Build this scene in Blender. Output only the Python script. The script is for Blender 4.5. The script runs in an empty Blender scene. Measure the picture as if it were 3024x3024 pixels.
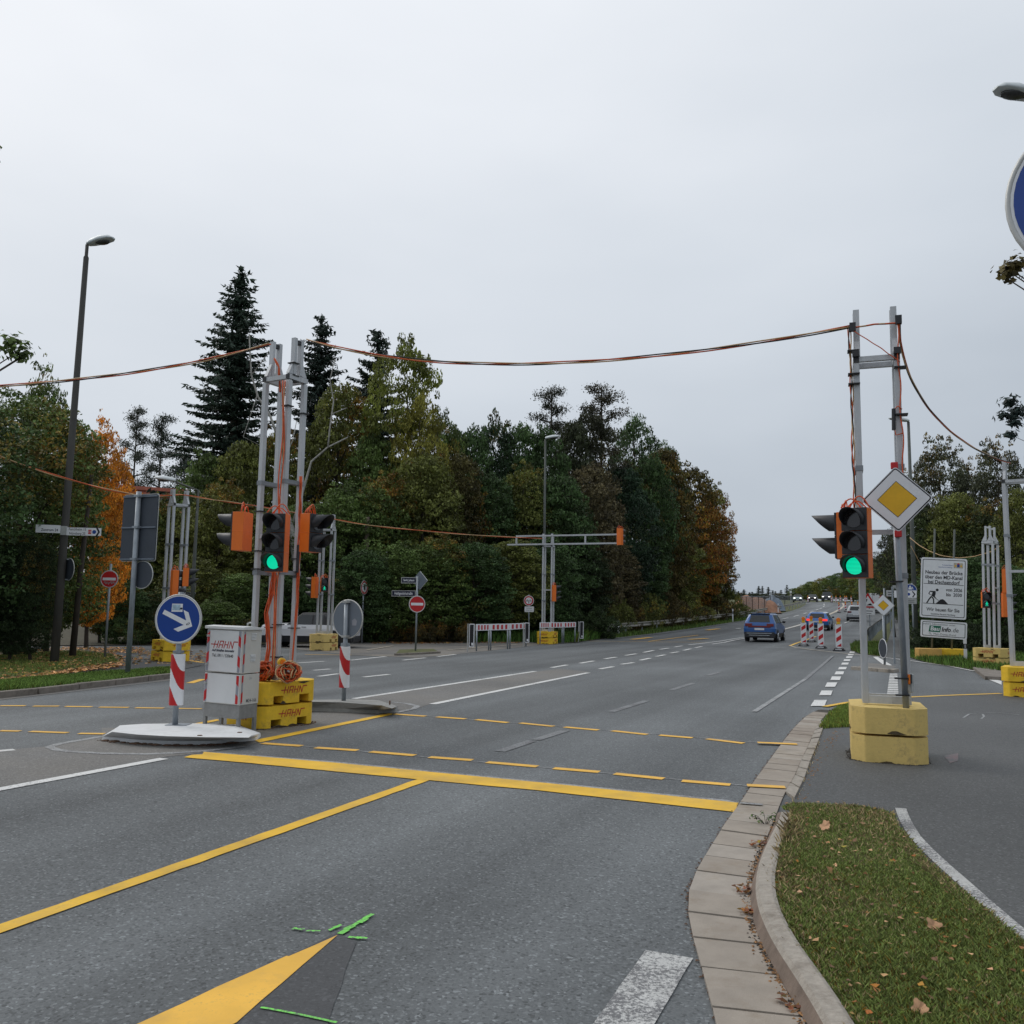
import bpy, math, random
import numpy as np
from mathutils import Vector, Matrix
random.seed(7); RNG = np.random.default_rng(11)
SC = bpy.context.scene
COL = SC.collection
R = math.radians

# ------------------------------------------------------------------ camera
PITCH, ROLL, FPX, CAMH = math.atan(288/2600), R(0.9), 2600.0, 1.6
CAM = Vector((0, 0, CAMH))
_F = Vector((0, math.cos(PITCH), math.sin(PITCH)))
_U0 = Vector((0, -math.sin(PITCH), math.cos(PITCH)))
_R = Vector((1, 0, 0))*math.cos(ROLL) + _U0*math.sin(ROLL)
_U = _U0*math.cos(ROLL) - Vector((1, 0, 0))*math.sin(ROLL)
cd = bpy.data.cameras.new('camera'); cam = bpy.data.objects.new('camera', cd); COL.objects.link(cam)
cd.sensor_width = 36; cd.lens = 36*FPX/3024; cd.clip_start = 0.05; cd.clip_end = 5000
M = Matrix((( _R.x, _U.x, -_F.x, CAM.x), (_R.y, _U.y, -_F.y, CAM.y), (_R.z, _U.z, -_F.z, CAM.z), (0, 0, 0, 1)))
cam.matrix_world = M
SC.camera = cam

# ------------------------------------------------------------------ world: overcast sky, soft sun
W = bpy.data.worlds.new('World'); SC.world = W; W.use_nodes = True
nt = W.node_tree; nt.nodes.clear()
def N(t, typ, **kw):
    n = t.nodes.new(typ)
    for k, v in kw.items(): setattr(n, k, v)
    return n
out = N(nt, 'ShaderNodeOutputWorld'); bgc = N(nt, 'ShaderNodeBackground'); bgs = N(nt, 'ShaderNodeBackground')
sky = N(nt, 'ShaderNodeTexSky'); sky.sky_type = 'NISHITA'; sky.sun_disc = False
sky.sun_elevation = R(38); sky.sun_rotation = R(-50); sky.air_density = 1.0; sky.dust_density = 4
bgs.inputs[1].default_value = 0.05
nt.links.new(sky.outputs[0], bgs.inputs[0])
tc = N(nt, 'ShaderNodeTexCoord'); sep = N(nt, 'ShaderNodeSeparateXYZ'); nt.links.new(tc.outputs['Generated'], sep.inputs[0])
mz = N(nt, 'ShaderNodeMapRange'); mz.inputs[1].default_value = -0.02; mz.inputs[2].default_value = 0.75
nt.links.new(sep.outputs[2], mz.inputs[0])
# brighter cloud towards the hidden sun (west, left of the view)
dotn = N(nt, 'ShaderNodeVectorMath', operation='DOT_PRODUCT'); dotn.inputs[1].default_value = Vector((-0.62, 0.45, 0.64)).normalized()
nt.links.new(tc.outputs['Generated'], dotn.inputs[0])
mp = N(nt, 'ShaderNodeMapping'); mp.inputs['Scale'].default_value = (1, 1, 2.6); nt.links.new(tc.outputs['Generated'], mp.inputs[0])
nz = N(nt, 'ShaderNodeTexNoise'); nz.inputs['Scale'].default_value = 2.2; nz.inputs['Detail'].default_value = 4; nz.inputs['Roughness'].default_value = .45
nt.links.new(mp.outputs[0], nz.inputs['Vector'])
def mth(t, op, a, b=None, c=None):
    n = N(t, 'ShaderNodeMath', operation=op)
    for i, v in enumerate((a, b, c)):
        if v is None: continue
        if isinstance(v, (int, float)): n.inputs[i].default_value = v
        else: t.links.new(v, n.inputs[i])
    return n.outputs[0]
f1 = mth(nt, 'MULTIPLY_ADD', mz.outputs[0], 0.72, 0.06)
f2 = mth(nt, 'MULTIPLY_ADD', dotn.outputs['Value'], 0.40, -0.13)
f3 = mth(nt, 'MULTIPLY_ADD', nz.outputs[0], 0.46, -0.22)
fs = mth(nt, 'ADD', mth(nt, 'ADD', f1, f2), f3)
cr = N(nt, 'ShaderNodeValToRGB'); nt.links.new(fs, cr.inputs[0])
e = cr.color_ramp.elements
e[0].position = 0.0; e[0].color = (0.35, 0.403, 0.467, 1)
e[1].position = 1.0; e[1].color = (0.875, 0.90, 0.943, 1)
m_ = cr.color_ramp.elements.new(0.45); m_.color = (0.60, 0.650, 0.712, 1)
nt.links.new(cr.outputs[0], bgc.inputs[0]); bgc.inputs[1].default_value = 1.11
addw = N(nt, 'ShaderNodeAddShader'); nt.links.new(bgc.outputs[0], addw.inputs[0]); nt.links.new(bgs.outputs[0], addw.inputs[1])
mixw = N(nt, 'ShaderNodeMixShader'); mixw.inputs[0].default_value = 0.06
nt.links.new(bgc.outputs[0], mixw.inputs[1]); nt.links.new(bgs.outputs[0], mixw.inputs[2])
nt.links.new(mixw.outputs[0], out.inputs[0])
sl = bpy.data.lights.new('sun', 'SUN'); sl.energy = 0.9; sl.angle = R(25); sl.color = (1, .96, .9)
so = bpy.data.objects.new('sun', sl); COL.objects.link(so)
so.rotation_euler = Vector((-0.62, 0.45, 0.64)).to_track_quat('Z', 'Y').to_euler()
SC.view_settings.view_transform = 'Standard'; SC.view_settings.look = 'None'
SC.view_settings.exposure = 0.0; SC.view_settings.gamma = 1; SC.view_settings.use_curve_mapping = False
SC.render.engine = 'CYCLES'
SC.cycles.max_bounces = 5; SC.cycles.transparent_max_bounces = 8

# ------------------------------------------------------------------ terrain and projection
TH = R(24.6)
DS, DT = Vector((math.sin(TH), math.cos(TH), 0)), Vector((math.cos(TH), -math.sin(TH), 0))
TS = [-2000, 48, 60, 70, 80, 96, 110, 130, 160, 190, 216, 235, 300, 2500]
TZ = [0, 0, .10, .27, .50, .95, 1.45, 2.2, 3.3, 4.2, 4.86, 4.95, 4.95, 4.95]
def T(x, y):
    return float(np.interp(x*DS.x + y*DS.y, TS, TZ))
def st(s, t, z=0.0):
    p = DS*s + DT*t
    return Vector((p.x, p.y, z))
def ray(px, py):
    return (_F + _R*((px-1512)/FPX) + _U*(-(py-1512)/FPX))
def G(px, py, dz=0.0, zc=None):
    d = ray(px, py)
    if zc is not None:
        t = (zc-CAMH)/d.z; P = CAM + d*t; return P
    if d.z < -1e-4:
        t0 = -CAMH/d.z; P = CAM + d*t0
        if T(P.x, P.y) < 1e-6: P.z = dz; return P
    lo = 5.0; t = lo
    while t < 700:
        P = CAM + d*t
        if P.z <= T(P.x, P.y): break
        lo = t; t += 1.0
    else:
        print('MISS', px, py); t = 225; lo = 224
    hi = t
    for _ in range(25):
        mid = (lo+hi)/2; P = CAM + d*mid
        if P.z <= T(P.x, P.y): hi = mid
        else: lo = mid
    P = CAM + d*hi; P.z = T(P.x, P.y)+dz
    return P
def atd(px, dist, py=1800):
    d = ray(px, py); h = Vector((d.x, d.y, 0)).normalized()*dist
    return Vector((h.x, h.y, T(h.x, h.y)))
def HZ(base, py):
    """height above base at which the vertical through base meets pixel row py"""
    yc = -(py-1512)/FPX; v = base - CAM
    return (yc*v.dot(_F) - v.dot(_U)) / (_U.z - yc*_F.z)
def depth(P): return (P-CAM).dot(_F)
def WP(px, py, dep):
    return CAM + ray(px, py)*dep
def az(P): return math.atan2(P.x, P.y)
def face(P): return -az(P)

# ------------------------------------------------------------------ materials
MATS = {}
def newmat(name):
    m = bpy.data.materials.new(name); m.use_nodes = True; t = m.node_tree
    b = t.nodes['Principled BSDF']; MATS[name] = m
    return m, t, b
def pbr(name, col, rough=.6, metal=0., var=.15, scale=6., bump=0., bscale=40., dirt=None, dirt_amt=.5, emit=None, estr=0, coat=0, stretch=None, dscale=3):
    m, t, b = newmat(name)
    b.inputs['Roughness'].default_value = rough; b.inputs['Metallic'].default_value = metal
    if coat: b.inputs['Coat Weight'].default_value = coat; b.inputs['Coat Roughness'].default_value = .08
    if emit:
        b.inputs['Base Color'].default_value = (*col, 1)
        b.inputs['Emission Color'].default_value = (*emit, 1); b.inputs['Emission Strength'].default_value = estr
        return m
    tc = N(t, 'ShaderNodeTexCoord'); vec = tc.outputs['Object']
    if stretch:
        mp = N(t, 'ShaderNodeMapping'); mp.inputs['Scale'].default_value = stretch; t.links.new(vec, mp.inputs[0]); vec = mp.outputs[0]
    n1 = N(t, 'ShaderNodeTexNoise'); n1.inputs['Scale'].default_value = scale; n1.inputs['Detail'].default_value = 6; n1.inputs['Roughness'].default_value = .65
    t.links.new(vec, n1.inputs['Vector'])
    r = N(t, 'ShaderNodeValToRGB'); t.links.new(n1.outputs[0], r.inputs[0])
    r.color_ramp.elements[0].position = .3; r.color_ramp.elements[1].position = .7
    r.color_ramp.elements[0].color = (*[c*(1-var) for c in col], 1); r.color_ramp.elements[1].color = (*[min(1, c*(1+var)) for c in col], 1)
    colo = r.outputs[0]
    if dirt:
        n2 = N(t, 'ShaderNodeTexNoise'); n2.inputs['Scale'].default_value = dscale; n2.inputs['Detail'].default_value = 8; n2.inputs['Roughness'].default_value = .75
        t.links.new(vec, n2.inputs['Vector'])
        rr = N(t, 'ShaderNodeValToRGB'); t.links.new(n2.outputs[0], rr.inputs[0])
        rr.color_ramp.elements[0].position = .53; rr.color_ramp.elements[1].position = .68
        rr.color_ramp.elements[1].color = (dirt_amt,)*3+(1,)
        mx = N(t, 'ShaderNodeMixRGB'); t.links.new(rr.outputs[0], mx.inputs[0]); t.links.new(colo, mx.inputs[1]); mx.inputs[2].default_value = (*dirt, 1)
        colo = mx.outputs[0]
    t.links.new(colo, b.inputs['Base Color'])
    if bump:
        n3 = N(t, 'ShaderNodeTexNoise'); n3.inputs['Scale'].default_value = bscale; n3.inputs['Detail'].default_value = 4
        t.links.new(vec, n3.inputs['Vector'])
        bp = N(t, 'ShaderNodeBump'); bp.inputs['Strength'].default_value = bump; bp.inputs['Distance'].default_value = .01
        t.links.new(n3.outputs[0], bp.inputs['Height']); t.links.new(bp.outputs[0], b.inputs['Normal'])
    return m
def asphalt(name, base, tint=(1, 1, 1.03), speck=1.0, streak=True, dust=0.0):
    m, t, b = newmat(name)
    b.inputs['Roughness'].default_value = .72; b.inputs['Specular IOR Level'].default_value = .4
    tc = N(t, 'ShaderNodeTexCoord'); vec = tc.outputs['Object']
    mp = N(t, 'ShaderNodeMapping'); mp.inputs['Rotation'].default_value = (0, 0, -TH); mp.inputs['Scale'].default_value = (.8, 22, 1)
    t.links.new(vec, mp.inputs[0])
    mp.vector_type = 'TEXTURE'
    big = N(t, 'ShaderNodeTexNoise'); big.inputs['Scale'].default_value = .22; big.inputs['Detail'].default_value = 5; t.links.new(vec, big.inputs['Vector'])
    stn = N(t, 'ShaderNodeTexNoise'); stn.inputs['Scale'].default_value = .55; stn.inputs['Detail'].default_value = 4; t.links.new(mp.outputs[0], stn.inputs['Vector'])
    fine = N(t, 'ShaderNodeTexNoise'); fine.inputs['Scale'].default_value = 85; fine.inputs['Detail'].default_value = 3; fine.inputs['Roughness'].default_value = .7; t.links.new(vec, fine.inputs['Vector'])
    vor = N(t, 'ShaderNodeTexVoronoi'); vor.inputs['Scale'].default_value = 75; t.links.new(vec, vor.inputs['Vector'])
    sp = N(t, 'ShaderNodeSeparateColor'); t.links.new(vor.outputs['Color'], sp.inputs[0])
    a = mth(t, 'MULTIPLY_ADD', big.outputs[0], 1.2, .4)
    a = mth(t, 'MULTIPLY', a, mth(t, 'MULTIPLY_ADD', stn.outputs[0], 1.9 if streak else .3, .05 if streak else .85))
    a = mth(t, 'MULTIPLY', a, mth(t, 'MULTIPLY_ADD', fine.outputs[0], 1.1*speck, 1-.55*speck))
    pw = mth(t, 'POWER', sp.outputs[0], 9.0)
    a = mth(t, 'ADD', a, mth(t, 'MULTIPLY', pw, 1.1*speck))
    dk = mth(t, 'POWER', sp.outputs[1], 5.0)
    a = mth(t, 'MULTIPLY', a, mth(t, 'MULTIPLY_ADD', dk, -.5*speck, 1.0))
    a = mth(t, 'MULTIPLY', a, base)
    cb = N(t, 'ShaderNodeCombineColor')
    for i in range(3): t.links.new(mth(t, 'MULTIPLY', a, tint[i]), cb.inputs[i])
    col = cb.outputs[0]
    if dust:
        dn = N(t, 'ShaderNodeTexNoise'); dn.inputs['Scale'].default_value = .6; dn.inputs['Detail'].default_value = 7; t.links.new(vec, dn.inputs['Vector'])
        mr = N(t, 'ShaderNodeMapRange'); mr.inputs[1].default_value = .4; mr.inputs[2].default_value = .75; mr.inputs[4].default_value = dust; t.links.new(dn.outputs[0], mr.inputs[0])
        mx = N(t, 'ShaderNodeMixRGB'); t.links.new(mr.outputs[0], mx.inputs[0]); t.links.new(col, mx.inputs[1]); mx.inputs[2].default_value = (.24, .21, .17, 1); col = mx.outputs[0]
    t.links.new(col, b.inputs['Base Color'])
    bp = N(t, 'ShaderNodeBump'); bp.inputs['Strength'].default_value = .5; bp.inputs['Distance'].default_value = .004
    t.links.new(fine.outputs[0], bp.inputs['Height']); t.links.new(bp.outputs[0], b.inputs['Normal'])
    return m
def worn(name, col, rough=.6, wear=(.10, .10, .105), amt=.5, scale=60, thr=.55):
    """road paint worn down to asphalt in spots"""
    m, t, b = newmat(name); b.inputs['Roughness'].default_value = rough
    tc = N(t, 'ShaderNodeTexCoord'); vec = tc.outputs['Object']
    n1 = N(t, 'ShaderNodeTexNoise'); n1.inputs['Scale'].default_value = scale; n1.inputs['Detail'].default_value = 6; n1.inputs['Roughness'].default_value = .8; t.links.new(vec, n1.inputs['Vector'])
    n2 = N(t, 'ShaderNodeTexNoise'); n2.inputs['Scale'].default_value = 3; n2.inputs['Detail'].default_value = 5; t.links.new(vec, n2.inputs['Vector'])
    a = mth(t, 'MULTIPLY_ADD', n2.outputs[0], .35, mth(t, 'MULTIPLY', n1.outputs[0], .65))
    mr = N(t, 'ShaderNodeMapRange'); mr.inputs[1].default_value = thr; mr.inputs[2].default_value = thr+.08; mr.inputs[4].default_value = amt; t.links.new(a, mr.inputs[0])
    mx = N(t, 'ShaderNodeMixRGB'); t.links.new(mr.outputs[0], mx.inputs[0]); mx.inputs[1].default_value = (*col, 1); mx.inputs[2].default_value = (*wear, 1)
    n3 = N(t, 'ShaderNodeTexNoise'); n3.inputs['Scale'].default_value = 1.1; n3.inputs['Detail'].default_value = 8; n3.inputs['Roughness'].default_value = .75; t.links.new(vec, n3.inputs['Vector'])
    dm = N(t, 'ShaderNodeMapRange'); dm.inputs[1].default_value = .48; dm.inputs[2].default_value = .72; dm.inputs[4].default_value = .38; t.links.new(n3.outputs[0], dm.inputs[0])
    dx = N(t, 'ShaderNodeMixRGB'); t.links.new(dm.outputs[0], dx.inputs[0]); t.links.new(mx.outputs[0], dx.inputs[1]); dx.inputs[2].default_value = (wear[0]*1.6, wear[1]*1.5, wear[2]*1.3, 1); mx = dx
    m2 = N(t, 'ShaderNodeMixRGB', blend_type='MULTIPLY'); m2.inputs[0].default_value = .5; t.links.new(mx.outputs[0], m2.inputs[1]); t.links.new(n2.outputs[0], m2.inputs[2])
    br = N(t, 'ShaderNodeMixRGB', blend_type='MULTIPLY'); br.inputs[0].default_value = 1; t.links.new(m2.outputs[0], br.inputs[1]); br.inputs[2].default_value = (1.33, 1.33, 1.33, 1)
    t.links.new(br.outputs[0], b.inputs['Base Color'])
    return m
def leafmat(name):
    m, t, b = newmat(name); b.inputs['Roughness'].default_value = .55; b.inputs['Specular IOR Level'].default_value = .25
    oi = N(t, 'ShaderNodeObjectInfo'); at = N(t, 'ShaderNodeAttribute'); at.attribute_name = 'tint'
    sp = N(t, 'ShaderNodeSeparateColor'); t.links.new(at.outputs['Color'], sp.inputs[0])
    br = mth(t, 'MULTIPLY_ADD', mth(t, 'POWER', sp.outputs[0], 1.5), 2.1, .52)
    sc = N(t, 'ShaderNodeVectorMath', operation='SCALE'); t.links.new(oi.outputs['Color'], sc.inputs[0]); t.links.new(br, sc.inputs['Scale'])
    # autumn leaves: clumps (G) below the tree's own amount (alpha)
    au = N(t, 'ShaderNodeMapRange'); t.links.new(mth(t, 'SUBTRACT', mth(t, 'ADD', oi.outputs['Alpha'], mth(t, 'MULTIPLY', sp.outputs[2], .25)), sp.outputs[1]), au.inputs[0])
    au.inputs[1].default_value = 0.0; au.inputs[2].default_value = .3
    rmp = N(t, 'ShaderNodeValToRGB'); t.links.new(sp.outputs[2], rmp.inputs[0])
    rmp.color_ramp.elements[0].color = (.20, .062, .018, 1); rmp.color_ramp.elements[1].color = (.18, .15, .022, 1)
    el = rmp.color_ramp.elements.new(.5); el.color = (.24, .10, .018, 1)
    s2 = N(t, 'ShaderNodeVectorMath', operation='SCALE'); t.links.new(rmp.outputs[0], s2.inputs[0]); t.links.new(br, s2.inputs['Scale'])
    mx = N(t, 'ShaderNodeMixRGB'); t.links.new(au.outputs[0], mx.inputs[0]); t.links.new(sc.outputs[0], mx.inputs[1]); t.links.new(s2.outputs[0], mx.inputs[2])
    t.links.new(mx.outputs[0], b.inputs['Base Color'])
    tr = N(t, 'ShaderNodeBsdfTranslucent'); t.links.new(mx.outputs[0], tr.inputs[0])
    ms = N(t, 'ShaderNodeMixShader'); ms.inputs[0].default_value = .22
    o = t.nodes['Material Output']; t.links.new(b.outputs[0], ms.inputs[1]); t.links.new(tr.outputs[0], ms.inputs[2]); t.links.new(ms.outputs[0], o.inputs[0])
    return m

asphalt('asphalt', .117, tint=(.93, 1.0, 1.03))
asphalt('asphalt_path', .088, tint=(.97, 1, 1.0), speck=.8, streak=False)
asphalt('asphalt_dusty', .14, tint=(1.03, 1, .95), speck=.5, streak=False, dust=.8)
asphalt('asphalt_island', .145, tint=(1.02, 1, .96), speck=.8, streak=False, dust=.35)
asphalt('asphalt_seal', .074, tint=(.97, 1, 1.05), speck=.5, streak=False)
worn('paint_yellow', (.80, .47, .02), amt=.25, scale=50, thr=.56)
worn('paint_yellow_line', (.84, .47, .055), amt=.3, scale=50, thr=.56)
worn('paint_white', (.72, .72, .70), amt=.75, scale=38, thr=.515)
worn('paint_strip', (.55, .55, .53), amt=.95, scale=55, thr=.46)
worn('paint_white_old', (.36, .37, .37), amt=.9, scale=40, thr=.47)
worn('paint_faded', (.22, .23, .235), amt=1, scale=45, thr=.46)
worn('paint_cream', (.52, .46, .36), amt=.6, scale=25, thr=.5)
worn('spray_green', (.20, .75, .10), amt=.85, scale=45, thr=.485)
worn('spray_red', (.19, .12, .125), amt=1, scale=12, thr=.45)
pbr('forest_floor', (.060, .052, .028), .95, var=.5, scale=2.5, bump=.6, bscale=20)
pbr('grass_base', (.085, .095, .03), .95, var=.5, scale=4, bump=.6, bscale=30, dirt=(.10, .075, .035), dirt_amt=.8, dscale=1.5)
pbr('slab', (.32, .278, .232), .85, var=.13, scale=5, bump=.35, bscale=140, dirt=(.25, .20, .15), dirt_amt=.85, dscale=2.2)
pbr('slab_dark', (.285, .242, .20), .88, var=.16, scale=6, bump=.35, bscale=140, dirt=(.19, .15, .11), dirt_amt=.85, dscale=2.6)
pbr('slab_pale', (.355, .315, .27), .85, var=.14, scale=5, bump=.35, bscale=140, dirt=(.30, .25, .19), dirt_amt=.8, dscale=1.8)
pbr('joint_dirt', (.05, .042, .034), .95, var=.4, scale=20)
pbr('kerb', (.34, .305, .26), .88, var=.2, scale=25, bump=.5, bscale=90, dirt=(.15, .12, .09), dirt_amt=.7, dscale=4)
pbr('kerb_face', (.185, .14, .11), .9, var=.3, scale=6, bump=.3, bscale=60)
pbr('kerb_grey', (.20, .175, .15), .9, var=.25, scale=8, bump=.4, bscale=60, dirt=(.07, .06, .04), dirt_amt=.8)
pbr('concrete_white', (.70, .71, .71), .8, var=.09, scale=4, bump=.25, bscale=50, dirt=(.52, .51, .48), dirt_amt=.5, dscale=2.5)
pbr('concrete', (.30, .30, .285), .9, var=.2, scale=6, bump=.4, bscale=60, dirt=(.14, .13, .11), dirt_amt=.7)
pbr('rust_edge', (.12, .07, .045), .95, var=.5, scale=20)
pbr('block_yellow', (.78, .50, .025), .75, var=.14, scale=7, bump=.3, bscale=45, dirt=(.42, .27, .05), dirt_amt=.75, dscale=6)
pbr('block_yellow_old', (.68, .50, .17), .85, var=.14, scale=5, bump=.3, bscale=45, dirt=(.34, .25, .11), dirt_amt=.8, dscale=5)
pbr('block_chip', (.075, .055, .03), .95, var=.5, scale=20)
pbr('block_orange', (.60, .36, .10), .8, var=.15, scale=6)
pbr('hahn_red', (.42, .022, .016), .6, var=.15, scale=12)
pbr('alu', (.49, .505, .52), .5, .35, var=.12, scale=9, dirt=(.33, .34, .35), dirt_amt=.6, dscale=7, stretch=(1, 1, .25))
pbr('alu_clamp', (.25, .27, .29), .55, .4, var=.15, scale=9)
pbr('galv', (.28, .31, .34), .5, .45, var=.2, scale=14, dirt=(.16, .18, .20), dirt_amt=.6, dscale=9, stretch=(1, 1, .3))
pbr('galv_light', (.42, .43, .42), .55, .3, var=.15, scale=10)
pbr('pole_dark', (.075, .072, .066), .85, var=.25, scale=5, stretch=(1, 1, .2), bump=.2)
pbr('pole_green', (.09, .10, .09), .7, var=.2, scale=5)
pbr('lamp_grey', (.62, .66, .67), .5, .2, var=.1, scale=6)
pbr('lamp_glass', (.05, .05, .05), .25, var=.3, scale=15)
pbr('black_plastic', (.022, .023, .027), .5, var=.3, scale=10)
pbr('rubber', (.03, .03, .032), .8, var=.3, scale=10)
pbr('tyre', (.022, .022, .024), .85, var=.2, scale=12)
pbr('orange_housing', (.78, .165, .014), .45, var=.07, scale=5)
pbr('orange_cable', (.62, .10, .022), .5, var=.25, scale=15)
pbr('cream_cable', (.55, .36, .18), .5, var=.2, scale=15)
pbr('cable_tie', (.01, .01, .01), .5)
pbr('sign_back', (.16, .19, .23), .6, .2, var=.08, scale=3)
pbr('sign_back_dark', (.045, .055, .072), .6, .1, var=.1, scale=3)
pbr('sign_rim', (.50, .50, .48), .45, .3, var=.08, scale=8)
pbr('sign_white', (.74, .75, .77), .45, var=.05, scale=8, dirt=(.60, .60, .61), dirt_amt=.5)
pbr('sign_blue', (.003, .045, .26), .35, var=.06, scale=4)
pbr('sign_red', (.50, .012, .014), .4, var=.06, scale=6)
pbr('sign_yellow', (.74, .42, .008), .4, var=.07, scale=9)
pbr('sign_black', (.010, .010, .013), .5)
pbr('sign_navy', (.008, .010, .035), .5)
pbr('sign_green', (.0, .13, .07), .5)
pbr('sign_grey_text', (.13, .13, .14), .6)
pbr('sign_faded_orange', (.42, .17, .02), .6, var=.2, scale=6)
pbr('sticker', (.33, .46, .55), .5, var=.35, scale=25)
pbr('cabinet', (.66, .67, .67), .55, var=.04, scale=3, dirt=(.57, .58, .58), dirt_amt=.5, dscale=2)
pbr('cabinet_warm', (.56, .55, .51), .6, var=.06, scale=4, dirt=(.47, .45, .41), dirt_amt=.5)
pbr('cabinet_metal', (.27, .27, .262), .55, .4, var=.2, scale=8, bump=.05)
pbr('refl_silver', (.30, .31, .35), .4, .2, var=.08)
pbr('amber', (.80, .20, .012), .25, var=.15, scale=20)
pbr('lamp_yellow', (.75, .45, .02), .5, var=.1)
pbr('bark', (.060, .048, .038), .95, var=.4, scale=12, bump=.6, bscale=30, stretch=(1, 1, .2))
pbr('bark_light', (.35, .34, .31), .85, var=.25, scale=10, dirt=(.05, .045, .04), dirt_amt=1, dscale=7)
pbr('wood', (.12, .095, .07), .9, var=.3, scale=8, stretch=(1, 1, .15))
pbr('house_wall', (.55, .56, .56), .85, var=.08, scale=2)
pbr('roof_tile', (.26, .075, .045), .85, var=.25, scale=5)
pbr('soil', (.27, .14, .085), .95, var=.3, scale=1.2, bump=.6, bscale=4)
pbr('rail_dark', (.09, .085, .075), .7, .1, var=.3, scale=5)
pbr('fence_wire', (.22, .24, .26), .5, .4)
pbr('tarp', (.10, .14, .19), .5, var=.3, scale=1.2)
pbr('rail', (.27, .255, .225), .6, .2, var=.2, scale=5, dirt=(.12, .11, .085), dirt_amt=.6)
pbr('car_glass', (.012, .018, .022), .18, var=.2, scale=2)
pbr('car_white', (.70, .71, .74), .3, var=.02, coat=.6)
pbr('car_blue', (.02, .10, .32), .35, .1, var=.03, coat=.35)
pbr('car_blue_bright', (.02, .13, .40), .3, .2, var=.03, coat=.8)
pbr('car_silver', (.42, .44, .46), .3, .3, var=.03, coat=.8)
pbr('car_dark', (.02, .022, .026), .3, .2, var=.05, coat=.8)
pbr('car_grey', (.10, .105, .115), .3, .3, var=.05, coat=.8)
pbr('car_pale', (.28, .36, .37), .3, .3, var=.05, coat=.8)
pbr('taillight', (.17, .008, .010), .15, var=.3, coat=.8)
pbr('tail_lit', (.5, .01, .01), .3, emit=(1, .04, .03), estr=1.2)
pbr('headlight', (.9, .9, .9), .2, emit=(1, .97, .9), estr=3.5)
pbr('chrome', (.6, .62, .64), .25, .8, var=.05)
pbr('leaf_litter', (.30, .16, .07), .9, var=.5, scale=8)
pbr('leaf_pale', (.42, .24, .13), .8, var=.3, scale=30)
leafmat('leaf'); leafmat('grass')

def green_lens(name, stripes=True):
    m, t, b = newmat(name); b.inputs['Base Color'].default_value = (0, .15, .1, 1)
    tc = N(t, 'ShaderNodeTexCoord'); w = N(t, 'ShaderNodeTexWave'); w.wave_type = 'BANDS'; w.bands_direction = 'Z'; w.inputs['Scale'].default_value = 22
    t.links.new(tc.outputs['Object'], w.inputs['Vector'])
    mr = N(t, 'ShaderNodeMapRange'); mr.inputs[3].default_value = .38 if stripes else .9; mr.inputs[4].default_value = .95; t.links.new(w.outputs[0], mr.inputs[0])
    b.inputs['Emission Color'].default_value = (.0, .95, .52, 1); t.links.new(mr.outputs[0], b.inputs['Emission Strength'])
green_lens('lens_green')
pbr('lens_dark', (.018, .012, .014), .12, var=.3, scale=30, coat=.5)

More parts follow.
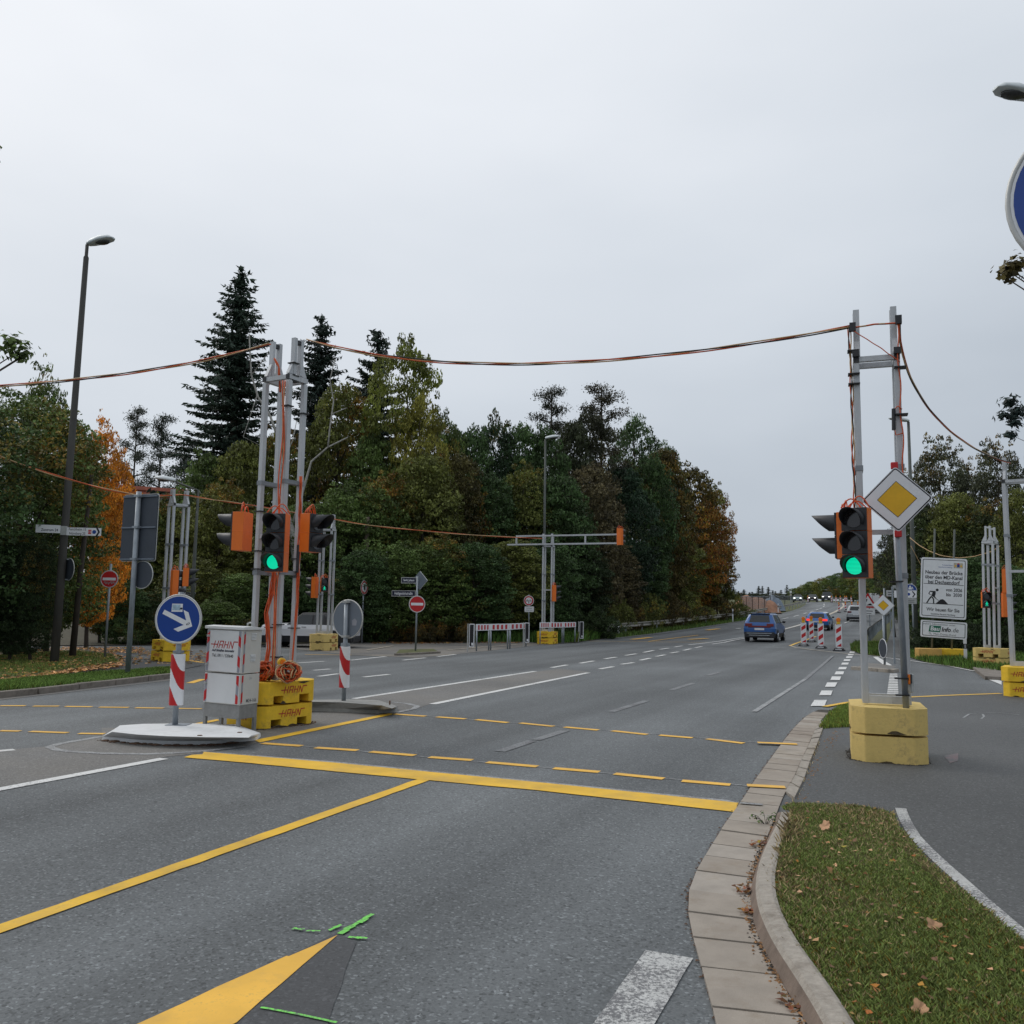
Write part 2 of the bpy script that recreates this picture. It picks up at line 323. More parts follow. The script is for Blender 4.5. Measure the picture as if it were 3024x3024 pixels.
# ------------------------------------------------------------------ mesh helpers
class MB:
    def __init__(s): s.v = []; s.f = []; s.m = []
    def add(s, vs, fs, m=0):
        o = len(s.v); s.v += [tuple(v) for v in vs]
        for f in fs: s.f.append(tuple(o+i for i in f)); s.m.append(m)
        return s
    def box(s, c, sz, m=0, rot=None):
        hx, hy, hz = sz[0]/2, sz[1]/2, sz[2]/2
        vs = [Vector((x, y, z)) for z in (-hz, hz) for y in (-hy, hy) for x in (-hx, hx)]
        if rot is not None: vs = [rot @ v for v in vs]
        vs = [v + Vector(c) for v in vs]
        return s.add(vs, [(0, 2, 3, 1), (4, 5, 7, 6), (0, 1, 5, 4), (2, 6, 7, 3), (0, 4, 6, 2), (1, 3, 7, 5)], m)
    def beam(s, p0, p1, w, h, m=0, up=Vector((0, 0, 1))):
        p0, p1 = Vector(p0), Vector(p1); d = (p1-p0).normalized()
        if abs(d.dot(up)) > .98: up = Vector((0, 1, 0))
        x = d.cross(up).normalized(); y = x.cross(d).normalized()
        vs = [p + x*a*w/2 + y*b*h/2 for p in (p0, p1) for b in (-1, 1) for a in (-1, 1)]
        return s.add(vs, [(0, 1, 3, 2), (4, 6, 7, 5), (0, 4, 5, 1), (2, 3, 7, 6), (0, 2, 6, 4), (1, 5, 7, 3)], m)
    def tube(s, pts, r, n=8, m=0, cap=True):
        pts = [Vector(p) for p in pts]; k = len(pts); rs = r if isinstance(r, (list, tuple)) else [r]*k
        o = len(s.v); prev = None
        for i, p in enumerate(pts):
            d = (pts[min(i+1, k-1)]-pts[max(i-1, 0)])
            if d.length < 1e-9: d = Vector((0, 0, 1))
            d.normalize()
            if prev is None:
                a = Vector((0, 0, 1)) if abs(d.z) < .9 else Vector((1, 0, 0)); x = d.cross(a).normalized()
            else:
                x = (prev - d*prev.dot(d)); x = x.normalized() if x.length > 1e-6 else d.orthogonal().normalized()
            prev = x; y = d.cross(x)
            for j in range(n):
                a = 2*math.pi*j/n; s.v.append(tuple(p + (x*math.cos(a)+y*math.sin(a))*rs[i]))
        for i in range(k-1):
            for j in range(n):
                s.f.append((o+i*n+j, o+i*n+(j+1) % n, o+(i+1)*n+(j+1) % n, o+(i+1)*n+j)); s.m.append(m)
        if cap:
            s.f.append(tuple(o+j for j in reversed(range(n)))); s.m.append(m)
            s.f.append(tuple(o+(k-1)*n+j for j in range(n))); s.m.append(m)
        return s
    def prism(s, poly, z0, z1, m=0, mt=None, top=True, bottom=True):
        n = len(poly); a = sum(poly[i][0]*poly[(i+1) % n][1]-poly[(i+1) % n][0]*poly[i][1] for i in range(n))
        if a < 0: poly = poly[::-1]
        vs = [(p[0], p[1], z0) for p in poly]+[(p[0], p[1], z1) for p in poly]
        s.add(vs, [(i, (i+1) % n, n+(i+1) % n, n+i) for i in range(n)], m)
        if top: s.add(vs[n:], [tuple(range(n))], m if mt is None else mt)
        if bottom: s.add(vs[:n], [tuple(reversed(range(n)))], m)
        return s
    def slab(s, poly, y0, y1, m=0, mf=None):
        """polygon in x,z extruded along y; front face (-y side, y0) may have its own material"""
        n = len(poly); a = sum(poly[i][0]*poly[(i+1) % n][1]-poly[(i+1) % n][0]*poly[i][1] for i in range(n))
        if a < 0: poly = poly[::-1]
        f = [(p[0], y0, p[1]) for p in poly]; b = [(p[0], y1, p[1]) for p in poly]
        s.add(f, [tuple(range(n))], m if mf is None else mf); s.add(b, [tuple(reversed(range(n)))], m)
        s.add(f+b, [(i, n+i, n+(i+1) % n, (i+1) % n) for i in range(n)], m)
        return s
    def ell(s, c, r, nu=12, nv=8, m=0):
        vs = []; c = Vector(c)
        for i in range(nv+1):
            th = math.pi*i/nv
            for j in range(nu):
                ph = 2*math.pi*j/nu; vs.append((c.x+r[0]*math.sin(th)*math.cos(ph), c.y+r[1]*math.sin(th)*math.sin(ph), c.z+r[2]*math.cos(th)))
        fs = [(i*nu+j, (i+1)*nu+j, (i+1)*nu+(j+1) % nu, i*nu+(j+1) % nu) for i in range(nv) for j in range(nu)]
        return s.add(vs, fs, m)
    def build(s, name, mats, parent=None, smooth=False, loc=None, rz=None, rot=None, bevel=0):
        me = bpy.data.meshes.new(name); me.from_pydata(s.v, [], s.f)
        if isinstance(mats, str): mats = [mats]
        for k in mats: me.materials.append(MATS[k])
        me.polygons.foreach_set('material_index', s.m)
        if smooth: me.polygons.foreach_set('use_smooth', [True]*len(s.f))
        me.validate(); me.update()
        o = bpy.data.objects.new(name, me); COL.objects.link(o)
        if parent: o.parent = parent
        if loc is not None: o.location = loc
        if rz is not None: o.rotation_euler = (0, 0, rz)
        if rot is not None: o.rotation_euler = rot
        if bevel:
            b = o.modifiers.new('bevel', 'BEVEL'); b.width = bevel; b.segments = 2; b.limit_method = 'ANGLE'; b.angle_limit = R(40)
        return o
def tag(o, label=None, cat=None, group=None, kind=None):
    if label: o['label'] = label
    if cat: o['category'] = cat
    if group: o['group'] = group
    if kind: o['kind'] = kind
    return o
def thing(name, label, cat, loc=(0, 0, 0), rz=0, group=None, rot=None):
    o = bpy.data.objects.new(name, None); COL.objects.link(o); o.location = loc
    o.rotation_euler = rot if rot is not None else (0, 0, rz); o.empty_display_size = .2
    tag(o, label, cat, group); return o
def copy_tree(o, parent=None):
    c = o.copy(); COL.objects.link(c)
    if parent: c.parent = parent
    for ch in list(o.children): copy_tree(ch, c)
    return c
def tolocal(root, P):
    m = Matrix.Translation(root.location) @ root.rotation_euler.to_matrix().to_4x4()
    return m.inverted() @ Vector(P)
def circ(r, n=32, cx=0, cz=0, a0=0):
    return [(cx+r*math.cos(2*math.pi*i/n+a0), cz+r*math.sin(2*math.pi*i/n+a0)) for i in range(n)]
def rrect(w, h, r=.03, cx=0, cz=0, n=4):
    pts = []
    for sx, sz, a in ((1, 1, 0), (-1, 1, 90), (-1, -1, 180), (1, -1, 270)):
        for k in range(n+1):
            t = R(a+90*k/n); pts.append((cx+sx*(w/2-r)+r*math.cos(t), cz+sz*(h/2-r)+r*math.sin(t)))
    return pts
def clip(poly, a, b, c):
    """keep a*x+b*y<=c"""
    o = []; n = len(poly)
    for i in range(n):
        p, q = poly[i], poly[(i+1) % n]; dp, dq = a*p[0]+b*p[1]-c, a*q[0]+b*q[1]-c
        if dp <= 0: o.append(p)
        if dp*dq < 0: t = dp/(dp-dq); o.append((p[0]+t*(q[0]-p[0]), p[1]+t*(q[1]-p[1])))
    return o
def stripe_polys(rect, ang, w, off=0):
    a, b = math.cos(ang), math.sin(ang); out = []
    vals = [a*p[0]+b*p[1] for p in rect]; lo, hi = min(vals), max(vals)
    k = math.floor((lo-off)/w)
    while off+k*w < hi:
        if k % 2 == 0:
            p = clip(rect, a, b, off+(k+1)*w); p = clip(p, -a, -b, -(off+k*w)) if p else p
            if len(p) > 2: out.append(p)
        k += 1
    return out
def stroke(pts, w):
    """polyline to quads"""
    o = []
    for (x0, y0), (x1, y1) in zip(pts, pts[1:]):
        d = math.hypot(x1-x0, y1-y0)
        if d < 1e-6: continue
        ux, uy = (x1-x0)/d, (y1-y0)/d; nx, ny = -uy*w/2, ux*w/2
        x0 -= ux*w*.3; y0 -= uy*w*.3; x1 += ux*w*.3; y1 += uy*w*.3
        o.append([(x0+nx, y0+ny), (x0-nx, y0-ny), (x1-nx, y1-ny), (x1+nx, y1+ny)])
    return o
def decal(name, layers, parent, loc=(0, 0, 0), rz=0, rot=None, step=.0012, y0=-.001, single=False):
    """layers: list of (list of polygons, material); each layer step further out along local -y"""
    mb = MB(); mats = []
    k = 0
    for polys, mat in layers:
        if mat not in mats: mats.append(mat)
        mi = mats.index(mat)
        for p in polys:
            a = sum(p[i][0]*p[(i+1) % len(p)][1]-p[(i+1) % len(p)][0]*p[i][1] for i in range(len(p)))
            if a < 0: p = p[::-1]
            y = y0-step*k
            mb.add([(q[0], y, q[1]) for q in p], [tuple(range(len(p)))], mi); k += (0.02 if len(polys) > 1 else 0)
        k += 1
    return mb.build(name, mats, parent, loc=loc, rz=rz, rot=rot)
def text(s, size, mat, parent, loc=(0, 0, 0), rz=0, name='lettering', align='CENTER', shear=0, bold=0, sx=1.0):
    cu = bpy.data.curves.new('t', 'FONT'); cu.body = s; cu.size = size; cu.align_x = align; cu.align_y = 'CENTER'; cu.shear = shear; cu.offset = bold; cu.resolution_u = 3
    tmp = bpy.data.objects.new('t', cu); COL.objects.link(tmp)
    dg = bpy.context.evaluated_depsgraph_get(); me = bpy.data.meshes.new_from_object(tmp.evaluated_get(dg))
    bpy.data.objects.remove(tmp); bpy.data.curves.remove(cu)
    me.name = name; me.materials.clear(); me.materials.append(MATS[mat])
    for p in me.polygons: p.material_index = 0
    o = bpy.data.objects.new(name, me); COL.objects.link(o); o.parent = parent; o.location = loc
    o.rotation_euler = (R(90), 0, rz); o.scale = (sx, 1, 1)
    return o
# ------------------------------------------------------------------ setting: ground, roads, markings
def struct(o): o['kind'] = 'structure'; return o
def flat(name, pts, mat, z=0.0, parent=None, kind=None):
    """horizontal sheet through world points (x, y)"""
    n = len(pts); a = sum(pts[i][0]*pts[(i+1) % n][1]-pts[(i+1) % n][0]*pts[i][1] for i in range(n))
    if a < 0: pts = pts[::-1]
    mb = MB(); mb.add([(p[0], p[1], z) for p in pts], [tuple(range(n))])
    o = mb.build(name, mat, parent)
    if kind: o['kind'] = kind
    return o
def P2(pts): return [tuple(G(x, y)[:2]) for x, y in pts]
def resample(pts, n=None, step=None):
    pts = [Vector(p) for p in pts]; d = [0]
    for a, b in zip(pts, pts[1:]): d.append(d[-1]+(b-a).length)
    L = d[-1]
    if n is None: n = max(2, int(L/step)+1)
    out = []; j = 0
    for i in range(n):
        t = L*i/(n-1)
        while j < len(d)-2 and d[j+1] < t: j += 1
        k = (t-d[j])/max(1e-9, d[j+1]-d[j]); out.append(pts[j].lerp(pts[j+1], k))
    return out
def ribbon(name, left, right, mat, dz, parent=None, n=160, lat=8, kind=None):
    L, Rr = resample(left, n), resample(right, n); mb = MB(); vs = []
    for a, b in zip(L, Rr):
        for j in range(lat+1):
            p = a.lerp(b, j/lat); vs.append((p.x, p.y, T(p.x, p.y)+dz))
    fs = [(i*(lat+1)+j, i*(lat+1)+j+1, (i+1)*(lat+1)+j+1, (i+1)*(lat+1)+j) for i in range(n-1) for j in range(lat)]
    mb.add(vs, fs); o = mb.build(name, mat, parent)
    if kind: o['kind'] = kind
    return o

# base ground reaching the horizon, rising with the road
mb = MB(); ss = sorted(set([-400, -60, 0, 30, 48, 54] + list(range(60, 320, 10)) + [80, 96, 216, 235, 400, 800, 2200])); tt = [-2000, -400, -100, 0, 100, 400, 2000]
vs = []
for s_ in ss:
    for t_ in tt:
        p = st(s_, t_); vs.append((p.x, p.y, float(np.interp(s_, TS, TZ))-.06))
k = len(tt)
mb.add(vs, [(i*k+j, i*k+j+1, (i+1)*k+j+1, (i+1)*k+j) for i in range(len(ss)-1) for j in range(k-1)])
ground = struct(mb.build('ground', 'grass_base'))

road = struct(flat('road', [tuple(st(a, b)[:2]) for a, b in ((-30, -75), (47.5, -75), (47.5, 48), (-30, 48))], 'asphalt', 0.0))
far_road = ribbon('far_carriageway',
    [G(*p) for p in ((1699, 1897), (1770, 1889), (1861, 1879), (1962, 1866), (2107, 1846), (2194, 1833), (2250, 1820), (2302, 1812), (2338, 1804), (2364, 1795), (2379, 1785), (2380, 1778))] + [G(2350, 1777)],
    [G(*p) for p in ((2512, 1922), (2522, 1905), (2558, 1872), (2586, 1847), (2610, 1826), (2622, 1812), (2632, 1802), (2630, 1794), (2600, 1786), (2560, 1780), (2530, 1778))]+[G(2490, 1777)],
    'asphalt', .006, n=260, lat=10, kind='structure')

# forest floor on the far left side of the junction and beyond the hedge
pts = P2([(-900, 1918), (0, 1909), (600, 1905), (780, 1905), (1000, 1899), (1070, 1897), (1240, 1899), (1400, 1897), (1560, 1895), (1600, 1902), (1699, 1899), (1770, 1889), (1800, 1886)])
pts += [tuple(st(54, -20)[:2]), tuple(st(60, -200)[:2]), tuple(st(-60, -200)[:2])]
forest_floor = struct(flat('forest_floor', pts, 'forest_floor', .03))
# dusty pavement between the barriers and the hedge
pav = struct(flat('pavement', P2([(1040, 1935), (1230, 1943), (1384, 1929), (1558, 1909), (1640, 1903), (1600, 1899), (1400, 1893), (1070, 1894), (900, 1900), (780, 1908)]), 'asphalt_dusty', .008))
# grass strip in front of the left hedge with its bed of leaves
bed = struct(flat('leaf_bed', P2([(-700, 1985), (0, 2013), (100, 1999), (250, 1977), (352, 1962), (368, 1950), (330, 1934), (240, 1922), (150, 1925), (-700, 1915)]), 'grass_base', .045))
lverge = struct(flat('grass_verge', P2([(-900, 2050), (0, 2022), (200, 2006), (370, 1995), (508, 1984), (512, 1999), (430, 2007), (250, 2022), (0, 2050), (-900, 2140)]), 'grass_base', .07))
lpath = struct(flat('cycle_path', P2([(-900, 2050), (0, 2022), (200, 2006), (370, 1995), (508, 1984), (600, 1965), (370, 1955), (352, 1962), (250, 1977), (100, 1999), (0, 2013), (-900, 2040)]), 'asphalt_path', .012))

# right-hand pavement and cycle path asphalt (near)
edge_in = [(2450, 3060), (2405, 2985), (2360, 2915), (2300, 2840), (2262, 2765), (2235, 2690), (2229, 2640), (2232, 2590), (2246, 2540), (2274, 2485), (2292, 2450), (2300, 2410), (2318, 2362), (2345, 2364), (2376, 2302), (2392, 2254), (2413, 2201), (2425, 2158), (2440, 2120), (2477, 2090)]
pts = P2(edge_in + [(2562, 2073), (2684, 2062), (2956, 2051), (3500, 2030)]); pts += [tuple(st(9, 40)[:2]), tuple(st(-25, 40)[:2]), tuple(st(-25, 2.2)[:2])]
path_right = struct(flat('footway', pts, 'asphalt_path', .010))
# right verge and slope
rv1 = struct(flat('right_verge', P2([(2512, 1921), (2524, 1903), (2618, 1903), (2612, 1935), (2598, 1940), (2540, 1932)]), 'grass_base', .03))
pts = P2([(2686, 1908), (2684, 1942), (2740, 1959), (2861, 1978), (3024, 2002), (3700, 2080)]); pts += [tuple(st(20, 150)[:2]), tuple(st(54, 150)[:2]), tuple(st(54, 22)[:2])]
rv2 = struct(flat('right_bank', pts, 'grass_base', .03))
rpath = ribbon('far_cycle_path', [G(*p) for p in ((2598, 1942), (2618, 1903), (2632, 1860), (2642, 1830), (2650, 1806))], [G(*p) for p in ((2686, 1944), (2687, 1905), (2682, 1862), (2680, 1832), (2676, 1808))], 'asphalt_path', .012, n=60, lat=3, kind='structure')
# paved island corner on the right
ci = struct(flat('paved_corner', P2([(2880, 1979), (2917, 2008), (3060, 2012), (3200, 2010), (3080, 1985), (2990, 1978)]), 'kerb_grey', .09))
mb = MB(); q = [G(*p) for p in ((2880, 1979), (2917, 2008), (2960, 2010))]
for a, b in zip(q, q[1:]): mb.beam(a+Vector((0, 0, .045)), b+Vector((0, 0, .045)), .12, .10)
mb.build('kerb_stone', 'kerb_grey', ci)

# ---- near right gutter: slabs, raised kerb, cobble edge
gl = [(2150, 3180), (2114, 3024), (2093, 2927), (2069, 2858), (2045, 2768), (2026, 2700), (2025, 2636), (2058, 2572), (2085, 2530), (2122, 2466), (2159, 2413), (2207, 2344), (2233, 2302), (2276, 2244), (2307, 2201), (2339, 2159), (2371, 2125), (2403, 2103), (2422, 2094)]
gr = [(2455, 3180), (2384, 3040), (2345, 2965), (2300, 2900), (2262, 2830), (2232, 2765), (2215, 2700), (2214, 2650), (2223, 2600), (2240, 2545), (2262, 2490), (2284, 2440), (2298, 2395), (2318, 2345), (2346, 2300), (2364, 2256), (2385, 2212), (2404, 2165), (2424, 2130), (2450, 2104), (2462, 2096)]
GL, GR = [G(*p) for p in gl], [G(*p) for p in gr]
def smooth(P, w=22):
    n = len(P); return [sum((P[min(n-1, max(0, j))] for j in range(i-w, i+w+1)), Vector())/(2*w+1) if w <= i < n-w else P[i] for i in range(n)]
A_, B_ = smooth(resample(GL, 600)), smooth(resample(GR, 600))
gutter = struct(flat('gutter', [tuple(p[:2]) for p in A_[::6]]+[tuple(p[:2]) for p in reversed(B_[::6])], 'joint_dirt', .004))
def along(pts, frac):
    return resample(pts, 400)[min(399, max(0, int(frac*399)))]
LL = sum((b-a).length for a, b in zip(GL, GL[1:])); LR = sum((b-a).length for a, b in zip(GR, GR[1:]))
# joint rows follow the photograph: read on the left edge
jl = [3110, 2985, 2864, 2774, 2700, 2634, 2578, 2533, 2496, 2458, 2427, 2398, 2372, 2345, 2323, 2304, 2288, 2273, 2257, 2242, 2228, 2215, 2202, 2190, 2179, 2169, 2160, 2151, 2143, 2135, 2128, 2121, 2115, 2109, 2104]
def proj(P):
    v = P-CAM; k = v.dot(_F); return 1512+FPX*v.dot(_R)/k, 1512-FPX*v.dot(_U)/k
PA, PB = [proj(p) for p in A_], [proj(p) for p in B_]
def at_row(PX_, W_, row):
    j = min(range(len(PX_)), key=lambda i: abs(PX_[i][1]-row)); return W_[j]
rows = []
for y in jl:
    a = at_row(PA, A_, y); off = 26 if y > 2600 else 20*(y-2090)/510+3
    b = at_row(PB, B_, y+off); rows.append((a, b))
for (a0, b0), (a1, b1) in zip(rows, rows[1:]):
    L_ = (a1-a0).length
    if L_ < .05: continue
    g = .009/L_; zt = .016+random.uniform(-.003, .003)
    q = [a0.lerp(a1, g), b0.lerp(b1, g), b1.lerp(b0, 0).lerp(b0, g), a1.lerp(a0, g)]
    q[1] = q[1].lerp(q[0], .012); q[2] = q[2].lerp(q[3], .012)
    mb = MB(); mb.prism([tuple(v[:2]) for v in q], .0, zt); mb.build('slab', random.choice(['slab', 'slab', 'slab_dark', 'slab_pale']), gutter, bevel=.006)
# kerb: face and top follow the curve, fading out at the grass tip
kf = [(2455, 3180), (2384, 3040), (2345, 2965), (2300, 2900), (2262, 2830), (2232, 2765), (2215, 2700), (2214, 2650), (2223, 2600), (2240, 2545), (2262, 2490), (2284, 2440), (2298, 2400)]
KF = smooth(resample([G(*p) for p in kf], 240), 14)[::4]+[]
KF = resample(KF, 60)
kerb_parent = thing('raised_kerb', 'curved beige concrete kerb between gutter slabs and the near grass island', 'kerb')
def off_right(P, i, d):
    t = (KF[min(i+1, 59)]-KF[max(i-1, 0)]).normalized(); n = Vector((t.y, -t.x, 0)); return P+n*d
def kh(i): return .088*min(1, max(0.12, (59-i)/26))
seg = 0
bounds = [0, 7, 14, 21, 29, 37, 46, 59]
for b0, b1 in zip(bounds, bounds[1:]):
    mb = MB(); vs = []
    for i in range(b0, b1+1):
        P = KF[i]; h = kh(i)
        e0 = .004 if i == b0 else 0
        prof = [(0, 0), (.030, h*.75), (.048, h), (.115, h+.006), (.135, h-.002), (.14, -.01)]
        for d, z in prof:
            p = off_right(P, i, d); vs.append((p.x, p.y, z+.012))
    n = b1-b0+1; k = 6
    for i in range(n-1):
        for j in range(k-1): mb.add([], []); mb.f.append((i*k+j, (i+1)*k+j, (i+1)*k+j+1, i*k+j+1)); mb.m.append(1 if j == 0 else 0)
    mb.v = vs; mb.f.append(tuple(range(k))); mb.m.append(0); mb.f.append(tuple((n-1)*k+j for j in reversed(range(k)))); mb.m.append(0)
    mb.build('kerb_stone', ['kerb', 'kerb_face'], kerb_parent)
# cobble edge beyond
ca = resample([G(*p) for p in ((2318, 2345), (2346, 2300), (2364, 2256), (2385, 2212), (2404, 2165), (2418, 2138))], 13)
cb_ = resample([G(*p) for p in ((2345, 2366), (2376, 2302), (2392, 2256), (2413, 2203), (2429, 2158), (2438, 2130))], 13)
for i in range(12):
    g = .06; q = [ca[i].lerp(ca[i+1], g).lerp(cb_[i], .04), cb_[i].lerp(cb_[i+1], g), cb_[i+1].lerp(cb_[i], g), ca[i+1].lerp(ca[i], g).lerp(cb_[i+1], .04)]
    mb = MB(); mb.prism([tuple(v[:2]) for v in q], 0, .022+random.uniform(0, .008)); mb.build('cobble', 'kerb', gutter, bevel=.005)

# near grass island
isl = [(2310, 2384), (2340, 2372), (2424, 2373), (2530, 2378), (2599, 2391), (2641, 2405), (2654, 2438), (2691, 2480), (2728, 2528), (2770, 2566), (2813, 2604), (2871, 2652), (2935, 2705), (2982, 2752), (3060, 2810), (3300, 2980)]
ISL = [tuple(G(x, y, zc=.08)[:2]) for x, y in isl]
back = [tuple(off_right(KF[i], i, .135)[:2]) for i in range(0, 57, 4)]
ISLP = ISL + [tuple(G(2700, 3400)[:2])] + back
island = struct(flat('grass_island', ISLP, 'grass_base', .075))
# left far kerb stones
lk = resample([G(*p) for p in ((-420, 2106), (0, 2062), (80, 2054), (250, 2034), (430, 2013), (512, 2003))], step=.98)
lkp = thing('roadside_kerb', 'weathered grey kerb along the far left grass verge', 'kerb')
for a, b in zip(lk, lk[1:]):
    d = (b-a).normalized(); mb = MB()
    mb.beam(a+d*.012+Vector((0, .06, .05+random.uniform(-.006, .006))), b-d*.012+Vector((0, .06, .05+random.uniform(-.006, .006))), .13, .13)
    mb.build('kerb_stone', 'kerb_grey', lkp, bevel=.012)
struct(flat('dirt_edge', P2([(-400, 2112), (0, 2068), (250, 2040), (430, 2019), (512, 2009), (512, 2003), (430, 2013), (250, 2034), (0, 2062), (-400, 2104)]), 'asphalt_dusty', .006))
# low kerb of the corner with the no-entry sign
mb = MB(); q = [G(*p) for p in ((1168, 1937), (1230, 1934), (1296, 1930))]
cor = thing('corner_kerb', 'low worn kerb of the corner island under the street name signs', 'kerb')
for a, b in zip(q, q[1:]):
    for i in range(2):
        mb = MB(); mb.beam(a.lerp(b, i/2+.01)+Vector((0, .05, .03)), a.lerp(b, i/2+.49)+Vector((0, .05, .03)), .16, .09); mb.build('kerb_stone', 'kerb_grey', cor)
struct(flat('corner_island', P2([(1168, 1935), (1296, 1929), (1280, 1920), (1180, 1922)]), 'grass_base', .05))
# refuge triangle on the right
mb = MB(); q = [G(*p) for p in ((2520, 1978), (2560, 1981), (2600, 1984), (2634, 1987), (2652, 1985))]
rk = thing('refuge_kerb', 'low beige kerb of the small refuge behind the traffic light mast', 'kerb')
for a, b in zip(q, q[1:]):
    mb = MB(); mb.beam(a+Vector((0, .06, .04)), b+Vector((-.02, .06, .04)), .16, .11); mb.build('kerb_stone', 'kerb', rk, bevel=.01)
struct(flat('refuge_surface', P2([(2535, 1979), (2560, 1980), (2634, 1985), (2645, 1976), (2600, 1968), (2545, 1966)]), 'asphalt_dusty', .085))

# ---- markings (flat paint, all real sheets a few mm up)
def mark(name, pts, mat, z=.006, ext=None):
    w0 = P2(pts) + ([tuple(p) for p in ext] if ext else []); w = []
    for i, p in enumerate(w0):
        q = w0[(i+1) % len(w0)]; d = math.hypot(q[0]-p[0], q[1]-p[1]); k = int(min(60, d/.16)) if p[1] < 16 else 0; w.append(p)
        for j in range(1, k): w.append((p[0]+(q[0]-p[0])*j/k+random.gauss(0, .003), p[1]+(q[1]-p[1])*j/k+random.gauss(0, .003)))
    if (sum((proj(Vector((x, y, 0)))[1] < 1925) for x, y in w)): z = max(z, .022)
    return flat(name, w, mat, z, road)
def line(name, a, b, w, mat, z=.006):
    p, q = G(*a), G(*b); d = (q-p); d.z = 0; d.normalize(); n = Vector((-d.y, d.x, 0))*w/2
    mb = MB(); z1 = T(p.x, p.y)+z+(.012 if p.y > 30 else 0)+(.03 if p.z > .02 else 0); z2 = T(q.x, q.y)+z+(.012 if q.y > 30 else 0)+(.03 if q.z > .02 else 0)
    k = max(1, int((q-p).length/3)); vs = []
    for i in range(k+1):
        c = p.lerp(q, i/k); zz = T(c.x, c.y)+z+(.012 if c.y > 30 else 0)+(.02 if T(c.x, c.y) > .02 else 0)
        vs += [(c.x-n.x, c.y-n.y, zz), (c.x+n.x, c.y+n.y, zz)]
    mb.add(vs, [(2*i, 2*i+2, 2*i+3, 2*i+1) if False else (2*i+1, 2*i, 2*i+2, 2*i+3) for i in range(k)])
    return mb.build(name, mat, road)
def poly(name, pts, w, mat, z=.006, px=True):
    q = [G(*p) for p in pts] if px else pts
    if max(p.y for p in q) > 25: z = max(z, .020)
    L = []; Rr = []
    for i, p in enumerate(q):
        t = (q[min(i+1, len(q)-1)]-q[max(i-1, 0)]); t.z = 0; t.normalize(); n = Vector((-t.y, t.x, 0))*w/2
        L.append(p+n); Rr.append(p-n)
    return ribbon(name, L, Rr, mat, z, road, n=max(12, len(q)*8), lat=1)
mark('stop_line', [(602, 2222), (1000, 2255), (1600, 2313), (2181, 2373), (2178, 2380), (2170, 2400), (1600, 2337), (1000, 2281), (739, 2255), (543, 2238), (566, 2231), (598, 2229)], 'paint_yellow', .007)
mark('white_residue', [(598, 2219), (1000, 2251), (1600, 2309), (2150, 2364), (2181, 2373), (1600, 2315), (1000, 2257), (602, 2224)], 'paint_white_old', .005)
mark('lane_line', [(0, 2732), (1000, 2384), (1232, 2303), (1270, 2305), (1000, 2402), (0, 2759), (-500, 2935), (-500, 2900)], 'paint_yellow', .006)
mark('guide_line', [(752, 2187), (1143, 2108), (1174, 2108), (766, 2194)], 'paint_yellow')
mark('guide_line', [(560, 2140), (640, 2125), (650, 2128), (572, 2144)], 'paint_yellow')
arrow_a, arrow_b = G(416, 3024), G(699, 3024); da = (G(416, 3024)-G(851, 2826)).normalized(); db = (G(699, 3024)-G(997, 2765)).normalized()
mark('yellow_arrow', [(997, 2765), (853, 2828), (846, 2827), (416, 3024)], 'paint_yellow_line', .007, ext=[tuple((arrow_a+da*.5)[:2]), tuple((arrow_b+da*.35)[:2]), tuple(arrow_b[:2])])
mark('sealed_patch', [(1000, 2758), (1052, 2785), (1019, 2868), (969, 3024), (950, 3110), (640, 3110), (850, 2826)], 'asphalt_seal', .004)
mark('sealed_patch', [(880, 2812), (1000, 2752), (1010, 2766), (860, 2835), (640, 2930), (620, 2925)], 'asphalt_seal', .003)
for a, b, w in (((863, 2745), (894, 2750), .022), ((904, 2753), (944, 2756), .016), ((972, 2751), (1006, 2738), .022), ((1003, 2761), (1096, 2708), .03), ((1028, 2770), (1081, 2778), .024)):
    [line('spray_mark', (a[0]+(b[0]-a[0])*k/5+random.uniform(-2, 2), a[1]+(b[1]-a[1])*k/5+random.uniform(-1.5, 1.5)), (a[0]+(b[0]-a[0])*(k+1.25)/5, a[1]+(b[1]-a[1])*(k+1.25)/5+random.uniform(-1.5, 1.5)), w*random.uniform(.5, 1.15), 'spray_green', .008+.0006*k) for k in range(5)]
poly('spray_mark', [(770, 2981), (850, 2995), (930, 3012), (994, 3026)], .014, 'spray_green', .009)
mark('spray_mark', [(2790, 2235), (2830, 2228), (2830, 2250), (2805, 2258)], 'spray_red', .014)
rowN = [(775, 2196, 891, 2204), (932, 2209, 1056, 2217), (1094, 2221, 1225, 2232), (1268, 2237, 1395, 2246), (1438, 2252, 1587, 2265), (1635, 2270, 1770, 2281), (1815, 2286, 1960, 2301), (2014, 2307, 2157, 2319), (2206, 2326, 2319, 2332)]
rowF = [(1156, 2109, 1257, 2116), (1290, 2118, 1375, 2124), (1406, 2126, 1500, 2135), (1536, 2136, 1635, 2146), (1667, 2148, 1767, 2157), (1808, 2159, 1911, 2170), (1948, 2172, 2045, 2180), (2088, 2183, 2196, 2196), (2237, 2198, 2354, 2203)]
rowL = [(-100, 2084, -22, 2085), (0, 2085, 75, 2085), (98, 2086, 174, 2086), (193, 2087, 272, 2088), (293, 2089, 380, 2090), (400, 2091, 484, 2092), (526, 2093, 595, 2094)]
rowM = [(-140, 2156, -40, 2158), (0, 2159, 60, 2160), (89, 2161, 200, 2165), (233, 2167, 308, 2168)]
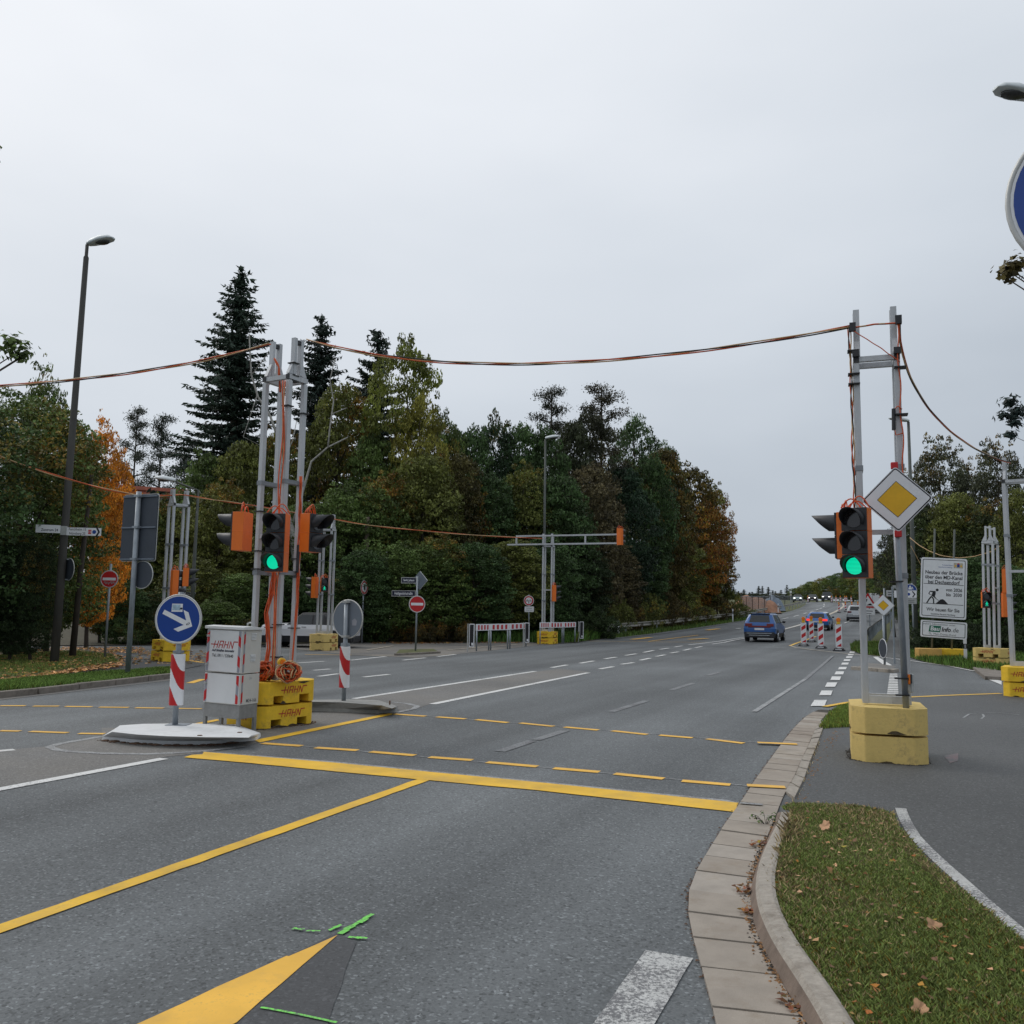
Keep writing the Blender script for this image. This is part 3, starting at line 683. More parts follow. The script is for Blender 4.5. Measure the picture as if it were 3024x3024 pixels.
for r_, w in ((rowN, .12), (rowF, .12), (rowL, .11), (rowM, .11)):
    for x0, y0, x1, y1 in r_: line('crossing_dash', (x0, y0), (x1, y1), w, 'paint_yellow_line', .024 if x0 > 2150 else .006)
line('residue_line', (760, 2192), (2330, 2332), .03, 'paint_white_old', .004); line('residue_line', (1150, 2106), (2360, 2203), .03, 'paint_white_old', .004)
line('residue_line', (-100, 2083), (600, 2093), .03, 'paint_faded', .004); line('residue_line', (2185, 2379), (2252, 2384), .05, 'paint_white_old', .024)
poly('boundary_line', [(2435, 2089), (2503, 2077), (2562, 2070), (2684, 2061), (2820, 2055), (2956, 2050)], .11, 'paint_yellow', .018)
line('edge_line', (-300, 2388), (485, 2241), .13, 'paint_white'); line('edge_line', (-200, 2236), (42, 2215), .12, 'paint_white')
line('edge_line', (1045, 2064), (1580, 1983), .13, 'paint_white'); line('edge_line', (1277, 2080), (1737, 1987), .14, 'paint_white')
poly('island_outline', [(300, 2176), (255, 2184), (212, 2191), (170, 2199), (146, 2207), (166, 2215), (205, 2220), (298, 2226), (431, 2228), (530, 2224), (640, 2215), (720, 2205)], .10, 'paint_white_old')
poly('island_outline', [(1156, 2074), (1201, 2078), (1233, 2086), (1222, 2094), (1185, 2102), (1170, 2105)], .10, 'paint_white_old')
struct(flat('island_apron', P2([(300, 2176), (212, 2191), (150, 2204), (-100, 2225), (-300, 2290), (-300, 2380), (0, 2325), (300, 2272), (470, 2238), (560, 2228), (720, 2207), (760, 2193), (700, 2150), (300, 2150)]), 'asphalt_island', .003))
struct(flat('island_apron', P2([(1040, 2066), (1500, 1995), (1650, 1975), (1740, 1984), (1500, 2032), (1277, 2078), (1240, 2090), (1170, 2106), (760, 2190), (700, 2150), (900, 2110)]), 'asphalt_island', .003))
for x0, y0, x1, y1 in [(1629, 1972, 1675, 1964), (1713, 1959, 1754, 1952), (1785, 1946, 1820, 1942), (1847, 1937, 1879, 1932), (1901, 1928, 1930, 1922), (1949, 1919, 1975, 1915), (1992, 1912, 2015, 1908),
                       (1771, 1976, 1811, 1969), (1835, 1962, 1871, 1957), (1891, 1950, 1920, 1945), (1938, 1940, 1964, 1935), (1980, 1930, 2004, 1926), (2019, 1922, 2040, 1917), (2053, 1914, 2073, 1910)]:
    line('lane_dash', (x0, y0), (x1, y1), .14, 'paint_white')
for a, b in (((2034, 1905), (2198, 1884)), ((2104, 1903), (2198, 1887)), ((2302, 1863), (2380, 1841))): line('lane_line', a, b, .14, 'paint_white')
for x0, y0, x1, y1 in [(1073, 2000, 1149, 1992), (1190, 1950, 1256, 1943), (1291, 1939, 1346, 1934), (926, 1980, 975, 1976), (940, 1998, 1000, 1990), (1035, 1950, 1159, 1937), (880, 1958, 960, 1953), (760, 1960, 830, 1955), (660, 1960, 720, 1957), (640, 1990, 700, 1985)]:
    line('side_dash', (x0, y0), (x1, y1), .14, 'paint_white')
line('guide_line', (555, 1937), (610, 1936), .12, 'paint_yellow_line'); line('guide_line', (556, 1950), (600, 1957), .14, 'paint_yellow_line'); line('guide_line', (560, 2018), (600, 2006), .16, 'paint_yellow_line')
line('guide_line', (900, 1933), (1060, 1935), .1, 'paint_yellow_line'); line('guide_line', (1060, 1935), (1290, 1937), .1, 'paint_cream')
line('pavement_line', (1320, 1921), (1560, 1902), .12, 'paint_cream', .016); line('pavement_line', (1085, 1921), (1160, 1909), .12, 'paint_cream', .016)
for a, b, w in (((1741, 1894), (2091, 1898), .12), ((1915, 1895), (2062, 1877), .12)): line('guide_line', a, b, w, 'paint_yellow_line')
for a, b, w in (((1866, 1889), (1922, 1884), .35), ((2035, 1890), (2089, 1887), .35), ((2088, 1862), (2123, 1858), .4)): line('yellow_arrow', a, b, w, 'paint_yellow_line')
line('edge_line', (1775, 1890), (2190, 1835), .14, 'paint_faded', .02)
for x0, y0, x1, y1 in [(1475, 2220, 1570, 2189), (1582, 2186, 1670, 2158), (1804, 2103, 1909, 2070), (1983, 2038, 2047, 2018), (2090, 1995, 2125, 1985)]: line('faded_dash', (x0, y0), (x1, y1), .13, 'paint_faded')
line('faded_line', (2227, 2103), (2377, 2007), .09, 'paint_white_old', .009); line('faded_line', (2377, 2007), (2460, 1938), .10, 'paint_faded', .009)
for q in ([(2405, 2069), (2442, 2069), (2435, 2087), (2394, 2087)], [(2426, 2041), (2459, 2041), (2454, 2055), (2419, 2055)], [(2443, 2017), (2473, 2017), (2466, 2030), (2436, 2030)], [(2457, 1999), (2484, 1999), (2480, 2010), (2452, 2010)],
          [(2469, 1984), (2493, 1984), (2490, 1993), (2464, 1993)], [(2478, 1971), (2501, 1971), (2498, 1978), (2475, 1978)], [(2487, 1958), (2507, 1958), (2504, 1964), (2484, 1964)], [(2493, 1948), (2512, 1948), (2510, 1953), (2491, 1953)], [(2500, 1939), (2518, 1939), (2516, 1944), (2498, 1944)], [(2505, 1932), (2522, 1932), (2520, 1936), (2503, 1936)], [(2510, 1925), (2525, 1925), (2523, 1929), (2508, 1929)]):
    mark('block_dash', q, 'paint_white', .014)
nb = 15
for i in range(nb):
    f0 = i/nb; y0 = 1991+(2063-1991)*f0**1.15; y1 = 1991+(2063-1991)*((i+.68)/nb)**1.15
    xa = lambda y: 2628-(y-1990)*(10/72); xb = lambda y: 2650+(y-1990)*(4/72)
    mark('ladder_bar', [(xa(y0), y0), (xb(y0), y0), (xb(y1), y1), (xa(y1), y1)], 'paint_white', .014)
mark('approach_bar', [(1906, 2809), (2047, 2833), (1990, 2930), (1935, 3024), (1880, 3130), (1690, 3130), (1754, 3024), (1830, 2915)], 'paint_strip', .006)
poly('guide_line', [(2409, 1880), (2375, 1892), (2345, 1903), (2333, 1908)], .14, 'paint_yellow'); poly('guide_line', [(2333, 1908), (2350, 1913), (2400, 1920), (2470, 1928), (2537, 1935)], .12, 'paint_cream')
poly('edge_line', [(2537, 1935), (2600, 1941), (2684, 1952), (2750, 1961), (2800, 1968), (2880, 1984)], .10, 'paint_white')
mark('refuge_wedge', [(2578, 1941), (2592, 1941), (2634, 1966), (2612, 1967)], 'paint_white', .016)
mark('give_way_bar', [(2917, 2007), (2958, 2024), (2958, 2012), (2930, 2007)], 'paint_white', .014)
poly('channel_line', [(2302, 1863), (2350, 1850), (2400, 1834), (2440, 1819), (2465, 1808), (2483, 1798), (2493, 1789), (2489, 1782), (2457, 1778)], .35, 'paint_cream', .035)
for x0, y0, x1, y1 in [(2173, 1859, 2188, 1857), (2309, 1830, 2328, 1826), (2344, 1822, 2359, 1818), (2373, 1814, 2383, 1811), (2393, 1808, 2403, 1806), (2410, 1803, 2416, 1801), (2421, 1799, 2427, 1797), (2431, 1793, 2435, 1790), (2434, 1787, 2433, 1784)]: line('lane_dash', (x0, y0), (x1, y1), .16, 'paint_white', .03)
line('lane_dash', (2494, 1842), (2501, 1839), .16, 'paint_white', .03); line('lane_dash', (2505, 1837), (2509, 1835), .16, 'paint_white', .03)
# white edge strip curving along the grass island
eo = [(2660, 2392), (2668, 2415), (2681, 2442), (2700, 2474), (2735, 2512), (2785, 2560), (2830, 2600), (2880, 2645), (2930, 2690), (2985, 2738), (3060, 2800), (3200, 2910)]
poly('edge_strip', eo, .085, 'paint_strip', .016)
# chalk scribbles on the footway
for pts in ([(2845, 2122), (2862, 2111), (2880, 2109), (2950, 2107), (3010, 2113)], [(2898, 2125), (2906, 2118), (2902, 2111)]): poly('chalk_mark', pts, .03, 'paint_white_old', .014)
# ------------------------------------------------------------------ ballast blocks
def octo(w, l, c):
    w, l = w/2, l/2
    return [(-w+c, -l), (w-c, -l), (w, -l+c), (w, l-c), (w-c, l), (-w+c, l), (-w, l-c), (-w, -l+c)]
def clipP(poly, conds):
    for a, b, c in conds: poly = clip(poly, a, b, c)
    return poly
def hahn_polys(w, h, cx=0, cz=0):
    """slanted red company lettering HAHN with the bar left and the hook right"""
    sl = .28; t = .11*h*1.35; o = []
    def S(x, z): return (cx+(x-.5)*w+sl*(z-.5)*h, cz+(z-.5)*h)
    def ln(*p): return stroke([S(*q) for q in p], t)
    u = .235
    for k, ch in enumerate('HAHN'):
        x0 = .10+k*u; x1 = x0+u*.62
        if ch == 'H': o += ln((x0, 0), (x0, 1))+ln((x1, 0), (x1, 1))+ln((x0 if k else -.06, .5), (x1, .5))
        if ch == 'A': o += ln((x0, 0), (x0, 1), (x1, 1), (x1, 0))+ln((x0, .45), (x1, .45))
        if ch == 'N': o += ln((x0, 0), (x0, 1), (x1, 0), (x1, .98), (x1+.17, .98))
    return o
def block(label, P, rz, mat='block_yellow', sides=('y',), mark=True, group=None, z=0, W_=.78, L_=1.03, h=.292, texts=True, chip=True):
    root = thing('ballast_block', label, 'concrete block', P+Vector((0, 0, z)), rz, group)
    mb = MB(); o8 = octo(W_, L_, .14); hz = .115
    mb.prism(o8, hz, h)
    b = [(-.30, -.16), (.16, .30)]
    mb.prism(clipP(o8, [(0, 1, -.30)]), .012, hz, top=False); mb.prism(clipP(o8, [(0, -1, .14), (0, 1, .14)]), .012, hz, top=False); mb.prism(clipP(o8, [(0, -1, -.30)]), .012, hz, top=False)
    body = mb.build('body', mat, root, bevel=.012)
    if chip:
        rr = random.Random(sum(map(ord, label))); mb = MB()
        for _ in range(13):
            k = rr.randrange(4)*2; a, c = Vector((*o8[k], 0)), Vector((*o8[(k+1) % 8], 0)); p = a.lerp(c, rr.uniform(.2, .8)); n = Vector(((c-a).y, -(c-a).x, 0)).normalized()
            zz = rr.choice([.012, .02, h-.01]); L2 = rr.uniform(.04, .12); H2 = rr.uniform(.014, .036); t = (c-a).normalized()
            pts = [(-L2, 0), (-L2*.5, H2*rr.uniform(.5, 1)), (0, H2), (L2*.6, H2*rr.uniform(.3, .9)), (L2, 0), (0, -.006)]
            vs = [p+t*x+n*.006+Vector((0, 0, zz + (q if zz < .1 else -q*.8))) for x, q in pts]
            vs = [v for v in vs]
            mb = MB(); mb.add(vs, [tuple(range(6)) if zz < .1 else tuple(reversed(range(6)))]); mb.build('chipped_spot', 'block_chip', root)
    if mark:
        pol = hahn_polys(.36, .085)
        d = decal('company_lettering', [(pol, 'hahn_red')], root, loc=(W_/2, .02, .185), rz=R(90), y0=-.0035)
        d2 = d.copy(); COL.objects.link(d2); d2.location = (-W_/2, .02, .185); d2.rotation_euler = (0, 0, R(-90))
        if texts:
            d3 = d.copy(); COL.objects.link(d3); d3.location = (0, -L_/2, .16); d3.rotation_euler = (0, 0, 0)
    return root
def stack(P, rz, desc, mat='block_yellow', group='yellow ballast blocks under the signal masts', mark=True, texts=True, n=2, jit=.02, chip=True, zadd=.305):
    for i in range(n):
        where = 'upper' if i == n-1 else 'lower'
        block(f'{where} yellow concrete block of the stack {desc}', P+Vector((random.uniform(-jit, jit), random.uniform(-jit, jit), 0)), rz+random.uniform(-.02, .02), mat, z=i*zadd, group=group, mark=mark, texts=texts, chip=chip)

# ------------------------------------------------------------------ signal heads
LENS = {}
def visor_mesh(r=.118, L=.25):
    mb = MB(); n = 18; out_ = []
    a0, a1 = R(-35), R(215)
    for k, rr in ((0, r), (1, r-.006)):
        for i in range(n+1):
            a = a0+(a1-a0)*i/n
            side = math.sin(a); l = L*(.62+.38*max(0, side)) if side > 0 else L*.62*(1+side*.9)
            mb.v.append((rr*math.cos(a), 0, rr*math.sin(a))); mb.v.append((rr*math.cos(a)*.98, -l, rr*math.sin(a)*.98))
    m = 2*(n+1)
    for i in range(n):
        for base, flip in ((0, False), (m, True)):
            f = (base+2*i, base+2*i+1, base+2*i+3, base+2*i+2); mb.f.append(f if not flip else f[::-1]); mb.m.append(0)
        mb.f.append((2*i+1, m+2*i+1, m+2*i+3, 2*i+3)); mb.m.append(0)
    return mb
def head(parent, P, rz, n=3, lit=None, ch=.255, w=.255, man=False, cables=True, d=.16, front='black_plastic', scale=1.0):
    """P local to parent: centre of the housing top; faces local -y"""
    mb = MB(); H = ch*n
    mb.box((0, d/2, -H/2), (w, d, H)); 
    for i in range(n-1): mb.box((0, d/2, -(i+1)*ch), (w+.006, d+.004, .008))
    hs = mb.build('signal_head', 'orange_housing', parent, loc=P, rz=rz, bevel=.008); hs.scale = (scale,)*3
    for i in range(n):
        zc = -(i+.5)*ch
        m2 = MB(); m2.box((0, -.012, zc), (w-.006, .022, ch-.006)); m2.build('door', front, hs, bevel=.004)
        if i == 0:
            v = visor_mesh(r=min(.112, ch*.46)).build('visor', 'black_plastic', hs, loc=(0, -.022, zc), smooth=True); v0 = v
        else:
            v = v0.copy(); COL.objects.link(v); v.parent = hs; v.location = (0, -.022, zc)
        r_ = min(.092, ch*.4); m3 = MB(); pts = circ(r_, 28)
        m3.slab([(p[0], p[1]) for p in pts], -.030, -.020)
        key = 'lens_green' if i == lit and not man else 'lens_dark'
        m3.build('lens', key, hs, loc=(0, 0, zc))
        if i == lit and man:
            s = r_*1.5
            pol = [circ(.12*s, 12, 0, .38*s)] + [[(-.14*s, .24*s), (.14*s, .24*s), (.12*s, -.05*s), (-.12*s, -.05*s)]] + stroke([(-.05*s, -.05*s), (-.2*s, -.5*s)], .12*s)+stroke([(.05*s, -.05*s), (.22*s, -.45*s)], .12*s)+stroke([(-.1*s, .2*s), (-.3*s, -.05*s)], .08*s)+stroke([(.1*s, .2*s), (.28*s, 0)], .08*s)
            decal('green_man', [(pol, 'lens_green')], hs, loc=(0, -.031, zc))
    if cables:
        mb = MB()
        for dx, hh, yy in ((-.05, .10, .03), (.03, .13, .07), (-.01, .08, .10)):
            pts = [(dx-.10+.2*t, yy+.05*t, hh*math.sin(math.pi*t)+.005) for t in [k/10 for k in range(11)]]
            mb.tube(pts, .008, 6)
        mb.build('cable_loop', 'orange_cable', hs, smooth=True)
    return hs

# ------------------------------------------------------------------ aluminium masts on the blocks
def mast(name, label, P, rz, zr, zt, wx=.44, wy=.30, prof=.068, braces=(2.05, 3.3), lean=(0, 0), cabs=0, group=None, z0=.60, cap=True, group2=None, coils=False, arm_z=2.55, cable_legs=()):
    root = thing(name, label, 'signal mast', P, group=group, rot=(lean[0], lean[1], rz))
    hx, hy = wx/2, wy/2; leg = None
    mb = MB(); zmid = zr-.05
    for sx, sy in ((-1, -1), (1, -1), (-1, 1), (1, 1)):
        if leg is None:
            mb.box((0, 0, (z0+.01+zmid)/2), (prof, prof, zmid-z0-.01)); leg = mb.build('leg', 'alu', root, loc=(sx*hx, sy*hy, 0), bevel=.006 if prof > .067 else 0)
        else:
            l2 = leg.copy(); COL.objects.link(l2); l2.location = (sx*hx, sy*hy, 0)
    # foot rails
    for sy in (-1, 1):
        mb = MB(); mb.box((0, sy*hy, z0+.056), (wx-prof, prof*.8, .085)); mb.build('foot_rail', 'alu', root)
    # flat clamps front to back
    for zz in braces:
        for sx in (-1, 1):
            mb = MB(); mb.box((sx*(hx+.0), 0, zz), (prof+.02, wy-prof, .055)); mb.box((sx*hx, -hy, zz), (prof+.018, prof+.018, .06)); mb.box((sx*hx, hy, zz), (prof+.018, prof+.018, .06))
            mb.build('clamp', 'alu_clamp', root)
    # top ring
    zb = zr-.003
    for sy in (-1, 1):
        mb = MB(); mb.box((0, sy*hy, zb), (wx-prof, prof*.85, prof*.9)); mb.build('ring_beam', 'alu', root)
    for sx in (-1, 1):
        mb = MB(); mb.box((sx*hx, 0, zb), (prof, wy+prof, prof)); mb.build('ring_beam', 'alu', root)
        mb = MB(); mb.box((sx*hx, -(hy+prof/2+.004), zb), (prof*.9, .008, prof*.9)); mb.build('end_cap', 'black_plastic', root)
    # mounting arms for the heads
    mb = MB(); mb.box((0, -hy, arm_z), (wx-prof, prof*.7, prof*.8)); mb.build('cross_arm', 'alu', root)
    # upper posts with gussets
    for sx in (-1, 1):
        for sy in (-1, 1):
            x, y = sx*(hx-.015), sy*(hy-.085)
            mb = MB(); mb.box((x, y, (zr+.05+zt)/2), (prof, prof*.8, zt-zr-.05)); mb.build('upper_post', 'alu', root)
            mb = MB(); s_ = sy
            a = (x, s_*(hy+prof*.3)); mb.add([(x-prof*.4, s_*(hy+.03), zr+.045), (x+prof*.4, s_*(hy+.03), zr+.045), (x+prof*.4, y+s_*prof*.38, zr+.24), (x-prof*.4, y+s_*prof*.38, zr+.24), (x-prof*.4, y+s_*prof*.4, zr+.045), (x+prof*.4, y+s_*prof*.4, zr+.045)],
                          [(0, 1, 2, 3), (4, 5, 1, 0), (1, 5, 2), (0, 3, 4), (2, 5, 4, 3)]); mb.build('gusset', 'alu', root)
        mb = MB(); mb.box((sx*(hx-.015), 0, zt-.05), (prof*.8, max(.02, 2*(hy-.085)-prof*.8), prof*.8)); mb.build('top_spacer', 'black_plastic' if prof > .067 else 'alu', root)
    return root
def run_cable(parent, pts, n, mats, r=.011, spread=.018, name='cable', wob=.012, seed=0):
    rr = random.Random(seed)
    for k in range(n):
        ox, oy = rr.uniform(-spread, spread), rr.uniform(-spread, spread); ph = rr.random()*6; q = []
        P_ = resample([Vector(p) for p in pts], 26)
        for i, p in enumerate(P_):
            q.append(p+Vector((ox+wob*math.sin(i*.8+ph), oy+wob*math.cos(i*.6+ph), 0)))
        mb = MB(); mb.tube(q, r, 6); mb.build(name, mats[k % len(mats)], parent, smooth=True)
def ties(parent, pos, w=.12, d=.12):
    for x, y, z in pos:
        mb = MB(); mb.box((x, y, z), (w, d, .014)); mb.build('cable_tie', 'cable_tie', parent)

# -------- mast A: near right, with the priority sign
PA_ = G(2619, 2232); PA_ = G(2618, 2255) + DS*.46
rzA = -R(20)
mA = mast('signal_mast', 'tall aluminium signal mast behind the large priority road sign on worn yellow blocks', PA_, rzA, HZ(PA_, 1068), HZ(PA_, 917), group='aluminium signal masts on yellow blocks', cabs=3)
for i, w_ in enumerate(('lower', 'upper')):
    b_ = block(f'{w_} worn yellow concrete block right beside the near gutter slabs', PA_+Vector((.0, .0, 0)), rzA+(.015 if i else 0), 'block_yellow_old', z=i*.305, mark=False, group='yellow ballast blocks under the signal masts')
dA = depth(PA_)
def W2L(root, px, py, dep): return tolocal(root, WP(px, py, dep))
head(mA, W2L(mA, 2522, 1499, dA-.38), R(-38)-rzA, 3, lit=2, w=.275)
head(mA, W2L(mA, 2472, 1516, dA-.18), R(-115)-rzA, 2, cables=True)
run_cable(mA, [(-.285, -.17, 5.0), (-.28, -.17, 4.6), (-.275, -.16, 4.2), (-.28, -.17, 3.4), (-.27, -.16, 2.8)], 3, ['orange_cable', 'cable_tie', 'cream_cable'], .008, .01, seed=1)
run_cable(mA, [(.235, -.20, 5.0), (.24, -.205, 4.3), (.25, -.21, 3.5), (.25, -.21, 3.0)], 1, ['orange_cable'], .008, .0, seed=2)
run_cable(mA, [(-.24, -.2, 4.98), (0, -.2, 5.0), (.24, -.2, 4.99)], 3, ['orange_cable', 'cream_cable', 'cable_tie'], .009, .014, wob=.003, seed=3)
run_cable(mA, [(-.24, -.2, 4.94), (.05, -.22, 4.7), (.25, -.21, 4.52)], 1, ['orange_cable'], .006, 0, wob=.003, seed=4)
for x, z in ((-.25, 4.99), (.25, 5.03)):
    mb = MB(); mb.box((x, -.19, z), (.07, .06, .10)); mb.build('cable_guide', 'black_plastic', mA)
    mb = MB(); mb.box((x*.9, -.21, 4.66), (.075, .05, .075)); mb.build('end_cap', 'black_plastic', mA)
mb = MB(); mb.tube([(.255, -.215, 3.96), (.21, -.22, 4.0), (.17, -.22, 3.96), (.16, -.22, 3.8), (.18, -.22, 3.66), (.25, -.215, 3.68)], .007, 6); mb.build('cable_loop', 'orange_cable', mA, smooth=True)
mb = MB(); mb.tube([(.165, -.225, 3.97), (.16, -.225, 3.72)], .022, 8); mb.build('cable_joint', 'black_plastic', mA)
ties(mA, [(-.25, -.17, 4.42), (.25, -.18, 4.46), (-.25, -.17, 4.3), (.25, -.19, 3.9), (-.25, -.17, 4.7)], .13, .13)

# -------- mast B: left centre
PB_ = Vector((-3.24, 12.20, 0))
rzB = -R(29)
mB = mast('signal_mast', 'tallest left signal mast beside the white switch cabinet with orange cables tied along its legs', PB_, rzB, HZ(PB_, 1124), HZ(PB_, 1008), group='aluminium signal masts on yellow blocks')
stack(PB_, rzB-R(6), 'under the mast beside the switch cabinet')
# paint-free green streaks on the top block corner
mb = MB()
for x, L2 in ((.28, .19), (.36, .2)):
    p0 = Vector((x, -.527+(max(0, x-.28)), .59)); mb.add([p0+Vector((-.018, -.004, 0)), p0+Vector((.014, -.004, 0)), p0+Vector((.016, -.004, -L2*.6)), p0+Vector((0, -.004, -L2)), p0+Vector((-.016, -.004, -L2*.7))], [(4, 3, 2, 1, 0)])
dB = depth(PB_)
hB = head(mB, W2L(mB, 817, 1516, dB-.42), R(-8)-rzB, 3, lit=2)
head(mB, W2L(mB, 702, 1514, dB-.20), R(-102)-rzB, 2)
head(mB, W2L(mB, 934, 1518, dB-.22), R(62)-rzB, 2)
hx, hy = .22, .15
oc = ['orange_cable', 'orange_cable', 'cream_cable']
run_cable(mB, [(-hx+.08, hy-.08, 2.75), (-hx+.10, hy-.08, 2.0), (-hx+.02, hy-.1, 1.5), (-hx+.08, hy-.1, 1.0), (-hx+.05, hy-.12, .68)], 5, ['orange_cable'], .010, .022, seed=5)
run_cable(mB, [(hx-.02, -hy-.07, 4.7), (hx-.01, -hy-.07, 3.4), (hx-.0, -hy-.075, 2.6), (hx+.0, -hy-.07, 1.4), (hx+.01, -hy-.075, .7)], 3, oc, .009, .014, seed=6)
run_cable(mB, [(hx+.06, hy-.04, 3.4), (hx+.065, hy-.02, 2.6), (hx+.08, hy-.03, 1.6), (hx+.06, hy-.05, .9), (hx+.06, hy-.06, .7)], 4, oc, .010, .018, seed=7)
run_cable(mB, [(-hx+.1, -hy+.04, 5.08), (-hx+.17, -hy+.06, 4.95), (-hx+.18, -hy+.1, 4.6)], 4, ['orange_cable'], .010, .016, wob=.004, seed=8)
ties(mB, [(hx, -hy-.01, z) for z in (4.35, 2.2, 1.35, .92)]+[(-hx, hy, z) for z in (2.2, 1.75, 1.3, .8)]+[(hx, hy, z) for z in (4.3, 2.25, 2.0, 1.3)]+[(-hx, -hy, z) for z in (2.9, 2.35, 2.1)]+[(hx-.015, -.065, z) for z in (4.98, 4.8, 4.72)], .12, .12)
mb = MB(); mb.box((hx+.07, -hy+.24, 2.25), (.03, .03, .38)); mb.build('cable_joint', 'black_plastic', mB)

# coils of surplus cable on the top block
def coil(label, P, rx, rzc, rot, n=34, seed=0, mats=('orange_cable', 'cream_cable'), frac=.25):
    rr = random.Random(seed); root = thing('cable_coil', label, 'cable coil', P, rot, 'coils of surplus cable under the left mast')
    for k in range(n):
        a = rx*rr.uniform(.2, 1.0); b = rzc*rr.uniform(.2, 1.0); y = rr.uniform(-.10, .10); tilt = rr.uniform(-.7, .7); ph = rr.random()*6.3
        pts = []
        for i in range(19):
            t = ph+2*math.pi*i/18
            p = Vector((a*math.cos(t), y+.03*math.sin(2*t+ph), b*math.sin(t)+rzc))
            p.y += p.x*tilt*.5; pts.append(p+Vector((.012*math.sin(4*t+k), .02*math.sin(3*t), .014*math.cos(5*t+k))))
        mb = MB(); mb.tube(pts, .009, 5, cap=False); mb.build('cable_turn', mats[1] if rr.random() < frac else mats[0], root, smooth=True)
    for x in (-rx*.25, rx*.45):
        mb = MB(); mb.tube([(x, -.1, .02), (x+.01, -.11, rzc), (x, -.09, rzc*1.9)], .008, 5); mb.build('cable_tie', 'cable_tie', root)
    return root
ztop = .602
cpos = WP(852, 2004, dB-.30); cpos.z = ztop
coil('tangled bundle of orange and cream cable right of the nearest mast leg', cpos, .175, .135, R(12), 55, 3, frac=.35)
cpos2 = WP(781, 2004, dB-.16); cpos2.z = ztop
coil('bundle of orange cable between the cabinet and the nearest mast leg', cpos2, .17, .13, R(-8), 46, 4, frac=.12)
wl = thing('warning_lamp', 'small round yellow warning lamp lying on the cable coil', 'warning lamp', WP(832, 1955, dB-.32), R(30))
mb = MB(); mb.tube([(0, -.03, 0), (0, .03, 0)], .055, 18); mb.build('casing', 'lamp_yellow', wl, bevel=.008)
mb = MB(); mb.tube([(0, -.045, 0), (0, -.028, 0)], .032, 16); mb.build('lens', 'amber', wl)

# -------- far masts
def farmast(px, py, rz, label, yr_, yt_, heads, lean=(0, 0), desc='', mat='block_yellow', off=.45, mark=True, texts=True, prof=.066):
    base = G(px, py); v = Vector((base.x, base.y, 0)).normalized(); P = base+v*off; zr, zt = HZ(P, yr_), HZ(P, yt_)
    m = mast('signal_mast', label, P, rz, zr, zt, lean=lean, group='aluminium signal masts on yellow blocks', prof=prof)
    stack(P, rz, desc, mat, mark=mark, texts=texts, chip=True)
    d = depth(P)
    for (hx_, hy_, dd, hr, n, lit, man) in heads:
        head(m, W2L(m, hx_, hy_, d+dd), hr-rz, n, lit=lit, man=man, ch=.255 if n == 3 else .255)
    return m, P
mC, PC = farmast(502, 1955, R(47), 'signal mast seen above the blue arrow sign in front of the side street', 1492, 1447, [(526, 1684, -.3, R(125), 3, None, False), (559, 1678, -.2, R(110), 2, None, False)], desc='behind the blue arrow sign')
mD, PD = farmast(955, 1922, R(-14), 'signal mast in front of the parked white car', 1565, 1520, [(925, 1704, -.1, R(-105), 3, None, False), (959, 1706, -.35, R(20), 2, 1, True)], desc='in front of the parked white car', mat='block_yellow_old', texts=False)
mE, PE = farmast(1617, 1903, R(-22), 'signal mast with a long horizontal arm behind the striped barrier', 1613, 1584, [(1641, 1728, -.15, R(100), 3, None, False)], desc='under the mast with the long arm')
mF, PF = farmast(3032, 2061, R(-36), 'signal mast cut by the right edge of the picture', 1422, 1350, [], desc='at the right edge of the picture')
mG, PG_ = farmast(2931, 1971, R(43), 'slightly leaning signal mast with the green pedestrian light on the right bank', 1602, 1554, [(2913, 1748, -.3, R(-15), 2, 1, True), (2975, 1752, -.2, R(75), 3, None, False), (2972, 1682, -.1, face(G(2931, 1971))+R(178), 3, None, False)], lean=(R(.5), R(2.6)), desc='under the leaning mast on the right bank', mat='block_yellow_old')
# long arm truss on mast E
arm = [((-2.05, 0, HZ(PE, 1608)), (3.55, 0, HZ(PE, 1608))), ((-1.6, 0, HZ(PE, 1583)), (3.5, 0, HZ(PE, 1583)))]
E_y = -.22
for (a, b) in arm:
    mb = MB(); mb.beam((a[0], E_y, a[2]), (b[0], E_y, b[2]), .075, .075); mb.build('arm_chord', 'alu', mE)
for x in (-1.58, -.2, .28, 1.9, 3.46):
    mb = MB(); mb.box((x, E_y, HZ(PE, 1595.5)), (.07, .07, .33)); mb.build('arm_strut', 'alu', mE)
for x in (-.22, .22):
    mb = MB(); mb.box((x, E_y+.075, HZ(PE, 1596)), (.09, .07, .62)); mb.build('arm_bracket', 'alu', mE)
head(mE, (3.64, E_y-.06, HZ(PE, 1567)), R(160), 3, cables=True)
# distant dark triangular sign back mounted behind mast E
# speed sign under mast C
def zone_sign(P, rz):
    zq = HZ(P, 1737)
    s = thing('zone_sign', 'square white speed zone sign behind the far left signal mast', 'road sign', P, rz)
    mb = MB(); mb.tube([(0, .03, 0), (0, .03, zq+.3)], .03, 8); mb.build('pole', 'galv', s)
    mb = MB(); mb.slab(rrect(.62, .62, .05, 0, zq), -.005, .005); mb.build('plate', ['sign_white'], s)
    ring = circ(.22, 28, 0, zq+.07)
    decal('red_ring', [([ring], 'sign_red'), ([circ(.165, 28, 0, zq+.07)], 'sign_white')], s, y0=-.0065)
    text('30', .24, 'sign_black', s, (0, -.012, zq+.07), bold=.006); text('ZONE', .13, 'sign_black', s, (0, -.012, zq-.22), bold=.003)
b_ = atd(553, 41); zs = zone_sign(b_, R(20))

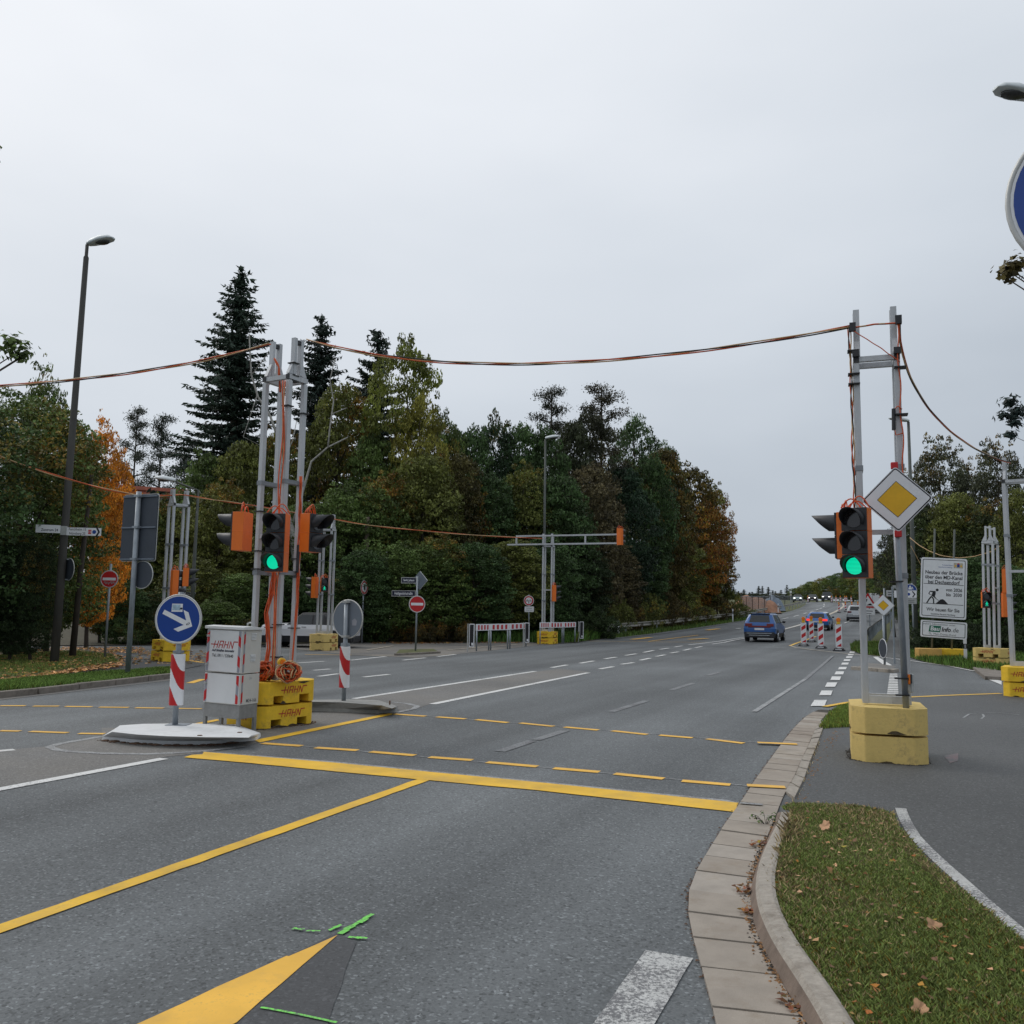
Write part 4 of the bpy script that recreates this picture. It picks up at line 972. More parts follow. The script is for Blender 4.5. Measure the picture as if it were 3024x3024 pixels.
# ------------------------------------------------------------------ overhead cables
def span(label, pts, mats=('orange_cable', 'cream_cable', 'cable_tie'), r=.0085, n=3, name='overhead_cable', spread=.016):
    root = thing(name, label, 'cable')
    a, m, b = pts; q = []
    for i in range(41):
        t = i/40; c = a*(1-t)*(1-2*t)+m*4*t*(1-t)+b*t*(2*t-1); q.append(c)
    for k in range(n):
        ph = k*2.1; pp = [p+Vector((spread*math.cos(ph+i*.35), spread*.3, spread*math.sin(ph+i*.35))) for i, p in enumerate(q)]
        mb = MB(); mb.tube(pp, r, 6); mb.build('strand', mats[k % len(mats)], root, smooth=True)
    return root
def top(m, x, y, z): return (Matrix.Translation(m.location) @ m.rotation_euler.to_matrix().to_4x4()) @ Vector((x, y, z))
aB1, aB2 = WP(796, 1016, dB-.1), WP(906, 1004, dB+.1)
span('orange cable bundle hanging from the left mast to the top of the right mast', [aB2, WP(1560, 1074, (dB+dA)/2+.3), top(mA, -.27, -.19, 5.0)], n=4)
far_l = WP(-700, 1160, 13); span('orange cable bundle leaving the left mast towards the left edge', [aB1, WP(150, 1128, 12.4), far_l], n=4)
tC = top(mC, 0, 0, 4.75); tD = top(mD, 0, 0, 4.9); tE = top(mE, -.2, -.1, 5.0); tF = top(mF, -.1, 0, 4.85); tG = top(mG, 0, 0, 4.45)
span('orange cable sagging from the left edge to the mast behind the blue arrow sign', [tC, WP(230, 1424, depth(tC)-2), WP(-330, 1210, depth(tC)-5)], n=2, r=.016)
span('thin orange cable from the far left mast to the mast by the white car', [tC, WP(745, 1493, 27.5), tD], n=2, r=.012, spread=.015)
span('thin cable from the mast by the white car to the mast with the long arm', [tD, WP(1240, 1567, 35), tE], n=2, r=.014, spread=.015)
span('black and orange cable dropping from the right mast to the mast at the right edge', [top(mA, .26, -.19, 5.0), WP(2775, 1243, 12.6), tF], n=3, r=.008, spread=.010, mats=('cable_tie', 'cream_cable', 'orange_cable'))
# ------------------------------------------------------------------ switch cabinet
PCB = Vector((-3.375, 11.22, 0)); rzC = -R(25)
cb = thing('switch_cabinet', 'white steel switch cabinet with red and white reflective strips on metal legs', 'switch cabinet', PCB, rot=(0, R(.8), rzC))
w, d, h0, h1, hm = .585, .33, .35, 1.29, .74
x0 = -w
mb = MB()
for x, y in ((-w+.02, .02), (-.02, .02), (-.02, d-.02), (-w+.02, d-.02)): 
    mb = MB(); mb.box((x, y, .09), (.04, .04, .18)); mb.build('leg', 'cabinet_metal', cb)
mb = MB(); mb.box((-w/2, d/2, .265), (w, d, .17)); mb.build('plinth', 'cabinet_metal', cb, bevel=.004)
mb = MB(); mb.box((-w/2, d/2, (h0+hm)/2-.002), (w+.01, d+.01, hm-h0-.01)); lo_ = mb.build('lower_box', 'cabinet_warm', cb, bevel=.005)
mb = MB(); mb.box((-w/2, d/2, (hm+h1)/2), (w+.01, d+.01, h1-hm-.008)); up_ = mb.build('upper_box', 'cabinet_warm', cb, bevel=.005)
mb = MB(); mb.box((-w/2, -.014, (h0+hm)/2), (w-.012, .016, hm-h0-.03)); mb.build('lower_door', 'cabinet', cb, bevel=.004)
mb = MB(); mb.box((-w/2, -.014, (hm+h1)/2), (w-.012, .016, h1-hm-.03)); ud = mb.build('upper_door', 'cabinet', cb, bevel=.004)
mb = MB(); mb.v = []; mb.add([(-w-.03, -.035, h1), (.03, -.035, h1), (.03, d+.03, h1), (-w-.03, d+.03, h1), (-w-.03, -.035, h1+.035), (.03, -.035, h1+.035), (.03, d+.03, h1+.02), (-w-.03, d+.03, h1+.02), (.03, d*.35, h1+.045), (-w-.03, d*.35, h1+.045)],
    [(0, 3, 2, 1), (0, 1, 5, 4), (1, 2, 6, 8, 5), (2, 3, 7, 6), (3, 0, 4, 9, 7), (4, 5, 8, 9), (9, 8, 6, 7)]); mb.build('roof', 'cabinet', cb, bevel=.004)
mb = MB(); mb.tube([(-.09, d*.5, h1+.03), (-.09, d*.5, h1+.075), (-.05, d*.5, h1+.09), (-.01, d*.5, h1+.075), (-.01, d*.5, h1+.03)], .012, 8); mb.build('lifting_eye', 'galv_light', cb, smooth=True)
def strip_pol(x, z0, z1, wd, flip, seg, ph=0):
    rect = [(x, z0), (x+wd, z0), (x+wd, z1), (x, z1)]; out_ = []
    z = z0-seg*2+ph
    while z < z1+seg:
        s = wd*.9*(1 if flip else -1)
        p = [(x, z), (x+wd, z+s), (x+wd, z+s+seg), (x, z+seg)]
        p = clip(p, 0, 1, z1); p = clip(p, 0, -1, -z0) if p else p
        if len(p) > 2: out_.append(p)
        z += seg*2
    return out_
for (za, zb2, ph) in ((h0+.02, hm-.02, .0), (hm+.018, h1-.018, .09)):
    for xx, fl in ((-w+.012, True), (-.055, False)):
        decal('reflective_strip', [([[(xx, za), (xx+.042, za), (xx+.042, zb2), (xx, zb2)]], 'refl_silver'), (strip_pol(xx, za, zb2, .042, fl, .125, ph), 'sign_red')], cb, loc=(0, -.022, 0))
    decal('reflective_strip', [([[(.006, za), (.036, za), (.036, zb2), (.006, zb2)]], 'refl_silver'), (strip_pol(.006, za, zb2, .03, True, .125, ph), 'sign_red')], cb, loc=(.0055, 0, 0), rz=R(90))
for z in (1.20, .84, .60):
    mb = MB(); mb.box((-w+.035, -.032, z), (.035, .022, .026)); mb.tube([(-w+.045, -.03, z), (-w+.045, -.05, z)], .009, 8); mb.build('latch', 'galv_light', cb)
decal('company_lettering', [(hahn_polys(.36, .085, -w/2-.01, 1.095), 'hahn_red')], cb, y0=-.0232)
text('Auf Straßen innovativ', .042, 'sign_navy', cb, (-w/2-.01, -.0235, 1.02), shear=.25, bold=.0016, sx=1.0)
text('Tel.: 0911 / 520640', .052, 'sign_black', cb, (-w/2-.01, -.0235, .955), bold=.0008, sx=.85)
text('M24-166', .062, 'sign_grey_text', cb, (.0065, .20, .40), rz=R(90), bold=.001, sx=.85)
text('24-', .05, 'refl_silver', cb, (.0065, .17, .68), rz=R(90), sx=.8)
for z in (1.16, .89):
    for k in range(5):
        mb = MB(); mb.add([(.0055, .14, z+.018*k), (.0055, .23, z+.018*k), (.016, .23, z+.018*k+.004), (.016, .14, z+.018*k+.004), (.0055, .14, z+.018*k+.013), (.0055, .23, z+.018*k+.013)], [(0, 1, 2, 3), (3, 2, 5, 4), (0, 3, 4), (1, 5, 2)]); mb.build('vent_louvre', 'cabinet', cb)

# ------------------------------------------------------------------ refuge islands
def refuge(name, label, base_px, top_px, h, mat):
    bp = [G(*p) for p in base_px]; tp = [G(p[0], p[1], zc=h) for p in top_px]; n = len(bp); mb = MB()
    c = sum(bp, Vector())/n; root = thing(name, label, 'traffic island', (c.x, c.y, 0))
    vs = [Vector((p.x-c.x, p.y-c.y, .0)) for p in bp]+[Vector((p.x-c.x, p.y-c.y, .0))*.995+Vector((0, 0, h*.35)) for p in bp]+[Vector((p.x-c.x, p.y-c.y, h)) for p in tp]
    mb.add(vs, [(i, (i+1) % n, n+(i+1) % n, n+i) for i in range(n)], 1); mb.add(vs, [(n+i, n+(i+1) % n, 2*n+(i+1) % n, 2*n+i) for i in range(n)], 0); mb.add(vs, [tuple(range(2*n, 3*n))], 0)
    b = mb.build('body', [mat, mat], root, bevel=.02); return root, c
r1, c1 = refuge('refuge_island', 'white painted wedge shaped concrete island under the blue arrow sign', [(301, 2186), (400, 2196), (497, 2200), (621, 2200), (758, 2187), (770, 2176), (700, 2150), (560, 2146), (420, 2148), (345, 2158)],
    [(330, 2161), (405, 2169), (497, 2174), (610, 2177), (735, 2178), (742, 2172), (695, 2149), (559, 2137), (420, 2138), (354, 2142)], .13, 'concrete_white')
mb = MB(); e_ = [G(*p) for p in ((301, 2188), (400, 2198), (497, 2203), (621, 2203), (700, 2195))]
mb2 = MB()
for a, b in zip(e_, e_[1:]):
    for k in range(10):
        p = a.lerp(b, random.random()); s_ = random.uniform(.012, .035); mb2.ell((p.x-c1.x, p.y-c1.y+random.uniform(-.02, .03), .008), (s_*1.5, s_, s_*.5), 6, 4)
q_ = mb2.build('crumbled_edge', 'rust_edge', r1); q_['kind'] = 'stuff'
mb = MB()
for px, py in ((590, 2172), (708, 2163)):
    p = G(px, py, zc=.132); mb.tube([(p.x-c1.x, p.y-c1.y, .12), (p.x-c1.x, p.y-c1.y, .137)], .028, 10)
mb.build('lifting_socket', 'rust_edge', r1)
pp = G(527, 2140, zc=.13); mb = MB(); mb.box((pp.x-c1.x, pp.y-c1.y, .134), (.26, .2, .006)); mb.build('cover_plate', 'galv', r1)
r2, c2 = refuge('refuge_island', 'weathered grey concrete island behind the yellow blocks', [(870, 2098), (912, 2100), (1020, 2104), (1117, 2108), (1169, 2104), (1174, 2096), (1120, 2078), (1000, 2076), (880, 2080)],
    [(880, 2074), (912, 2072), (1010, 2074), (1128, 2083), (1158, 2092), (1164, 2089), (1121, 2071), (1040, 2065), (890, 2067)], .155, 'concrete')
mb = MB(); p = G(1151, 2080, zc=.156); mb.tube([(p.x-c2.x, p.y-c2.y, .15), (p.x-c2.x, p.y-c2.y, .21)], .012, 8); mb.build('lifting_eye', 'rust_edge', r2)

# ------------------------------------------------------------------ round / other signs
def round_plate(parent, z, r, front, y=-.045, rim='sign_rim', back='sign_back', th=.012, cx=0):
    mb = MB(); n = 44
    mb.slab(circ(r-.006, n, cx, z), y, y+th, 1, 0); pl_ = mb.build('sign_plate', [front, back], parent)
    mb = MB(); mb.tube([(cx+r*math.cos(2*math.pi*i/n), y+th*.5, z+r*math.sin(2*math.pi*i/n)) for i in range(n+1)], .011, 6, cap=False); rm_ = mb.build('rim', rim, parent, smooth=True); return pl_, rm_
def spiral_marker(parent, z0, z1, r, y=-.0, flip=1, turns=.5):
    nz, na = 110, 64; mb = MB()
    for i in range(nz+1):
        for j in range(na):
            a = 2*math.pi*j/na; mb.v.append((r*math.cos(a), y+r*.75*math.sin(a), z0+(z1-z0)*i/nz))
    for i in range(nz):
        for j in range(na):
            a = 2*math.pi*(j+.5)/na; x = math.cos(a); zz = (z1-z0)*(i+.5)/nz
            s = (zz - flip*(-.14)*math.sin(x*1.35))/((z1-z0)*.72); red = (math.floor(s*2+ .55) % 2) == 0
            mb.f.append((i*na+j, i*na+(j+1) % na, (i+1)*na+(j+1) % na, (i+1)*na+j)); mb.m.append(0 if red else 1)
    mb.f.append(tuple(range(nz*na, (nz+1)*na))); mb.m.append(2); mb.f.append(tuple(reversed(range(na)))); mb.m.append(2)
    mb.build('striped_marker', ['sign_red', 'sign_white', 'galv'], parent, smooth=True)
# blue arrow sign
PS = G(517, 2141, zc=.13)
s1 = thing('arrow_sign', 'round blue keep right sign with white arrow and a blue sticker on the white island', 'road sign', PS, R(-7), rot=(0, R(-.6), R(-7)))
mb = MB(); mb.tube([(0, 0, 0), (0, 0, 1.62)], .034, 14); mb.build('pole', 'galv', s1, smooth=True)
zc_ = HZ(PS, 1828); spiral_marker(s1, .24, .86, .088, flip=1)
mb = MB(); mb.box((0, 0, .885), (.1, .09, .035)); mb.build('clamp', 'galv', s1)
round_plate(s1, zc_, .297, 'sign_white')
def Q(x, y): return ((x-735)/2300*1.0*.93, zc_+(985-y)/2300*.83)
kx = .28/650; kz = .28/740
def Q(x, y): return ((x-735)*kx, zc_+(975-y)*kz)
blue = circ(.277, 44, 0, zc_)
arr = [Q(310, 672), Q(980, 1022), Q(885, 675), Q(1040, 760), Q(1170, 1210), Q(750, 1385), Q(605, 1300), Q(912, 1165), Q(248, 805)]
decal('blue_face', [([blue], 'sign_blue'), ([arr], 'sign_white')], s1, loc=(0, -.0455, 0))
stk = [Q(537, 475), Q(862, 480), Q(857, 742), Q(522, 738)]
decal('sticker', [([stk], 'sign_white'), ([[Q(552, 505), Q(790, 508), Q(785, 690), Q(545, 690)]], 'sticker'), ([[Q(790, 605), Q(855, 605), Q(855, 662), Q(780, 662)]], 'sign_black')], s1, loc=(0, -.0485, 0))
decal('sticker', [([[Q(985, 1130), Q(1080, 1078), Q(1095, 1130), Q(1000, 1180)]], 'sign_black'), ([[Q(1012, 1133), Q(1070, 1100), Q(1077, 1122), Q(1020, 1156)]], 'sign_white')], s1, loc=(0, -.0485, 0))
# its twin seen from behind
PS2 = G(1015, 2069, zc=.155)
s2 = thing('arrow_sign', 'round sign seen from its grey back on the island right of the yellow blocks', 'road sign', PS2, rot=(0, R(.6), R(150)))
mb = MB(); mb.tube([(0, 0, 0), (0, 0, 1.52)], .034, 14); mb.build('pole', 'galv', s2, smooth=True)
spiral_marker(s2, .20, .83, .088, flip=-1)
zc2 = HZ(PS2, 1828); round_plate(s2, zc2, .297, 'sign_blue', y=-.05, back='sign_back')
for z in (zc2+.27, zc2-.27): mb = MB(); mb.box((0, 0, z), (.10, .085, .035)); mb.build('clamp', 'galv_light', s2)
mb = MB(); mb.box((0, 0, .86), (.1, .1, .05)); mb.build('clamp', 'galv', s2)
decal('sticker', [([[(.09, zc2-.02), (.15, zc2+.01), (.19, zc2-.03), (.18, zc2-.1), (.1, zc2-.1)]], 'refl_silver')], s2, loc=(0, -.037, 0), rz=R(180))

# priority sign on pole strapped to mast A
PPR = tolocal(mA, Vector((0, 0, 0)))
bp_ = WP(2676, 2092, dA-.36); bp_.z = .597
pr = thing('priority_sign', 'large diamond priority road sign with yellow centre on a pole strapped to the right mast', 'road sign', bp_, rzA)
pr.rotation_euler = (0, R(-1.2), R(-20))
H_top = 2.93
mb = MB(); mb.tube([(0, 0, 0), (0, 0, 2.62)], .034, 14); mb.build('pole', 'galv', pr, smooth=True)
zcp = HZ(Vector((bp_.x, bp_.y, 0)), 1476)-.597
s_ = .30
sg = thing_plate = None
def diamond(s, z, r=.03, n=4):
    base = rrect(2*s, 2*s, r, 0, 0, n); c, q = math.cos(R(45)), math.sin(R(45)); return [(x*c-y*q, z+x*q+y*c) for x, y in base]
mb = MB(); mb.slab(diamond(.262, 0, .03), -.06, -.045, 1, 0); sp = mb.build('sign_plate', ['sign_white', 'sign_back'], pr, loc=(.02, 0, zcp))
sp.rotation_euler = (0, 0, 0)
decal('sign_face', [([diamond(.254, 0, .03)], 'sign_black'), ([diamond(.241, 0, .022)], 'sign_white'), ([diamond(.146, 0, .004)], 'sign_black'), ([diamond(.140, 0, .004)], 'sign_yellow')], sp, y0=-.0615)
for z in (zcp+.385, zcp-.385):
    mb = MB(); mb.box((0.015, -.03, z), (.075, .06, .075)); mb.build('clamp', 'sign_red', pr, bevel=.008)
ties(pr, [(-.03, 0, z) for z in (1.38, .32, .14)], .14, .12)
wl2 = thing('warning_lamp', 'small amber warning lamp strapped low on the right mast pole', 'warning lamp', WP(2683, 2015, dA-.3), R(-60))
mb = MB(); mb.box((0, .04, -.01), (.05, .05, .20)); mb.build('battery_case', 'galv_light', wl2, bevel=.008)
mb = MB(); mb.box((0, -.005, .04), (.08, .03, .10)); mb.build('casing', 'black_plastic', wl2)
mb = MB(); mb.box((0, -.032, .035), (.085, .024, .11)); mb.build('lens', 'amber', wl2, bevel=.01)

# ---- generic sign with pole
def pole_sign(label, px, py, rz, top_py=None, r=.034, name='road_sign', topH=None, mat='galv', lean=0, group=None, dz=0):
    P = G(px, py); s = thing(name, label, 'road sign', P, group=group, rot=(0, lean, rz)); H = topH if topH else HZ(P, top_py)
    mb = MB(); mb.tube([(0, 0, 0), (0, 0, H)], r, 12); mb.build('pole', mat, s, smooth=True); return s, P, H
def no_entry(label, px, py, top, cy, rz, r, graffiti=False):
    s, P, H = pole_sign(label, px, py, rz, top); z = HZ(P, cy)
    round_plate(s, z, r, 'sign_white', back='sign_back'); k = r*.93
    decal('sign_face', [([circ(k, 40, 0, z)], 'sign_red'), ([[(-k*.82, z-k*.17), (k*.82, z-k*.17), (k*.82, z+k*.17), (-k*.82, z+k*.17)]], 'sign_white')], s, loc=(0, -.0465, 0))
    if graffiti:
        o = []
        for i, (x, y) in enumerate([(-.14, -.12), (-.06, -.14), (.03, -.12), (.11, -.13)]): o += stroke([(x, z+y), (x+.03, z+y+.06), (x+.05, z+y-.02), (x+.08, z+y+.05)], .014)
        decal('scribble', [(o, 'paint_white_old')], s, loc=(0, -.0505, 0))
    return s
no_entry('red no entry sign with white scribble beside the tall street lamp on the left', 309, 1947, 1665, 1710, R(2), .245, True)
# big grey sign back and small one on the thick pole
s, P, H = pole_sign('large dark sign seen from behind on a thick galvanised pole in the left grass verge', 376, 2002, R(158), 1452, r=.057, name='large_sign')
zt_, zb_ = HZ(P, 1460), HZ(P, 1655)
mb = MB(); mb.slab(rrect(.98, zt_-zb_, .05, -.0, (zt_+zb_)/2), -.085, -.06, 1, 0); mb.build('sign_plate', ['sign_white', 'sign_back_dark'], s)
mb = MB(); mb.slab(rrect(1.0, zt_-zb_+.03, .05, 0, (zt_+zb_)/2), -.10, -.085, 0); mb.build('rim', 'sign_rim', s)
for z in (zt_-.04, (zt_+zb_)/2, zb_+.03):
    mb = MB(); mb.box((0, -.045, z), (.96, .03, .03)); mb.build('stiffener', 'sign_back', s)
    mb = MB(); mb.box((0, .0, z), (.16, .13, .045)); mb.build('clamp', 'galv', s)
z_ = HZ(P, 1697); round_plate(s, z_, .30, 'sign_white', y=-.085, back='sign_back_dark', cx=-.16)
# concrete lamp mast with direction fingers
PL = G(160, 1958); HL = HZ(PL, 735)
def lamp_head(parent, loc, rz, L=.78, name='lamp_head'):
    mb = MB(); prof = [(0, .10, .10), (.12, .14, .14), (.4, .19, .16), (.65, .16, .11), (.76, .07, .03)]
    n = 14; vs = []
    for x, w, h in prof:
        for j in range(n):
            a = 2*math.pi*j/n; sz = math.sin(a); vs.append((w*math.cos(a), -x*L/.76, (h*sz if sz > 0 else .3*h*sz)+.12*x))
    mb.add(vs, [(i*n+j, i*n+(j+1) % n, (i+1)*n+(j+1) % n, (i+1)*n+j) for i in range(4) for j in range(n)]); mb.add(vs, [tuple(range(n)), tuple(reversed(range(4*n, 5*n)))])
    h = mb.build(name, 'lamp_grey', parent, smooth=True, loc=loc, rz=rz)
    mb = MB(); mb.ell((0, -.42*L/.76, .02), (.13, .25, .07), 12, 8); mb.build('lamp_glass', 'lamp_glass', h, smooth=True)
    return h
sl_ = thing('street_lamp', 'tall street lamp on a dark tapered pole rising from the left hedge', 'street lamp', PL, rot=(0, R(.4), 0))
mb = MB(); mb.tube([(0, 0, 0), (0, 0, HL*.4), (0, 0, HL-.25), (0, 0, HL-.2), (0, 0, HL+.12)], [.112, .095, .07, .045, .045], 16); mb.build('pole', 'pole_dark', sl_, smooth=True)
lamp_head(sl_, (0, .08, HL+.16), R(72), .85)
zf = HZ(PL, 1568)
def finger(parent, x0, x1, z, h, y, rz, texts, arrow=None, loc=None):
    mb = MB(); mb.box(((x0+x1)/2, y, z), (abs(x1-x0), .02, h)); f = mb.build('direction_board', 'sign_white', parent, rz=rz)
    for t, sx, zz, sz, mat in texts: text(t, sz, mat, f, (sx, y-.0115, z+zz), bold=.0015, sx=.85)
    return f
fs = thing('direction_sign', 'pair of white direction boards on the left lamp pole', 'direction sign', PL+Vector((.10, -.16, 0)), R(8))
f1 = finger(fs, -.70, -.10, zf+.03, .21, 0, R(6), [('Zentrum 24', -.36, -.03, .10, 'sign_navy')])
decal('white_arrow', [([[(-.92, zf-.08), (-.80, zf+.03), (-.86, zf+.03), (-.92, zf-.02)]], 'sign_green')], fs, loc=(0, -.1, 0), rz=0) if False else None
f2 = finger(fs, .06, .95, zf-.02, .21, 0, R(-3), [('Forchheim 15', .34, .055, .095, 'sign_grey_text'), ('Nürnberg 25', .34, -.055, .095, 'sign_grey_text')])
decal('red_symbol', [([[(.62, zf-.08), (.70, zf-.08), (.70, zf+.035), (.62, zf+.035)]], 'sign_red')], f2, loc=(0, -.0115, 0))
text('11', .075, 'sign_white', f2, (.66, -.015, zf-.022), bold=.002)
decal('blue_symbol', [([circ(.052, 18, .775, zf-.022)], 'sign_blue')], f2, loc=(0, -.0115, 0))
decal('black_chevron', [(stroke([(.84, zf+.09), (.90, zf-.02), (.84, zf-.13)], .045), 'sign_black')], f2, loc=(0, -.0115, 0))
mb = MB(); mb.box((-.02, .02, zf), (.15, .05, .24)); mb.build('bracket', 'galv_light', fs)
rb = thing('round_sign', 'round sign seen from its dark back on the right side of the left lamp pole', 'road sign', PL+Vector((.16, .05, 0)), R(142))
z_ = HZ(PL, 1681); round_plate(rb, z_, .30, 'sign_white', y=-.02, back='sign_back_dark', cx=-.02)
for dz in (.3, -.3): mb = MB(); mb.box((0, .02, z_+dz*.9), (.05, .07, .03)); mb.build('clamp', 'galv', rb)

# other street lamps
def street_lamp(label, px, py, top_py, rzh, L=.8, r=(.10, .05), mat='pole_green', P=None, arm=0, lean=0):
    P = P or G(px, py); H = HZ(P, top_py); s = thing('street_lamp', label, 'street lamp', P, rot=(0, lean, 0))
    mb = MB(); pts = [(0, 0, 0), (0, 0, H*.5), (0, 0, H)]; rr = [r[0], (r[0]+r[1])/2, r[1]]
    if arm: 
        v = Vector((math.sin(rzh), -math.cos(rzh), 0))*arm; pts += [(v.x, v.y, H+arm*.35)]; rr += [r[1]*.8]
    mb.tube(pts, rr, 12); mb.build('pole', mat, s, smooth=True)
    e = pts[-1]; lamp_head(s, (e[0], e[1], e[2]+.03), rzh, L); return s, P
street_lamp('white headed street lamp in front of the woods behind the mast with the long arm', 1604, 1886, 1297, R(75), .85)
street_lamp('street lamp with an angled arm among the trees behind the far left signal mast', 0, 0, 1448, R(-80), .85, P=atd(566, 38), arm=.9)
street_lamp('street lamp with flat head partly hidden by the large priority sign', 2706, 1925, 1246, R(-82), .95, r=(.12, .06), mat='pole_green')
# lamp cut by the top right corner and the big blue sign at the right edge
Pz = atd(3260, 18.5); sz_ = thing('street_lamp', 'close street lamp head reaching in at the top right corner', 'street lamp', Pz)
mb = MB(); ztl = HZ(Pz, 272); mb.tube([(0, 0, 0), (0, 0, 6), (0, 0, ztl+.05)], [.13, .09, .06], 14); mb.build('pole', 'pole_green', sz_, smooth=True)
Pl2 = WP(3062, 290, depth(Pz)); v_ = Pl2-Pz; mb = MB(); mb.tube([(0, 0, ztl+.03), (v_.x, v_.y, v_.z)], [.06, .05], 12); mb.build('arm', 'lamp_grey', sz_, smooth=True)
lamp_head(sz_, (v_.x, v_.y, v_.z-.0), math.atan2(-v_.x, v_.y)+math.pi - 2*math.pi if False else R(-90)+R(8), .78)
Pb = atd(3349, 3.70); bs = thing('cycle_path_sign', 'huge looking round blue sign cut off by the right edge', 'road sign', Pb, R(-31))
mb = MB(); mb.tube([(0, .03, 0), (0, .03, 4.1)], .034, 12); mb.build('pole', 'galv', bs, smooth=True)
zB = HZ(Pb, 562); round_plate(bs, zB, .315, 'sign_white', y=-.03); decal('blue_face', [([circ(.296, 44, 0, zB)], 'sign_blue')], bs, loc=(0, -.0305, 0))

# street names post with no entry
s = no_entry('red no entry sign under two dark street name plates at the far corner', 1227, 1926, 1702, 1784, R(-2)+R(22), .30)
P = G(1227, 1926)
def name_plate(parent, txt, x0, x1, z, h, rz, sz):
    mb = MB(); mb.box(((x0+x1)/2, 0, z), (x1-x0, .03, h)); f = mb.build('name_plate', 'sign_rim', parent, rz=rz)
    decal('name_face', [([[(x0+.02, z-h/2+.02), (x1-.02, z-h/2+.02), (x1-.02, z+h/2-.02), (x0+.02, z+h/2-.02)]], 'sign_navy')], f, y0=-.0165)
    text(txt, sz, 'sign_white', f, ((x0+x1)/2, -.019, z), bold=.002, sx=.72)
name_plate(s, 'Heiligenlohstraße', -1.02, -.06, HZ(P, 1753), .22, R(-38), .145)
name_plate(s, 'Sankt Johann', -.6, -.03, HZ(P, 1714), .22, R(-25), .11)
mb = MB(); zd = HZ(P, 1714); mb.slab(diamond(.245, 0, .02), .05, .065, 1, 0); dd_ = mb.build('sign_plate', ['sign_back', 'sign_white'], s, loc=(0.05, 0, zd), rz=R(-50))
mb = MB(); mb.slab(diamond(.25, 0, .02), .065, .075, 0); mb.build('rim', 'sign_rim', dd_)
# overtaking ban sign, narrow view
s, P, H = pole_sign('narrow looking round prohibition sign in front of the woods right of the parked car', 1068, 1901, R(68), 1712)
z_ = HZ(P, 1735); round_plate(s, z_, .30, 'sign_white'); decal('sign_face', [([circ(.285, 36, 0, z_)], 'sign_red'), ([circ(.215, 36, 0, z_)], 'sign_white'), ([rrect(.10, .20, .03, 0, z_-.02), circ(.05, 12, 0, z_+.12)], 'sign_black')], s, loc=(0, -.0465, 0))
# cyclist and pedestrian ban with plate
s, P, H = pole_sign('round red rimmed sign with bicycles above a small white plate behind the first barrier', 1562, 1897, R(0), 1756, r=.03, lean=R(-1))
z_ = HZ(P, 1774); round_plate(s, z_, .245, 'sign_white', rim='sign_white'); bk = []
for cx in (-.11, -.035, .035, .11): bk += stroke([(cx+.038*math.cos(a*math.pi/5), z_-.01+.038*math.sin(a*math.pi/5)) for a in range(11)], .009)
bk += stroke([(-.11, z_-.01), (-.07, z_+.06), (-.035, z_-.01)], .012)+stroke([(.035, z_-.01), (.07, z_+.06), (.11, z_-.01)], .012)+stroke([(0, z_-.04), (0, z_-.13)], .03)
decal('sign_face', [([circ(.228, 36, 0, z_)], 'sign_red'), ([circ(.165, 36, 0, z_)], 'sign_white'), (bk, 'sign_black')], s, loc=(0, -.0465, 0))
zp = HZ(P, 1799); mb = MB(); mb.slab(rrect(.46, .27, .02, 0.02, zp), -.045, -.03); mb.build('plate', 'sign_white', s)
text('Bitte Gehweg', .062, 'sign_grey_text', s, (.02, -.047, zp+.05), bold=.001, sx=.8); text('gegenüber benutzen', .052, 'sign_grey_text', s, (.02, -.047, zp-.05), bold=.001, sx=.8)
# town sign seen edge faded, and round back with small plate
s, P, H = pole_sign('faded yellow town exit sign in front of the woods before the guardrail', 2018, 1838, R(-12), 1765, r=.03, name='town_sign')
z_ = HZ(P, 1762); mb = MB(); mb.slab(rrect(1.0, .64, .04, 0, z_), -.05, -.03); mb.build('sign_plate', 'sign_faded_orange', s)
decal('red_bar', [(stroke([(-.42, z_-.05), (.42, z_-.02)], .05), 'sign_red'), (stroke([(-.3, z_+.15), (.3, z_+.17)], .05), 'sign_grey_text')], s, loc=(0, -.051, 0))
s, P, H = pole_sign('tall pole with a round sign back and crossed plate above the guardrail', 2049, 1827, R(165), 1722, r=.04, name='round_sign')
z_ = HZ(P, 1733); round_plate(s, z_, .42, 'sign_white', back='sign_back_dark'); z2 = HZ(P, 1750)
mb = MB(); mb.slab(rrect(.62, .42, .03, 0, z2), -.045, -.03); mb.build('plate', 'sign_back', s); decal('cross_tape', [(stroke([(-.28, z2-.18), (.28, z2+.18)], .07)+stroke([(-.28, z2+.18), (.28, z2-.18)], .07), 'sign_white')], s, loc=(0, -.0255, 0), rz=R(180))

